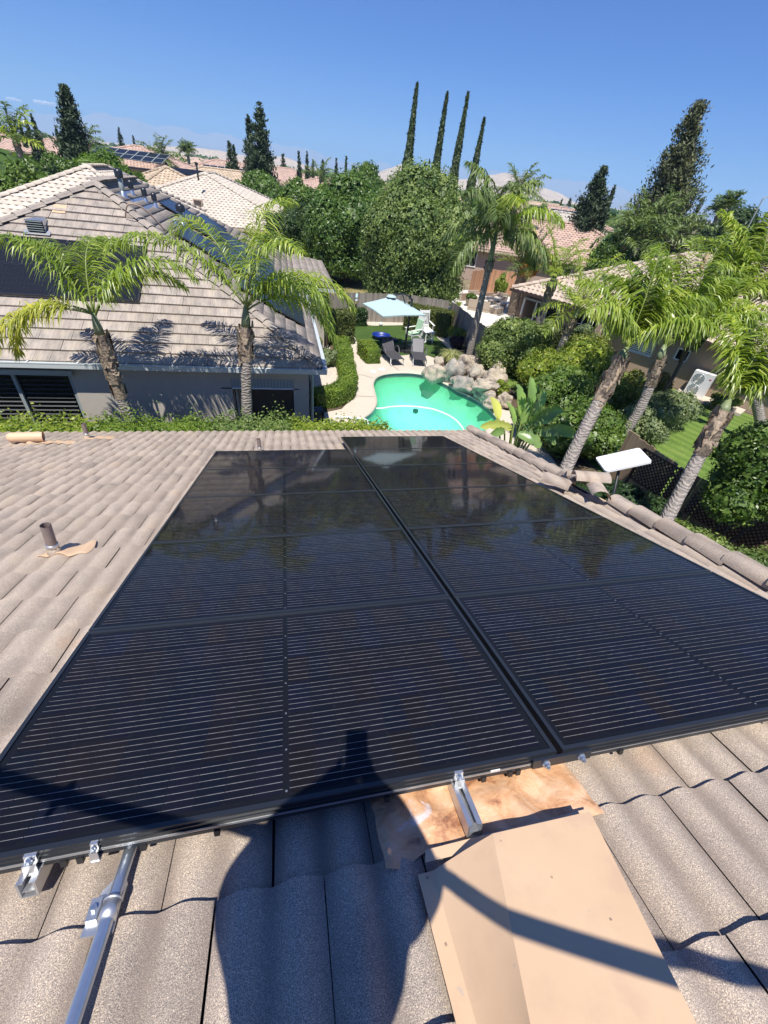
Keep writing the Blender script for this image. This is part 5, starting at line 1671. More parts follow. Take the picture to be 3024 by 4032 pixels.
# rocking chairs
def rocker(loc, rz, lab, cushion=False):
    t = thing('rocking_chair', lab, 'rocking chair', loc, rz, 'white rocking chairs on the lawn')
    m = wm(t) @ Matrix.Rotation(.06, 4, 'X') @ Matrix.Scale(1.12, 4)
    for k in range(7): MB().box((0, -.24 + k * .075, .43), (.50, .06, .02), m).build('seat_slat', M['white'], t)
    bm_ = m @ Matrix.Translation((0, .26, .44)) @ Matrix.Rotation(-.22, 4, 'X')
    for k in range(6): MB().box((-.17 + k * .068, 0, .33), (.03, .018, .62), bm_).build('back_spindle', M['white'], t)
    MB().box((0, 0, .66), (.50, .03, .12), bm_).build('head_rail', M['white'], t); MB().box((0, 0, .06), (.46, .03, .06), bm_).build('lower_rail', M['white'], t)
    for s in (-1, 1):
        MB().tube([bm_ @ V(s * .25, 0, -.4), bm_ @ V(s * .25, 0, .76)], .022, 8).build('back_post', M['white'], t)
        MB().tube([m @ V(s * .25, -.26, .06), m @ V(s * .25, -.26, .66)], .022, 8).build('front_leg', M['white'], t)
        MB().bar(m @ V(s * .27, -.34, .67), m @ V(s * .27, .28, .69), .09, .022).build('arm', M['white'], t)
        MB().tube(spline([m @ V(s * .25, -.45, .07), m @ V(s * .25, -.1, .02), m @ V(s * .25, .35, .035), m @ V(s * .25, .62, .12)], 4), .02, 6).build('rocker_runner', M['white'], t, True)
        MB().bar(m @ V(s * .25, -.24, .25), m @ V(s * .25, .26, .25), .025, .025).build('stretcher', M['white'], t)
    if cushion:
        cm = m_plain('mint green cushion', (.42, .62, .42), .8)
        o1 = MB().box((0, -.02, .475), (.44, .44, .07), m); o1.box((0, -.05, .34), (.40, .06, .50), bm_)
        meta(o1.build('cushion', cm), 'mint green cushion on the rocking chair seen from the side', 'cushion')
p = z6(975, 785); rocker((p.x, p.y, 0), .12, 'white rocking chair facing the pool behind the side table')
p = z6(885, 840); rocker((p.x, p.y + .1, 0), -1.25, 'white rocking chair with mint cushion seen from the side', True)
p = z6(1010, 830)
t = thing('side_table', 'small white side table in front of the rocking chairs', 'table', (p.x, p.y + .15, 0))
MB().box((p.x, p.y + .2, .52), (.55, .5, .03)).build('table_top', M['white'], t)
for a in (-.2, .2):
    for b_ in (0, .36): MB().box((p.x + a, p.y + b_, .26), (.05, .05, .5)).build('leg', M['white'], t)
MB().box((p.x, p.y, .16), (.4, .03, .05)).build('stretcher', M['white'], t)
# kiddie pool
bp = m_plain('blue moulded plastic', (.008, .03, .22), .4)
c = z6(625, 800)
t = thing('paddling_pool', 'round blue plastic paddling pool in the umbrella shade', 'paddling pool', c)
MB().lathe([(.40, 0), (.47, .20), (.50, .21), (.49, .19), (.41, .04), (.39, .03), (.001, .03)], (c.x, c.y + .1, 0), 28).build('shell', bp, t, True)
c = z6(705, 812)
o = MB().box((c.x + .05, c.y, .06), (.55, .4, .12), top=.9).build('sandbox_lid', m_plain('dark blue plastic', (.008, .02, .12), .4)); meta(o, 'dark blue low plastic tub beside the paddling pool', 'tub')
c = z6(620, 692)
o = MB().blob((c.x, c.y, .11), (.11, .11, .11), 3, 0).build('ball', M['white'], smooth=True); meta(o, 'small white ball on the far edge of the lawn', 'ball')

# neighbour's patio furniture behind the fence
wick = m_plain('light wicker', (.40, .33, .26), .8, var=.2, nscale=40)
cush = m_plain('pale cushion', (.62, .56, .48), .85)
def P7(x, y, z=0): return at((1800 + x / 2.37) * .5486, (850 + y / 2.37) * .5486, z)
def ottoman(x, y, w_, lab, rz=.5):
    p = P7(x, y); t = thing('ottoman', lab, 'ottoman', p, rz, 'wicker seats on the neighbour patio'); m = wm(t)
    MB().box((0, 0, .18), (w_, w_ * .8, .34), m).build('body', wick, t); MB().box((0, 0, .395), (w_ * 1.02, w_ * .82, .09), m, .94).build('cushion', cush, t)
def armchair(x, y, w_, lab, rz):
    p = P7(x, y); t = thing('armchair', lab, 'armchair', p, rz, 'wicker armchairs on the neighbour patio'); m = wm(t)
    MB().box((0, 0, .16), (w_, .8, .30), m).build('base', wick, t); MB().box((0, .36, .45), (w_, .12, .5), m).build('back', wick, t)
    for s in (-1, 1): MB().box((s * (w_ / 2 - .06), -.02, .42), (.12, .75, .26), m).build('arm', wick, t)
    MB().box((0, -.05, .36), (w_ - .26, .62, .12), m, .95).build('seat_cushion', cush, t)
ottoman(352, 905, .85, 'square wicker ottoman nearest the house corner'); ottoman(388, 868, .8, 'wicker ottoman just behind the nearest one')
armchair(195, 880, 1.5, 'wide wicker sofa turned away from us by the fire table', 2.7); armchair(165, 800, .9, 'wicker armchair at the far left of the fire table', .3); armchair(385, 815, .95, 'wicker armchair at the far right of the fire table', -.9)
p = P7(292, 850); t = thing('fire_table', 'square stone topped table among the wicker seats', 'table', p, .4); m = wm(t)
MB().box((0, 0, .57), (1.1, 1.1, .08), m).build('table_top', cush, t); MB().box((0, 0, .62), (.5, .5, .03), m).build('burner_tray', wick, t)
for a in (-.42, .42):
    for b_ in (-.42, .42): MB().box((a, b_, .27), (.14, .14, .53), m).build('leg', M['brown'], t)
p = P7(462, 865); t = thing('bench', 'thin white low bench beside the house corner', 'bench', p, .4); m = wm(t)
MB().box((0, 0, .4), (1.1, .4, .05), m).build('seat', M['white'], t)
for a in (-.45, .45): MB().box((a, 0, .2), (.05, .36, .38), m).build('leg', M['white'], t)
def pot(x, y, r_, h_, lab, mat, plant, ph, n=500):
    p = P7(x, y); t = thing('plant_pot', lab, 'plant pot', p)
    MB().lathe([(r_ * .65, 0), (r_, h_), (r_ * 1.08, h_), (r_ * .95, h_ - .02), (r_ * .9, h_ - .08), (.001, h_ - .08)], p, 14).build('pot', mat, t, True)
    shrub(p + V(0, 0, h_ + ph * .4), (r_ * 1.1, r_ * 1.1, ph * .55), plant, 'leafy plant growing in the ' + lab, n, .12, 5, 3, 'potted_plant', 'plant')
pot(112, 842, .38, .5, 'tapered brown pot at the left of the patio', M['rock'], M['leaf_mid'], .35)
pot(375, 775, .55, .3, 'wide pale planter at the back of the patio', M['pooldeck'], M['leaf_lime'], 1.6, 900)
fence([P7(100, 745) , P7(285, 720), P7(520, 742)], 1.75, M['fencered'], 'new reddish cedar fence at the back of the neighbour patio', .16, seed=8, railmat=M['redrail'])
t = thing('garden_wall', 'low brick garden wall behind the patio furniture', 'wall', P7(60, 775))
bk = m_plain('brown brick', (.30, .21, .15), .9, var=.25, nscale=12)
a, b = P7(20, 790), P7(330, 775)
bme = MB().box((0, 0, 0), (.38, .2, .085)).mesh('brick'); bme.materials.append(bk)
d = (b - a); L_ = d.length; ang = math.atan2(d.y, d.x)
for r_ in range(5):
    for k in range(int(L_ / .4)):
        link(bme, 'brick', None, t, Matrix.Translation(a + d.normalized() * ((k + .5 * (r_ % 2)) * .4 + .2) + V(0, 0, .06 + r_ * .095)) @ Matrix.Rotation(ang, 4, 'Z'))
MB().bar(a + V(0, 0, .25), b + V(0, 0, .25), .16, .46).build('mortar_core', M['pooldeck'], t)

# back yard beyond the fence: play things
t = thing('picnic_table', 'dark brown wooden picnic table in the dry yard beyond the fence', 'table', z6(400, 270))
p = z6(400, 275); m = Matrix.Translation(p) @ Matrix.Rotation(.4, 4, 'Z')
for k in range(5): MB().box((0, -.3 + k * .15, .74), (1.8, .13, .04), m).build('top_board', M['brown'], t)
for s in (-.7, .7): MB().box((0, s, .44), (1.8, .25, .04), m).build('bench_board', M['brown'], t)
for s in (-.7, .7): MB().box((s, 0, .36), (.1, 1.3, .1), m).build('leg_frame', M['brown'], t)
redp = m_plain('red plastic', (.45, .03, .02), .4); yelp = m_plain('yellow plastic', (.5, .35, .02), .4); blup = m_plain('pale blue cloth', (.35, .5, .6), .7)
t = thing('toy_car', 'small red plastic ride on toy on the dry grass', 'toy', z6(548, 282))
p = z6(548, 285); MB().box((p.x, p.y, .3), (.6, .4, .3), top=.7).build('body', redp, t)
for a in (-.2, .2):
    for b_ in (-.22, .22): MB().lathe([(.1, 0), (.1, .06), (.001, .06)], (0, 0, 0), 10, Matrix.Translation((p.x + a, p.y + b_, .1)) @ Matrix.Rotation(math.pi / 2, 4, 'X')).build('wheel', M['blackplastic'], t)
t = thing('play_slide', 'red and yellow plastic play slide by the tree trunk', 'slide', z6(470, 255))
p = z6(470, 260); MB().bar(p + V(-.7, 0, .1), p + V(.4, 0, .9), .4, .05).build('chute', redp, t)
MB().bar(p + V(.55, 0, 0), p + V(.45, 0, 1.3), .4, .08, V(1, 0, 0)).build('ladder', yelp, t)
t = thing('play_tower', 'white upright play tower with yellow board beside the big tree', 'play tower', z6(545, 265))
p = z6(545, 262)
for a in (-.3, 0, .3): MB().bar(p + V(a, 0, 0), p + V(a, 0, 1.7), .07, .07, V(1, 0, 0)).build('post', M['white'], t)
MB().bar(p + V(-.35, 0, 1.65), p + V(.35, 0, 1.65), .5, .06).build('roof_board', yelp, t)
t = thing('parasol', 'small pale blue garden parasol behind the back fence', 'umbrella', z6(415, 440))
p = hd((1200 + 425 / 2.074) * .5486, (950 + 378 / 2.074) * .5486, 31)
MB().lathe([(.8, -.25), (.45, -.12), (.001, 0)], p, 8).build('canopy', blup, t); MB().tube([V(p.x, p.y, 0), p], .025, 6).build('pole', M['white'], t)
t.location = (p.x, p.y, 0)

# satellite dish
t = thing('satellite_dish', 'flat white rectangular satellite internet dish on a mast beside the roof edge', 'satellite dish', (4.3, 3.6, 0))
c1, c2, c3, c4 = [hd(x, y, d) for x, y, d in ((1284, 989, 5.98), (1379, 971, 6.25), (1406, 996, 5.95), (1315, 1019, 5.68))]
cc = (c1 + c2 + c3 + c4) / 4
ex = ((c2 - c1) + (c3 - c4)).normalized(); ey = ((c1 - c4) + (c2 - c3)); ey = (ey - ex * ey.dot(ex)).normalized(); n_ = ex.cross(ey).normalized()
mdish = Matrix(((ex.x, ey.x, n_.x, cc.x), (ex.y, ey.y, n_.y, cc.y), (ex.z, ey.z, n_.z, cc.z), (0, 0, 0, 1)))
LW = (c2 - c1).length; LH = (c1 - c4).length
DISH = (LW, LH, c1, c2, c3, c4)
rr_ = .03; o_ = []
for sx, sy, a0 in ((1, 1, 0), (-1, 1, 90), (-1, -1, 180), (1, -1, 270)):
    for q in (0, 30, 60, 90):
        a = math.radians(a0 + q); o_.append((sx * (LW / 2 - rr_) + rr_ * math.cos(a), sy * (LH / 2 - rr_) + rr_ * math.sin(a)))
mb = MB().prism(o_, -.02, .012); mb.v = [tuple(mdish @ Vector(v)) for v in mb.v]
mb.build('dish_panel', M['white'], t)
MB().tube([cc - n_ * .02, cc - n_ * .10 - V(.05, .02, .05), V(4.05, 3.55, 3.55), V(3.72, 3.3, 3.62)], .02, 8).build('mast', M['blackplastic'], t, True)
MB().tube([V(4.05, 3.55, 3.55), V(3.75, 3.3, 3.4)], .018, 8).build('mast_brace', M['blackplastic'], t, True)

# ================================================================== HOUSES FARTHER OFF
def hip_house(cx, cy, hx, hy, rz, ze, slope, mt, mw, label, w=.33, c=.37, prof=prof_s, nseg=4, wins=(), zb=0, capsm=True, name='house', group=None, tiles=True, oh=.5, chimney=False):
    t = thing(name, label, 'house', (cx, cy, zb), rz, group)
    m = Matrix.Translation((cx, cy, 0)) @ Matrix.Rotation(rz, 4, 'Z')
    h = min(hx, hy); zr = ze + h * slope
    c_ = [m @ V(sx * hx, sy * hy, ze) for sx, sy in ((-1, -1), (1, -1), (1, 1), (-1, 1))]
    if hx >= hy: r0, r1 = m @ V(-(hx - h), 0, zr), m @ V(hx - h, 0, zr)
    else: r0, r1 = m @ V(0, -(hy - h), zr), m @ V(0, hy - h, zr)
    if hx >= hy: faces = [[c_[0], c_[1], r1, r0], [c_[1], c_[2], r1], [c_[2], c_[3], r0, r1], [c_[3], c_[0], r0]]
    else: faces = [[c_[0], c_[1], r0], [c_[1], c_[2], r1, r0], [c_[2], c_[3], r1], [c_[3], c_[0], r0, r1]]
    for k, f in enumerate(faces):
        f2 = [p for i, p in enumerate(f) if i == 0 or (p - f[i - 1]).length > .05]
        fc = sum(f2, Vector()) / len(f2)
        if tiles and k != 2: tile_face(t, f2, w, c, prof, nseg, M[mt], .035, .05, stuffname='tile_field', nosub=False, under=M[mt])
        else:
            mb = MB(); mb.add(f2, [tuple(range(len(f2)))]); mb.build('roof_slope', M[mt], t)
    hips = [(c_[0], r0), (c_[1], r1 if hx >= hy else r0), (c_[2], r1), (c_[3], r0 if hx >= hy else r1)]
    for a, b in hips[:] + ([(r0, r1)] if (r1 - r0).length > .3 else []): caps(t, a + V(0, 0, .04), b + V(0, 0, .04), .13, .42, M[mt], 4, join=True)
    mb = MB(); mb.box((0, 0, (ze + zb) / 2), (2 * (hx - oh), 2 * (hy - oh), ze - zb), m); mb.build('wall', M[mw], t)
    f = MB()
    for i in range(4): f.bar(c_[i] - V(0, 0, .09), c_[(i + 1) % 4] - V(0, 0, .09), .14, .16)
    f.build('fascia', M['stucco_cream'], t)
    MB().box((0, 0, ze - .12), (2 * hx - .1, 2 * hy - .1, .02), m).build('soffit', M[mw], t)
    for (side, u, z, ww, wh) in wins:
        if side == 'S': mm = m @ Matrix.Translation((u, -(hy - oh), z))
        elif side == 'E': mm = m @ Matrix.Translation((hx - oh, u, z)) @ Matrix.Rotation(math.pi / 2, 4, 'Z')
        else: mm = m @ Matrix.Translation((-(hx - oh), u, z)) @ Matrix.Rotation(-math.pi / 2, 4, 'Z')
        fr = MB()
        for a in (-.5, 0, .5): fr.box((a * ww, -.03, 0), (.07, .06, wh), mm)
        for a in (-.5, .5): fr.box((0, -.032, a * wh), (ww + .07, .06, .07), mm)
        fr = fr.build('window_frame', M['white'], t)
        MB().box((0, -.01, 0), (ww, .02, wh), mm).build('pane', M['window'], fr)
    if chimney:
        MB().box((hx * .3, 0, zr), (.6, .6, 1.2), m).build('chimney', M[mw], t)
    return t
hip_house(-5.6, 49, 7.6, 10.5, 0, 2.7, .36, 'tile_beige', 'stucco_cream', 'cream tiled hip roof house just behind the left neighbour, with louvred roof vents')
hip_house(-10.0, 34, 4.8, 6.4, 0, 3.3, .45, 'tile_beige', 'stucco_cream', 'small cream barrel tiled roof peeking over the ridge of the left neighbour')
hip_house(-19.0, 27, 6.5, 5.0, 0, 2.9, .40, 'tile_beige', 'stucco_cream', 'low cream tiled roof at the left border beyond the left neighbour')
hip_house(-9.6, 52, 3.2, 3.2, .4, 4.0, .45, 'tile_tan', 'stucco_cream', 'small tan pyramid roof between the two cream roofs', c=.4)
hip_house(-6.3, 74, 10, 7, -.1, 2.9, .36, 'tile_tan', 'stucco_cream', 'tan tiled roof with dark skylight behind the cream hip roof', c=.45, w=.4, wins=(('E', 0, 1.5, 1.5, 1.2),))
hip_house(-17.0, 76, 7.0, 6.5, -.25, 4.6, .32, 'tile_pink', 'stucco_cream', 'two storey pink tiled house with solar panels in the left distance', c=.45, w=.4, wins=(('S', 3.0, 3.6, 1.0, 1.1), ('S', 5.4, 3.6, 1.0, 1.1), ('E', -2, 3.6, 1.0, 1.1), ('E', 1, 3.6, 1, 1.1), ('S', -.5, 3.2, 1.6, 1.8)))
hip_house(-21.0, 96, 7, 6, -.2, 4.6, .34, 'tile_tan', 'stucco_cream', 'tan roof just behind the pink tiled house with solar panels', c=.5, w=.45)
hip_house(-44.0, 96, 9, 6, .2, 4.4, .32, 'tile_pink', 'stucco_cream', 'pale pink roofs behind the conifers at the far left, left one', c=.5, w=.45)
hip_house(-34.0, 98, 6, 6, .1, 4.4, .34, 'tile_pink', 'stucco_cream', 'pale pink roof behind the conifers at the far left, right one beside the tall conifer', c=.5, w=.45)
hip_house(-7.2, 92, 9, 7, .15, 4.2, .30, 'tile_pink', 'stucco_pink', 'terracotta roof with solar panels left of the tall conifer pair', c=.5, w=.45, chimney=True)
hip_house(1.5, 108, 9, 7, -.2, 4.2, .30, 'tile_pink', 'stucco_pink', 'terracotta roof right of the first one below the tall conifer pair', c=.5, w=.45)
hip_house(9.0, 96, 7.5, 6.5, -.45, 3.7, .30, 'tile_pink', 'stucco_pink', 'brown pink roof with a small window between the conifer pair and the round trees', c=.5, w=.45, wins=(('S', 3, 2.6, 1, 1), ('E', 0, 2.6, 1, 1)))
hip_house(29.0, 112, 6, 5, .2, 2.9, .3, 'tile_white', 'white', 'pale grey house glimpsed between the round tree and the first cypress', c=.5, w=.45)
hip_house(25.9, 44.6, 9.5, 6.4, -.42, 2.6, .38, 'tile_pink', 'stucco_pink', 'pinkish stucco house with windows behind the date palm and red fence', c=.40, w=.33, wins=(('S', -6.9, 1.7, 1.0, 1.2), ('S', -1.9, 1.6, 1.2, 1.0), ('S', 1.5, 1.6, 1.2, 1.0)))
hip_house(34, 57, 8, 7, -.42, 2.9, .38, 'tile_white', 'white', 'pale tiled hip roof house behind the pinkish house on the right', c=.42, w=.4)
hip_house(34.5, 48.5, 2.0, 2.0, -.42, 3.5, .45, 'tile_white', 'white', 'small white tower with pale pyramid roof on the right', c=.35, w=.3, wins=(('S', 0, 2.6, .5, .5), ('S', 1.0, 2.6, .3, .5)), oh=.35)
hip_house(44, 76, 8, 6, -.3, 4.0, .32, 'tile_pink', 'stucco_pink', 'terracotta roof with a solar panel right of the large palms', c=.5, w=.45)
hip_house(58, 106, 9, 6, -.3, 4.2, .3, 'tile_tan', 'stucco_cream', 'brown roof with dark panels in the right distance', c=.5, w=.45)
hip_house(45, 52, 6, 6, -.3, 2.8, .36, 'tile_tan', 'stucco_cream', 'orange beige house wall between the right conifers and the palms', c=.5, w=.45)
def far_panels(x, y, dist, nx, ny, lab, tilt=.3, rz=-.25, w_=1.0, h_=1.7):
    P = hd(x, y, dist)
    m = Matrix.Translation(P) @ Matrix.Rotation(rz, 4, 'Z') @ Matrix.Rotation(tilt, 4, 'X')
    nth = ('first', 'second', 'third', 'fourth', 'fifth', 'sixth', 'seventh', 'eighth')
    for j in range(ny):
        for i in range(nx):
            t = thing('solar_module', '%s panel from left, %s row, %s' % (nth[i], 'upper' if j else 'lower', lab), 'solar panel', m @ V(i * (w_ + .04), j * (h_ + .04), 0), 0, 'solar panels on the ' + lab)
            MB().box((i * (w_ + .04), j * (h_ + .04), 0), (w_, h_, .05), m).build('panel_face', M['pvfar'], t)
            f = MB()
            for dx in (-.5, .5): f.box((i * (w_ + .04) + dx * w_, j * (h_ + .04), .02), (.05, h_, .03), m)
            for dy in (-.5, .5): f.box((i * (w_ + .04), j * (h_ + .04) + dy * h_, .021), (w_, .05, .03), m)
            f.build('frame', M['trimgrey'], t)
far_panels(206, 330, 70.5, 7, 2, 'pink two storey house', .31, -.25, 1.15, 1.3)
far_panels(448, 368, 84, 8, 2, 'terracotta roof in the middle distance', .29, .15, 1.0, 1.4)
far_panels(1205, 466, 71, 3, 2, 'terracotta roof at the right', .31, -.3, 1.5, 1.3)
# tilted collector on posts
t = thing('solar_collector', 'dark tilted collector raised above the roof beside a flue', 'solar collector', hd(405, 368, 60))
P = hd(398, 371, 62); m = Matrix.Translation(P) @ Matrix.Rotation(.1, 4, 'Z') @ Matrix.Rotation(.35, 4, 'X')
MB().box((0, 0, 0), (4.6, 1.3, .08), m).build('panel_face', M['pvfar'], t)
for a in (-2, 2): MB().bar(m @ V(a, .5, 0), m @ V(a, .5, 0) - V(0, 0, 1.6), .08, .08, V(0, 1, 0)).build('leg', M['alu'], t)
# louvred vents and flues on the cream roof behind
def onz(x, y, dist): return hd(x, y, dist)
for (x, y, d_) in ((376, 431, 42.3), (428, 437, 41.6)):
    P = onz(x, y, d_); q = MB().box(P + V(0, -.1, 0), (.62, .5, .42)).build('roof_vent', M['stucco_cream']); meta(q, 'cream louvred roof vent, %s of the two on the cream roof' % ('left' if x < 400 else 'right'), 'roof vent')
    for k in range(4):
        MB().box(P + V(0, -.37, -.14 + k * .09), (.52, .05, .02)).build('louvre', M['brown'], q)
for (x, y, d_, h_) in ((429, 376, 43, 1.0), (506, 430, 44, .9), (504, 440, 43, .3)):
    P = onz(x, y + 14, d_); q = MB().tube([P, P + V(0, 0, h_)], .07, 8).build('flue_pipe', M['black'], smooth=True); meta(q, 'black flue pipe on the cream roof, %s' % {429: 'tall one at the peak', 506: 'on the right slope', 504: 'stub beside the right slope one'}[x], 'flue')
    MB().lathe([(.11, h_ - .08), (.13, h_ + .05), (.001, h_ + .1)], P, 8).build('flue_cap', M['black'], q)

# ================================================================== TREES AND SHRUBS
tree(923, 368, 250, 30, .35, M['leaf_oak'], 'large dense round tree with pale glossy leaves behind the back fence', n=80000, size=.15, lobes=60, seed=11, skirt=True)
tree(755, 382, 190, 37, .6, M['leaf_mid'], 'broad dark green tree left of the large round tree', n=50000, size=.18, lobes=44, seed=12, skirt=True)
tree(660, 390, 130, 44, .2, M['leaf_mid'], 'green tree between the cream roof and the broad dark tree', n=24000, size=.24, lobes=20, seed=13, skirt=True)
tree(556, 372, 120, 60, .7, M['leaf_mid'], 'green tree behind the cream roof below the tall conifer pair', n=16000, size=.26, lobes=24, seed=14)
tree(640, 440, 150, 40, .2, M['leaf_dark'], 'dark hedge like tree along the edge of the cream roof', n=18000, size=.2, lobes=16, seed=15)
tree(790, 352, 98, 66, 1.2, M['leaf_mid'], 'rounded feathery tree on the skyline between conifers and cypress', n=12000, size=.26, lobes=22, seed=16)
tree(838, 415, 60, 60, 1, M['rustshrub'], 'olive brown small tree squeezed between the two round trees', n=4000, size=.25, lobes=10, seed=17)
tree(36, 345, 180, 38, .5, M['leaf_mid'], 'mid green tree at the left border under the distant palm', n=14000, size=.22, lobes=22, seed=18)
tree(120, 322, 110, 58, 1, M['leaf_mid'], 'darker green tree left of the bright spreading one', n=9000, size=.26, lobes=16, seed=19)
tree(205, 322, 160, 50, 1, M['leaf_bright'], 'bright yellow green spreading tree in front of the pink tiled house', n=16000, size=.22, lobes=26, seed=20)
tree(275, 360, 90, 46, .8, M['leaf_bright'], 'small bright tree right of the spreading yellow green one', n=6000, size=.2, lobes=12, seed=21)
tree(316, 313, 78, 108, 1.5, M['leaf_mid'], 'green tree behind the right end of the pink tiled house', n=5000, size=.4, lobes=12, seed=22)
tree(700, 382, 46, 72, 1, M['leaf_bright'], 'small light green tree below the little conifers', n=3000, size=.28, lobes=9, seed=23)
tree(1605, 448, 150, 62, .8, M['leaf_dark'], 'dark rounded evergreen at the right skyline', n=14000, size=.3, lobes=26, seed=24)
tree(1510, 470, 110, 70, .5, M['leaf_dark'], 'dark tree between the windswept conifer and the right evergreen', n=7000, size=.34, lobes=14, seed=25)
tree(1165, 432, 60, 80, .5, M['leaf_mid'], 'green tree on the skyline beyond the big queen palm', n=4000, size=.34, lobes=10, seed=26)
tree(1635, 470, 95, 22, 2.2, M['leaf_mid'], 'leafy green tree at the right border behind the yellowish palm', n=9000, size=.16, lobes=16, seed=27)
tree(1400, 470, 130, 48, .5, M['leaf_dark'], 'dark greenery below the huge windswept conifer', n=9000, size=.26, lobes=16, seed=28)
tree(1350, 500, 120, 40, .5, M['leaf_mid'], 'mid green tree above the brown house roof', n=6000, size=.22, lobes=14, seed=29)
# orchard tree on the right by the fence
c = hd(1672, 1030, 10.8)
shrub((c.x, c.y, c.z), (1.15, 1.15, 1.2), M['leaf_mid'], 'leafy green bush at the right border behind the near right palm', 12000, .075, 16, 31)
c = hd(1625, 1010, 10.5)
shrub((12.0, 5.7, 1.5), (.8, 1.0, .9), M['leaf_mid'], 'glossy green shrub in front of the tan fence at the right border', 9000, .075, 14, 32)
shrub((8.0, 6.7, .8), (1.2, 1.1, .8), M['leaf_dark'], 'dark green shrub under the satellite dish', 9000, .075, 14, 33)
shrub((8.1, 4.9, .95), (1.0, 1.2, .8), M['leaf_oak'], 'glossy green shrub at the foot of the near right palm', 8000, .07, 12, 34)
shrub((9.0, 3.6, .95), (1.1, 1.2, .8), M['leaf_oak'], 'rounded green shrub nearest the right border below the lattice', 8000, .07, 12, 35)
# shrub masses right of the pool
shrub((10.6, 18.0, 1.0), (1.9, 1.7, 1.45), M['leaf_oak'], 'large rounded glossy shrub behind the pool boulders', 16000, .10, 18, 36)
shrub((12.3, 16.6, 1.0), (1.7, 1.6, 1.5), M['leaf_nandina'], 'feathery green shrub right of the glossy one', 12000, .10, 18, 37)
shrub((11.1, 14.6, 1.1), (2.0, 1.6, 1.5), M['leaf_lime'], 'big yellow green shrub spreading in front of the brown house', 24000, .085, 26, 38)
shrub((9.9, 12.9, .8), (1.4, 1.3, 1.2), M['leaf_mid'], 'darker green shrub behind the paddle leaf plant', 11000, .085, 14, 39)
shrub((13.2, 14.1, .8), (1.1, 1.0, 1.0), M['leaf_nandina'], 'yellow green shrub between the two leaning palms', 8000, .09, 12, 40)
shrub((14.3, 12.6, .6), (1.25, 1.1, .95), M['leaf_grey'], 'grey green rounded shrub beside the lawn', 10000, .08, 14, 41)
shrub((11.9, 11.2, .5), (1.1, 1.0, .9), M['leaf_grey'], 'small grey green shrub at the near lawn corner', 7000, .075, 12, 42)
shrub((9.6, 10.7, .8), (1.4, 1.3, 1.0), M['leaf_mid'], 'dark shrub in the shade between the near palm and the lawn', 9000, .09, 14, 43)
shrub((16.6, 15.6, .5), (.75, .6, .6), M['rustshrub'], 'low olive and rust coloured shrub left of the outdoor unit', 4000, .07, 8, 44)
shrub((19.1, 14.2, .35), (.8, .5, .45), M['leaf_nandina'], 'low yellow green clump right of the outdoor unit', 2500, .07, 7, 45)
shrub(RH(-9.6, 23.9, .8), (1.2, 1.0, 1.0), M['leaf_grey'], 'pale green shrub under the dark windows', 6000, .09, 12, 46)
shrub(RH(-12.2, 23.6, .6), (1.3, .9, .8), M['leaf_grey'], 'pale green shrub in front of the patio doors', 6000, .09, 12, 47)
p = z6(1235, 880); shrub((p.x, p.y, .3), (.45, .45, .38), M['purple'], 'dark purple shrub beside the big queen palm trunk', 2000, .07, 6, 48)
p = z6(1590, 1260); shrub((p.x, p.y, .3), (.4, .35, .35), M['leaf_lime'], 'bright green tuft between the boulders and paddle plant', 900, .10, 6, 49)
p = z6(1560, 1440); shrub((8.35, 11.9, .55), (.8, .8, .6), M['leaf_oak'], 'glossy shrub at the near right corner of the pool', 4000, .07, 10, 50)
p = z6(740, 640); shrub((p.x, p.y, .35), (1.1, .45, .4), M['grassy'], 'brownish grassy planting behind the lawn under the umbrella', 4000, .09, 9, 51)
p = z6(600, 640); shrub((p.x, p.y, .4), (.9, .45, .45), M['rustshrub'], 'rusty brown planting left of the umbrella behind the lawn', 3000, .08, 9, 52)
p = z6(200, 900); shrub((2.0, 18.6, .25), (.45, .7, .35), M['leaf_grey'], 'pale low shrub between the left house and the low hedge', 3000, .07, 8, 53)
shrub((1.5, 20.3, .35), (.4, .5, .4), M['leaf_nandina'], 'green low planting by the wing of the left house', 2500, .07, 8, 54)
def grass_clump(c, r_, h_, n, lab, seed, mat='grassy', name='ornamental_grass'):
    rng = random.Random(seed); c = Vector(c)
    t = thing(name, lab, 'plant', (c.x, c.y, 0))
    q = []
    for k in range(n):
        a = rng.uniform(0, 6.283); d = V(math.cos(a), math.sin(a), 0); l = rng.uniform(.5, 1)
        p0 = c + d * rng.uniform(0, .12); p1 = p0 + d * r_ * l * .45 + V(0, 0, h_ * l); p2 = p1 + d * r_ * l * .7 - V(0, 0, h_ * .25 * rng.uniform(0, 1.5))
        w_ = d.cross(V(0, 0, 1)) * .012
        q += [p0 - w_, p0 + w_, p1 + w_, p1 - w_, p1 - w_, p1 + w_, p2 + w_ * .2, p2 - w_ * .2]
    me = npmesh('blades', np.array([tuple(v) for v in q]), 4); me.transform(wm(t).inverted())
    link(me, 'blades', M[mat], t, world=False)
grass_clump(z6(1185, 1010, .0), .55, .65, 700, 'straw coloured ornamental grass among the pool boulders', 1)
grass_clump(z6(1225, 830, .0), .5, .8, 600, 'tall green ornamental grass beside the right fence', 2, 'leaf_lime')
grass_clump(z6(1250, 540, .0) * 1.0, .3, .4, 100, 'small green tuft against the fence on the patio side', 3, 'leaf_lime')
grass_clump(z6(1125, 760, .0), .3, .35, 200, 'small green strap leaf tuft on the pale gravel', 4, 'leaf_lime')
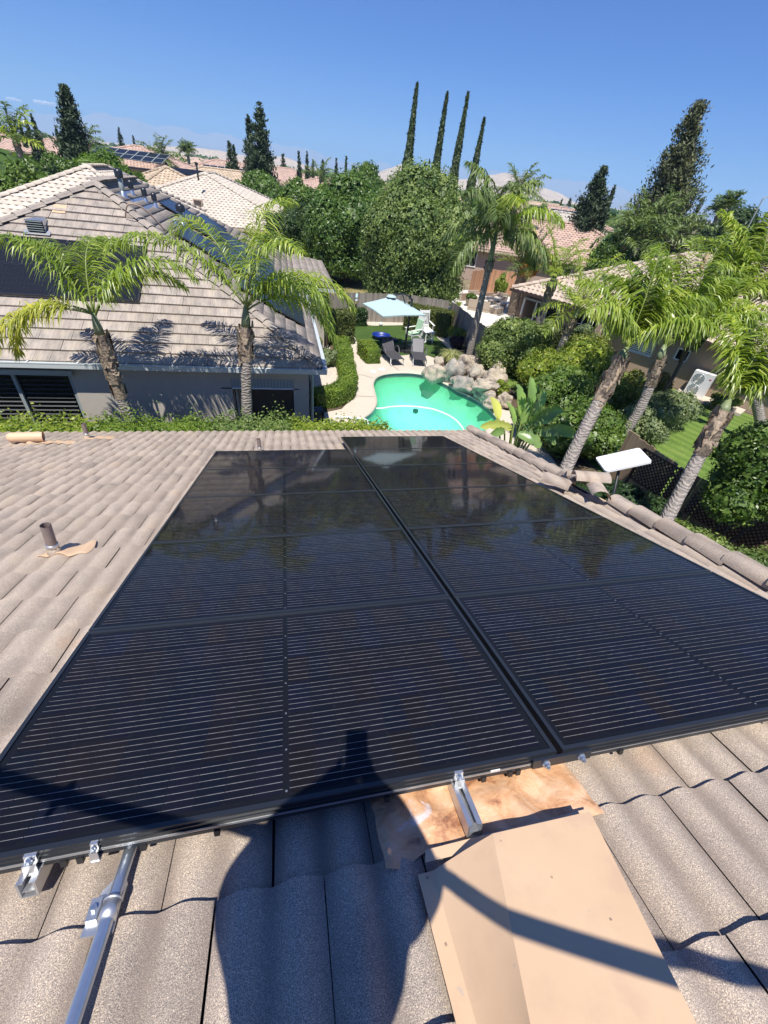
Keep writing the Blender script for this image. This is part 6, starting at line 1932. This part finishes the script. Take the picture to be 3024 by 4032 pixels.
# clipped hedges
hedge(spline([V(2.72, 20.6, 0), V(2.65, 19, 0), V(2.52, 17.4, 0), V(2.45, 16.1, 0), V(2.2, 15.1, 0), V(1.75, 14.5, 0), V(1.0, 14.25, 0)], 4), .62, .58, M['leaf_hedge'], 'low bright green clipped hedge curving along the deck by the left house', 26000, .06, 1)
hedge([V(1.85, 21.7, 0), V(3.35, 22.0, 0)], 1.15, 1.35, M['leaf_hedgedark'], 'tall clipped cube hedge at the corner of the left house', 13000, .075, 2)
hedge([V(3.95, 18.75, 0), V(3.75, 20.1, 0)], .62, .62, M['leaf_hedge'], 'small clipped box hedge left of the loungers', 9000, .06, 3)
hedge([V(7.05, 24.9, 0), V(9.2, 23.6, 0)], 1.2, 1.2, M['leaf_hedgedark'], 'long clipped dark hedge in front of the right fence corner', 13000, .085, 4)
hedge([V(3.8, 24.9, 0), V(4.6, 25.0, 0)], .7, .8, M['leaf_dark'], 'dark clipped bush behind the corner of the cube hedge', 4000, .085, 5)
# the loose hedge row between the two houses
hedge([V(-9.0, 8.95, 0), V(-5.6, 8.95, 0), V(-4.0, 8.95, 0)], 1.1, 1.85, M['leaf_lime'], 'loose glossy hedge in front of the left house window', 22000, .072, 6, rough=.11)
hedge([V(-4.0, 8.95, 0), V(-1.6, 9.0, 0)], 1.1, 1.82, M['leaf_hedge'], 'fine leaved hedge stretch between the two left palms', 17000, .06, 7, rough=.12)
hedge([V(-1.6, 9.0, 0), V(.1, 9.0, 0)], 1.1, 1.86, M['leaf_oak'], 'dark green hedge stretch around the middle palm trunk', 11000, .07, 8, rough=.12)
hedge([V(.1, 8.95, 0), V(1.5, 8.9, 0), V(2.3, 8.7, 0)], 1.1, 1.85, M['leaf_lime'], 'yellowish green hedge stretch nearest the pool', 17000, .07, 9, rough=.07)

# ---- queen palms
def palmY(pb, pt, Y, **k):
    a = atY(*pb, Y); b = atY(*pt, Y)
    d = (b - a); g = a - d * (a.z / d.z)
    return palm(g, b, **k)
palmY((287, 905), (216, 722), 9.75, label='leaning queen palm with yellowing fronds in front of the left house, left of the two', mats=('frond_y', 'frond_y', 'frond', 'frond', 'frond', 'frond', 'frond', 'frond'), nf=8, L=2.35, seed=3, wind=V(.3, -.05, -.02), r=.112, boots=1.5, shaft=.4,
      els=[30, 22, 66, 76, 58, 64, 70, 74], azs=[3.1, 3.5, 2.5, 1.8, .15, .0, 1.2, 2.9], leafL=.55, wid=.026, nl=100, droop=1.9, hang=1.4)
palmY((540, 900), (531, 706), 9.9, label='queen palm with full green crown in front of the left house, the middle one', mats=('frond',), nf=9, L=2.6, seed=7, wind=V(.3, -.05, -.02), r=.122, boots=.85, shaft=.45,
      els=[76, 70, 56, 48, 60, 44, 68, 38, 72], azs=[.8, 2.6, 3.15, .1, 6.0, .4, 1.3, .0, 5.2], leafL=.58, wid=.026, nl=104, droop=1.8, hang=1.4)
palm(at(1010, 780), hd(1058, 566, 21.5), 'tall queen palm with drooping crown rising from the pool boulders', mats=('frond_far', 'frond_far', 'frond'), nf=15, L=2.7, seed=9, wind=V(.35, -.1, -.1), r=.15, boots=.5, shaft=1.2, leafL=.95, wid=.05, nl=84, droop=1.4, hang=2.0)
palm((12.2, 19.7, 0), hd(1193, 612, 22.5), 'slender queen palm with yellow green crown in front of the patio doors', mats=('frond_light', 'frond'), nf=12, L=1.9, seed=12, wind=V(.5, -.1, 0), r=.18, boots=.8, leafL=.5, wid=.04, nl=40, shaft=.4)
palm((10.8, 15.2, 0), hd(1238, 690, 19.5), 'small leaning queen palm with pale crown before the dark windows', mats=('frond', 'frond_light'), nf=13, L=2.1, seed=13, wind=V(.45, -.1, 0), r=.15, boots=.7, leafL=.55, wid=.035, nl=44, shaft=.4)
palm((5.1, 5.6, 0), (6.85, 7.6, 4.15), 'large leaning queen palm just past the roof rake with ringed grey trunk', mats=('frond', 'frond', 'frond_light'), nf=12, L=1.8, seed=14, wind=V(.2, .0, -.05), r=.135, boots=1.15, leafL=.62, wid=.032, nl=84, shaft=.3, droop=1.4,
     hang=1.8, azs=[1.2, 2.0, .4, 2.8, 5.6, 3.4, .1, 1.6, .9], els=[82, 76, 70, 62, 58, 60, 66, 72, 60])
palm((10.7, 10.6, 0), (11.3, 11.0, 3.1), 'queen palm with the widest crown, behind the large leaning one', mats=('frond', 'frond_light', 'frond'), nf=16, L=3.0, seed=15, wind=V(.4, -.05, -.02), r=.15, boots=1.0, leafL=.75, wid=.04, nl=92, shaft=.5, droop=1.15, hang=1.5,
     azs=[.9, 1.6, .3, 2.3, 0, 5.8, 1.2, 2.9, .6, 5.4], els=[80, 74, 66, 70, 58, 54, 62, 60, 50, 56])
palm((6.2, 4.0, 0), (8.2, 6.0, 3.75), 'leaning queen palm nearest the right border with shaggy trunk', mats=('frond', 'frond'), nf=12, L=1.6, seed=16, wind=V(.3, -.05, -.02), r=.125, boots=1.1, leafL=.5, wid=.028, nl=84, shaft=.3, droop=1.2, hang=1.5,
     azs=[.3, 1.0, 5.9, 1.7, .7, 2.2, 5.3, .1], els=[72, 78, 60, 74, 50, 70, 55, 40])
palm(at(1652, 965, 0), hd(1612, 690, 20.5), 'yellow green queen palm rising behind the widest crown at the top right', mats=('frond_light', 'frond', 'frond_light'), nf=15, L=3.3, seed=17, wind=V(.4, 0, 0), r=.16, boots=1.0, leafL=.75, wid=.05, nl=84, shaft=.5,
     els=[76, 66, 58, 70, 46, 42, 60, 52])
p = hd(1120, 420, 50); palm((p.x, p.y, 0), (p.x, p.y, p.z - .4), 'distant queen palm on the skyline beside the tall drooping one', mats=('frond_far',), nf=11, L=2.8, seed=20, r=.18, boots=.6, leafL=.8, wid=.09, nl=30, group='palms in the gardens beyond')
p = hd(1132, 588, 33.5); palm((p.x, p.y, 0), (p.x, p.y, p.z), 'squat date palm with orange stalks behind the cedar fence', mats=('frond_blue', 'frond_blue', 'frond_blue', 'frond_y'), nf=30, L=2.6, seed=21, wind=V(.1, 0, 0), r=.35, boots=.6, leafL=.45, wid=.05, nl=44, droop=.8, hang=.25, shaft=.2, group='palms in the gardens beyond', name='date_palm', trunkmat='palmboot')
shrub((p.x, p.y - .5, p.z + .15), (.75, .6, .5), M['dateorange'], 'mass of orange fruit stalks in the heart of the date palm', 1500, .13, 8, 60, 'fruit_stalks', 'palm fruit', wid=.18)
for i, (x, y, dist, L_, nf, lab) in enumerate([(32, 300, 55, 2.8, 14, 'feathery palm with bright crown at the far left skyline'), (350, 345, 72, 3.0, 12, 'bushy palm beside the pink tiled house in the left distance'), (404, 326, 118, 2.2, 16, 'small fan shaped palm on the left skyline'),
        (190, 306, 80, 2.4, 9, 'windblown palm just right of the tall left conifer'), (1390, 500, 44, 3.2, 15, 'dark feathery palm below the huge windswept conifer, left one'), (1432, 515, 40, 3.0, 13, 'dark feathery palm below the huge windswept conifer, right one'), (1352, 520, 40, 2.6, 10, 'low feathery palm right of the white tower'), (692, 385, 85, 3.0, 12, 'drooping palm below the small conifers in the middle distance')]):
    p = hd(x, y, dist)
    palm((p.x, p.y, 0), (p.x, p.y, p.z - .3), lab, mats=('frond_far',) if i not in (0,) else ('frond_far', 'frond'), nf=nf, L=L_, seed=30 + i, wind=V(.6, -.1, 0), r=.2, boots=.5, leafL=.8, wid=.11, nl=26, shaft=.3, group='palms in the gardens beyond')
for i, (x, y, dist, lab) in enumerate([(1572, 448, 75, 'fan palm rising over the dark evergreen at the right'), (1553, 462, 78, 'smaller dark fan palm left of the right hand fan palm'), (405, 330, 120, 'tiny fan palm on the left skyline')]):
    p = hd(x, y, dist)
    palm((p.x, p.y, 0), (p.x, p.y, p.z), lab, mats=('frond_far',), nf=26, L=1.9, seed=50 + i, wind=V(.1, 0, 0), r=.25, boots=.8, leafL=.9, wid=.14, nl=14, hang=.4, shaft=.1, group='fan palms on the skyline', name='fan_palm')
# paddle leaf plant near the rake
pp_ = thing('paddle_leaf_plant', 'bird of paradise plant with tall torn paddle leaves behind the roof edge', 'plant', (6.2, 9.2, 0))
def paddle(root, tip, wd, mat, lab=None, curl=.12, seed=0):
    rng = random.Random(seed)
    root = Vector(root); tip = Vector(tip); d = (tip - root); L = d.length
    side = d.cross(V(.3, -1, .4)).normalized(); nn_ = side.cross(d).normalized()
    mid = spline([root, root.lerp(tip, .5) + V(0, 0, .10 * L), tip], 7)
    mb = MB(); n = len(mid)
    for i, p in enumerate(mid):
        f = i / (n - 1)
        w_ = wd * max(.03, math.sin(math.pi * (.06 + .90 * f)) ** .6)
        jl = 1 - (.35 if rng.random() < .18 else 0); jr = 1 - (.35 if rng.random() < .18 else 0)
        mb.v += [tuple(p - side * w_ * jl + nn_ * curl * w_ * 2), tuple(p - side * w_ * .5 * jl + nn_ * curl * .8 * w_), tuple(p), tuple(p + side * w_ * .5 * jr + nn_ * curl * .8 * w_), tuple(p + side * w_ * jr + nn_ * curl * w_ * 2)]
    for i in range(n - 1):
        for j in range(4):
            a = i * 5 + j; mb.f.append((a, a + 1, a + 6, a + 5))
    o = mb.build('leaf', M[mat], pp_, True, label=lab)
    MB().tube([V(6.2, 9.2, .0) + (root - V(6.2, 9.2, 0)) * .2, root, root.lerp(tip, .96)], [.03, .022, .004], 6).build('midrib', M['rachis'], o, True)
def LP(x, y, Y): return atY(x, y, Y)
for i, (r0_, t0_, w_, mt) in enumerate([((1075, 905, 9.0), (1062, 858, 9.6), .17, 'leaf_yellow'), ((1105, 925, 9.0), (1038, 922, 8.8), .13, 'leaf_yellow'), ((1125, 905, 9.3), (1118, 830, 10.2), .2, 'leaf_banana'), ((1140, 900, 9.4), (1148, 815, 10.4), .2, 'leaf_banana'), ((1145, 905, 9.3), (1178, 845, 9.9), .19, 'leaf_banana'),
        ((1150, 915, 9.0), (1215, 885, 9.2), .18, 'leaf_banana'), ((1160, 935, 8.8), (1250, 940, 8.6), .16, 'leaf_banana'), ((1110, 915, 9.2), (1095, 868, 9.9), .15, 'leaf_banana'), ((1120, 935, 8.7), (1168, 965, 8.3), .17, 'leaf_banana'), ((1130, 920, 9.0), (1190, 905, 9.3), .17, 'leaf_banana'), ((1090, 930, 8.8), (1055, 945, 8.5), .12, 'leaf_banana'), ((1155, 925, 9.1), (1200, 960, 8.6), .15, 'leaf_banana'), ((1125, 915, 9.2), (1140, 870, 9.5), .16, 'leaf_banana')]):
    paddle(LP(*r0_), LP(*t0_), w_, mt, 'bright yellow paddle leaf' if mt == 'leaf_yellow' else None, seed=i)
# ---- skyline trees
for i, (x, y, w_, d_, lab) in enumerate([(901, 183, 36, 46, 'tallest slender cypress, first of the four from the left'), (966, 203, 30, 48, 'slender cypress, second of the four from the left'), (1011, 203, 30, 50, 'slender cypress, third of the four from the left'), (1046, 258, 28, 48, 'shortest slender cypress, rightmost of the four')]):
    cypress(x, y, w_, d_, lab, 70 + i, top=-.25, n=7000, size=.2)
for i, (x, y, w_, d_, lab) in enumerate([(918, 352, 7, 110, 'tiny cypress spike between the first two tall cypresses, left'), (928, 345, 7, 110, 'tiny cypress spike between the first two tall cypresses, right'), (748, 340, 13, 90, 'dark narrow cypress left of the feathery round tree'), (1214, 432, 12, 90, 'narrow dark cypress above the terracotta roof on the right')]):
    cypress(x, y, w_, d_, lab, 80 + i, top=0, n=900, size=.3, group='far cypresses')
conifer(138, 184, 120, 62, M['leaf_conifer'], 'tall dark conifer on the left skyline', 14000, .55, 90, lean=(.8, 0))
conifer(560, 222, 92, 62, M['leaf_conifer'], 'tallest conifer in the middle left, right one of the pair', 12000, .5, 91, lean=(.2, 0))
conifer(536, 248, 60, 70, M['leaf_conifer'], 'slimmer conifer just left of the tallest middle one', 6000, .5, 92)
conifer(494, 305, 40, 85, M['leaf_conifer'], 'short conifer pair on the middle left skyline, left one', 4000, .5, 93)
conifer(504, 312, 34, 84, M['leaf_conifer'], 'short conifer pair on the middle left skyline, right one', 3500, .5, 94)
for i, (x, y, w_, d_, lab) in enumerate([(255, 275, 34, 120, 'small conifer above the pink tiled house'), (287, 293, 18, 130, 'little conifer right of the pink tiled house peak'), (10, 230, 26, 90, 'conifer at the extreme left border'), (52, 250, 30, 88, 'conifer at the far left, left one of a close pair'), (66, 245, 36, 92, 'conifer at the far left, right one of a close pair'), (120, 275, 34, 95, 'small conifer tucked left of the tall dark one'), (40, 262, 22, 100, 'small hazy conifer between the far left conifers'),
        (611, 330, 30, 120, 'pale small conifer left of the three dark ones'), (645, 326, 24, 100, 'dark small conifer, left of three in the middle'), (663, 326, 24, 98, 'dark small conifer, centre of three in the middle'), (676, 345, 20, 100, 'dark small conifer, right of three in the middle'), (697, 345, 30, 95, 'drooping conifer right of the three small ones'), (727, 342, 22, 92, 'dark stout conifer left of the narrow cypress'),
        (1233, 428, 30, 110, 'small conifer beyond the terracotta roof on the right'), (1330, 400, 44, 62, 'thin windswept conifer between the two larger right ones'), (1520, 428, 56, 75, 'ragged dark conifer right of the huge windswept one'), (895, 398, 8, 130, 'tiny dark conifer between the round trees')]):
    conifer(x, y, w_, d_, M['leaf_conifer'], lab, 2600, .5, 100 + i, lean=(.5 if x > 1300 else 0, 0))
conifer(1305, 360, 125, 52, M['leaf_conifer'], 'full dark conifer on the right, left of the huge windswept one', 20000, .40, 120, lean=(-.3, 0))
conifer(1512, 216, 235, 50, M['leaf_redwood'], 'huge windswept conifer leaning right on the right skyline', 38000, .40, 121, lean=(-1.4, 0), power=.85)
# street lamps and mast
for i, (x, y, d_, lab) in enumerate([(1648, 430, 60, 'thin street lamp at the right border on the skyline'), (1213, 448, 75, 'small street lamp above the terracotta roof on the right'), (322, 303, 150, 'thin mast on the left horizon')]):
    P = hd(x, y, d_); t = thing('street_lamp', lab, 'street lamp', (P.x, P.y, 0))
    MB().tube([V(P.x, P.y, 0), P], .06, 6).build('post', M['trimgrey'], t)
    if i < 2: MB().tube(spline([P, P + V(.5, 0, .25), P + V(1.2, 0, .1)], 4), .05, 6).build('lamp_arm', M['trimgrey'], t); MB().box(P + V(1.4, 0, .08), (.6, .25, .12)).build('lamp_head', M['gutter'], t)
# far-off mass of greenery and roofs down to the horizon
rng = np.random.default_rng(5)
lob = []
for i in range(900):
    a = rng.uniform(-.75, 1.25); d = 75 * (12 ** rng.uniform(0, 1) ** 1.1)
    if d < 150 and i % 3: d *= 2
    r_ = rng.uniform(2.2, 4.2) * (1 + d / 900); h_ = rng.uniform(2.0, 3.0)
    lob.append((np.array([math.sin(a) * d, math.cos(a) * d, h_ * .8]), np.array([r_ * 1.5, r_ * 1.5, h_ * rng.uniform(.8, 1.15)])))
v = np.concatenate([crown_np([l], 90, 1.0 + np.hypot(l[0][0], l[0][1]) / 260, rng, .2, .7) for l in lob])
link(npmesh('far_woodland', v, 4), 'far_woodland', M['leaf_mid'], kind='stuff')
mb = MB()
rr = random.Random(4)
for i in range(260):
    a = rr.uniform(-.75, 1.25); d = 130 * (6 ** rr.random())
    x, y = math.sin(a) * d, math.cos(a) * d; h = rr.uniform(5, 9); rz = rr.uniform(0, 3)
    ze = 2.9; zr = ze + rr.uniform(1.6, 2.6); m = Matrix.Translation((x, y, 0)) @ Matrix.Rotation(rz, 4, 'Z')
    c_ = [m @ V(sx * h * 1.3, sy * h, ze) for sx, sy in ((-1, -1), (1, -1), (1, 1), (-1, 1))]
    r0, r1 = m @ V(-h * .4, 0, zr), m @ V(h * .4, 0, zr)
    mb.add(c_ + [r0, r1], [(0, 1, 5, 4), (1, 2, 5), (2, 3, 4, 5), (3, 0, 4)]); mb.box((0, 0, ze / 2), (h * 2.4, h * 1.8, ze), m)
mb.build('far_rooftops', M['tile_pink'], kind='stuff')

# ================================================================== HILLS, CLOUDS, HAZE
def ridge(name, dist, prof, mat, depth, seed, amp, az0=-.95, az1=1.35, n=340, rows=14):
    vs = []; fs = []
    for j in range(rows + 1):
        f = j / rows
        for i in range(n + 1):
            a = az0 + (az1 - az0) * i / n
            top = prof(a)
            e = math.sin(math.pi * min(1, f * 1.0) * .5) if f < 1 else 1
            d = dist + depth * f
            x, y = math.sin(a) * d, math.cos(a) * d
            k = noise.fractal(V(x / depth * 2.2, y / depth * 2.2, seed), 1.0, 2.1, 6)
            z = top * e * (1 + .30 * k) + amp * k * e
            vs.append((x, y, max(-1, z) if j else -2))
    for j in range(rows):
        for i in range(n):
            a = j * (n + 1) + i
            fs.append((a, a + 1, a + n + 2, a + n + 1))
    mb = MB(); mb.add(vs, fs)
    return mb.build(name, mat, None, True, kind='structure')
def bump(a, c, w_, h_): return h_ * math.exp(-((a - c) / w_) ** 2)
def azp(x, y=400):
    d = ray(x, y); return math.atan2(d.x, d.y)
tan_hill = m_ground('dry tan hills', [(.42, .33, .24), (.50, .40, .29), (.34, .28, .19)], .004, .05)
haze_blue_hill = m_plain('haze tinted far mountain', (.20, .23, .27), .95)  # bluish base colour carries part of the distance haze
A = azp
ridge('tan_hills', 1900, lambda a: 4 + bump(a, A(870), .05, 46) + bump(a, A(1100), .05, 44) + bump(a, A(1190), .035, 30) + bump(a, A(470), .12, 22) + bump(a, A(620), .04, 22) + bump(a, A(1000), .1, 30), tan_hill, 500, 1, 6)
ridge('blue_foothills', 3000, lambda a: 8 + bump(a, A(900), .10, 30) + bump(a, A(1290), .10, 52) + bump(a, A(450), .16, 40) + bump(a, A(640), .10, 22), haze_blue_hill, 700, 2, 14)
ridge('far_mountains', 4200, lambda a: 15 + bump(a, A(300), .25, 150) + bump(a, A(660), .14, 75) + bump(a, A(900), .14, 40) + bump(a, A(1150), .20, 120) + bump(a, A(1500), .25, 70), haze_blue_hill, 900, 3, 22)
cm = bpy.data.materials.new('cloud puff'); cm.use_nodes = True
t_ = cm.node_tree; t_.nodes.clear()
oo = t_.nodes.new('ShaderNodeOutputMaterial'); df = t_.nodes.new('ShaderNodeBsdfDiffuse'); tr = t_.nodes.new('ShaderNodeBsdfTransparent'); mx = t_.nodes.new('ShaderNodeMixShader')
lw = t_.nodes.new('ShaderNodeLayerWeight'); lw.inputs[0].default_value = .35
rp = t_.nodes.new('ShaderNodeMapRange'); rp.inputs[1].default_value = .0; rp.inputs[2].default_value = .8; rp.inputs[3].default_value = .55; rp.inputs[4].default_value = 1
df.inputs[0].default_value = (.9, .9, .9, 1)
t_.links.new(lw.outputs['Facing'], rp.inputs[0]); t_.links.new(rp.outputs[0], mx.inputs[0]); t_.links.new(df.outputs[0], mx.inputs[1]); t_.links.new(tr.outputs[0], mx.inputs[2]); t_.links.new(mx.outputs[0], oo.inputs[0])
for x, y, w_ in ((30, 215, 150), (97, 223, 220)):
    P = hd(x, y, 14500)
    mb = MB()
    for k in range(6): mb.blob(P + V((k - 2.5) * w_ * .28, 0, rr.uniform(-.2, .2) * w_ * .4), (w_ * .33, w_ * .3, w_ * .17), 3, .2, 1.5, k)
    mb.build('cloud', cm, None, True, kind='structure')
mb = MB(); mb.add([V(-6000, -60, -3), V(7000, -60, -3), V(7000, 5600, -3), V(-6000, 5600, -3), V(-6000, -60, 280), V(7000, -60, 280), V(7000, 5600, 280), V(-6000, 5600, 280)], [(3, 2, 1, 0), (4, 5, 6, 7), (0, 1, 5, 4), (1, 2, 6, 5), (2, 3, 7, 6), (3, 0, 4, 7)])
hm_ = bpy.data.materials.new('haze air'); hm_.use_nodes = True
hm_.node_tree.nodes.clear()
oo = hm_.node_tree.nodes.new('ShaderNodeOutputMaterial'); pv = hm_.node_tree.nodes.new('ShaderNodeVolumePrincipled')
pv.inputs['Color'].default_value = (.42, .68, 1.0, 1); pv.inputs['Density'].default_value = .00020; pv.inputs['Anisotropy'].default_value = 0.0
hm_.node_tree.links.new(pv.outputs[0], oo.inputs['Volume'])
mb.build('haze', hm_, None, kind='stuff')
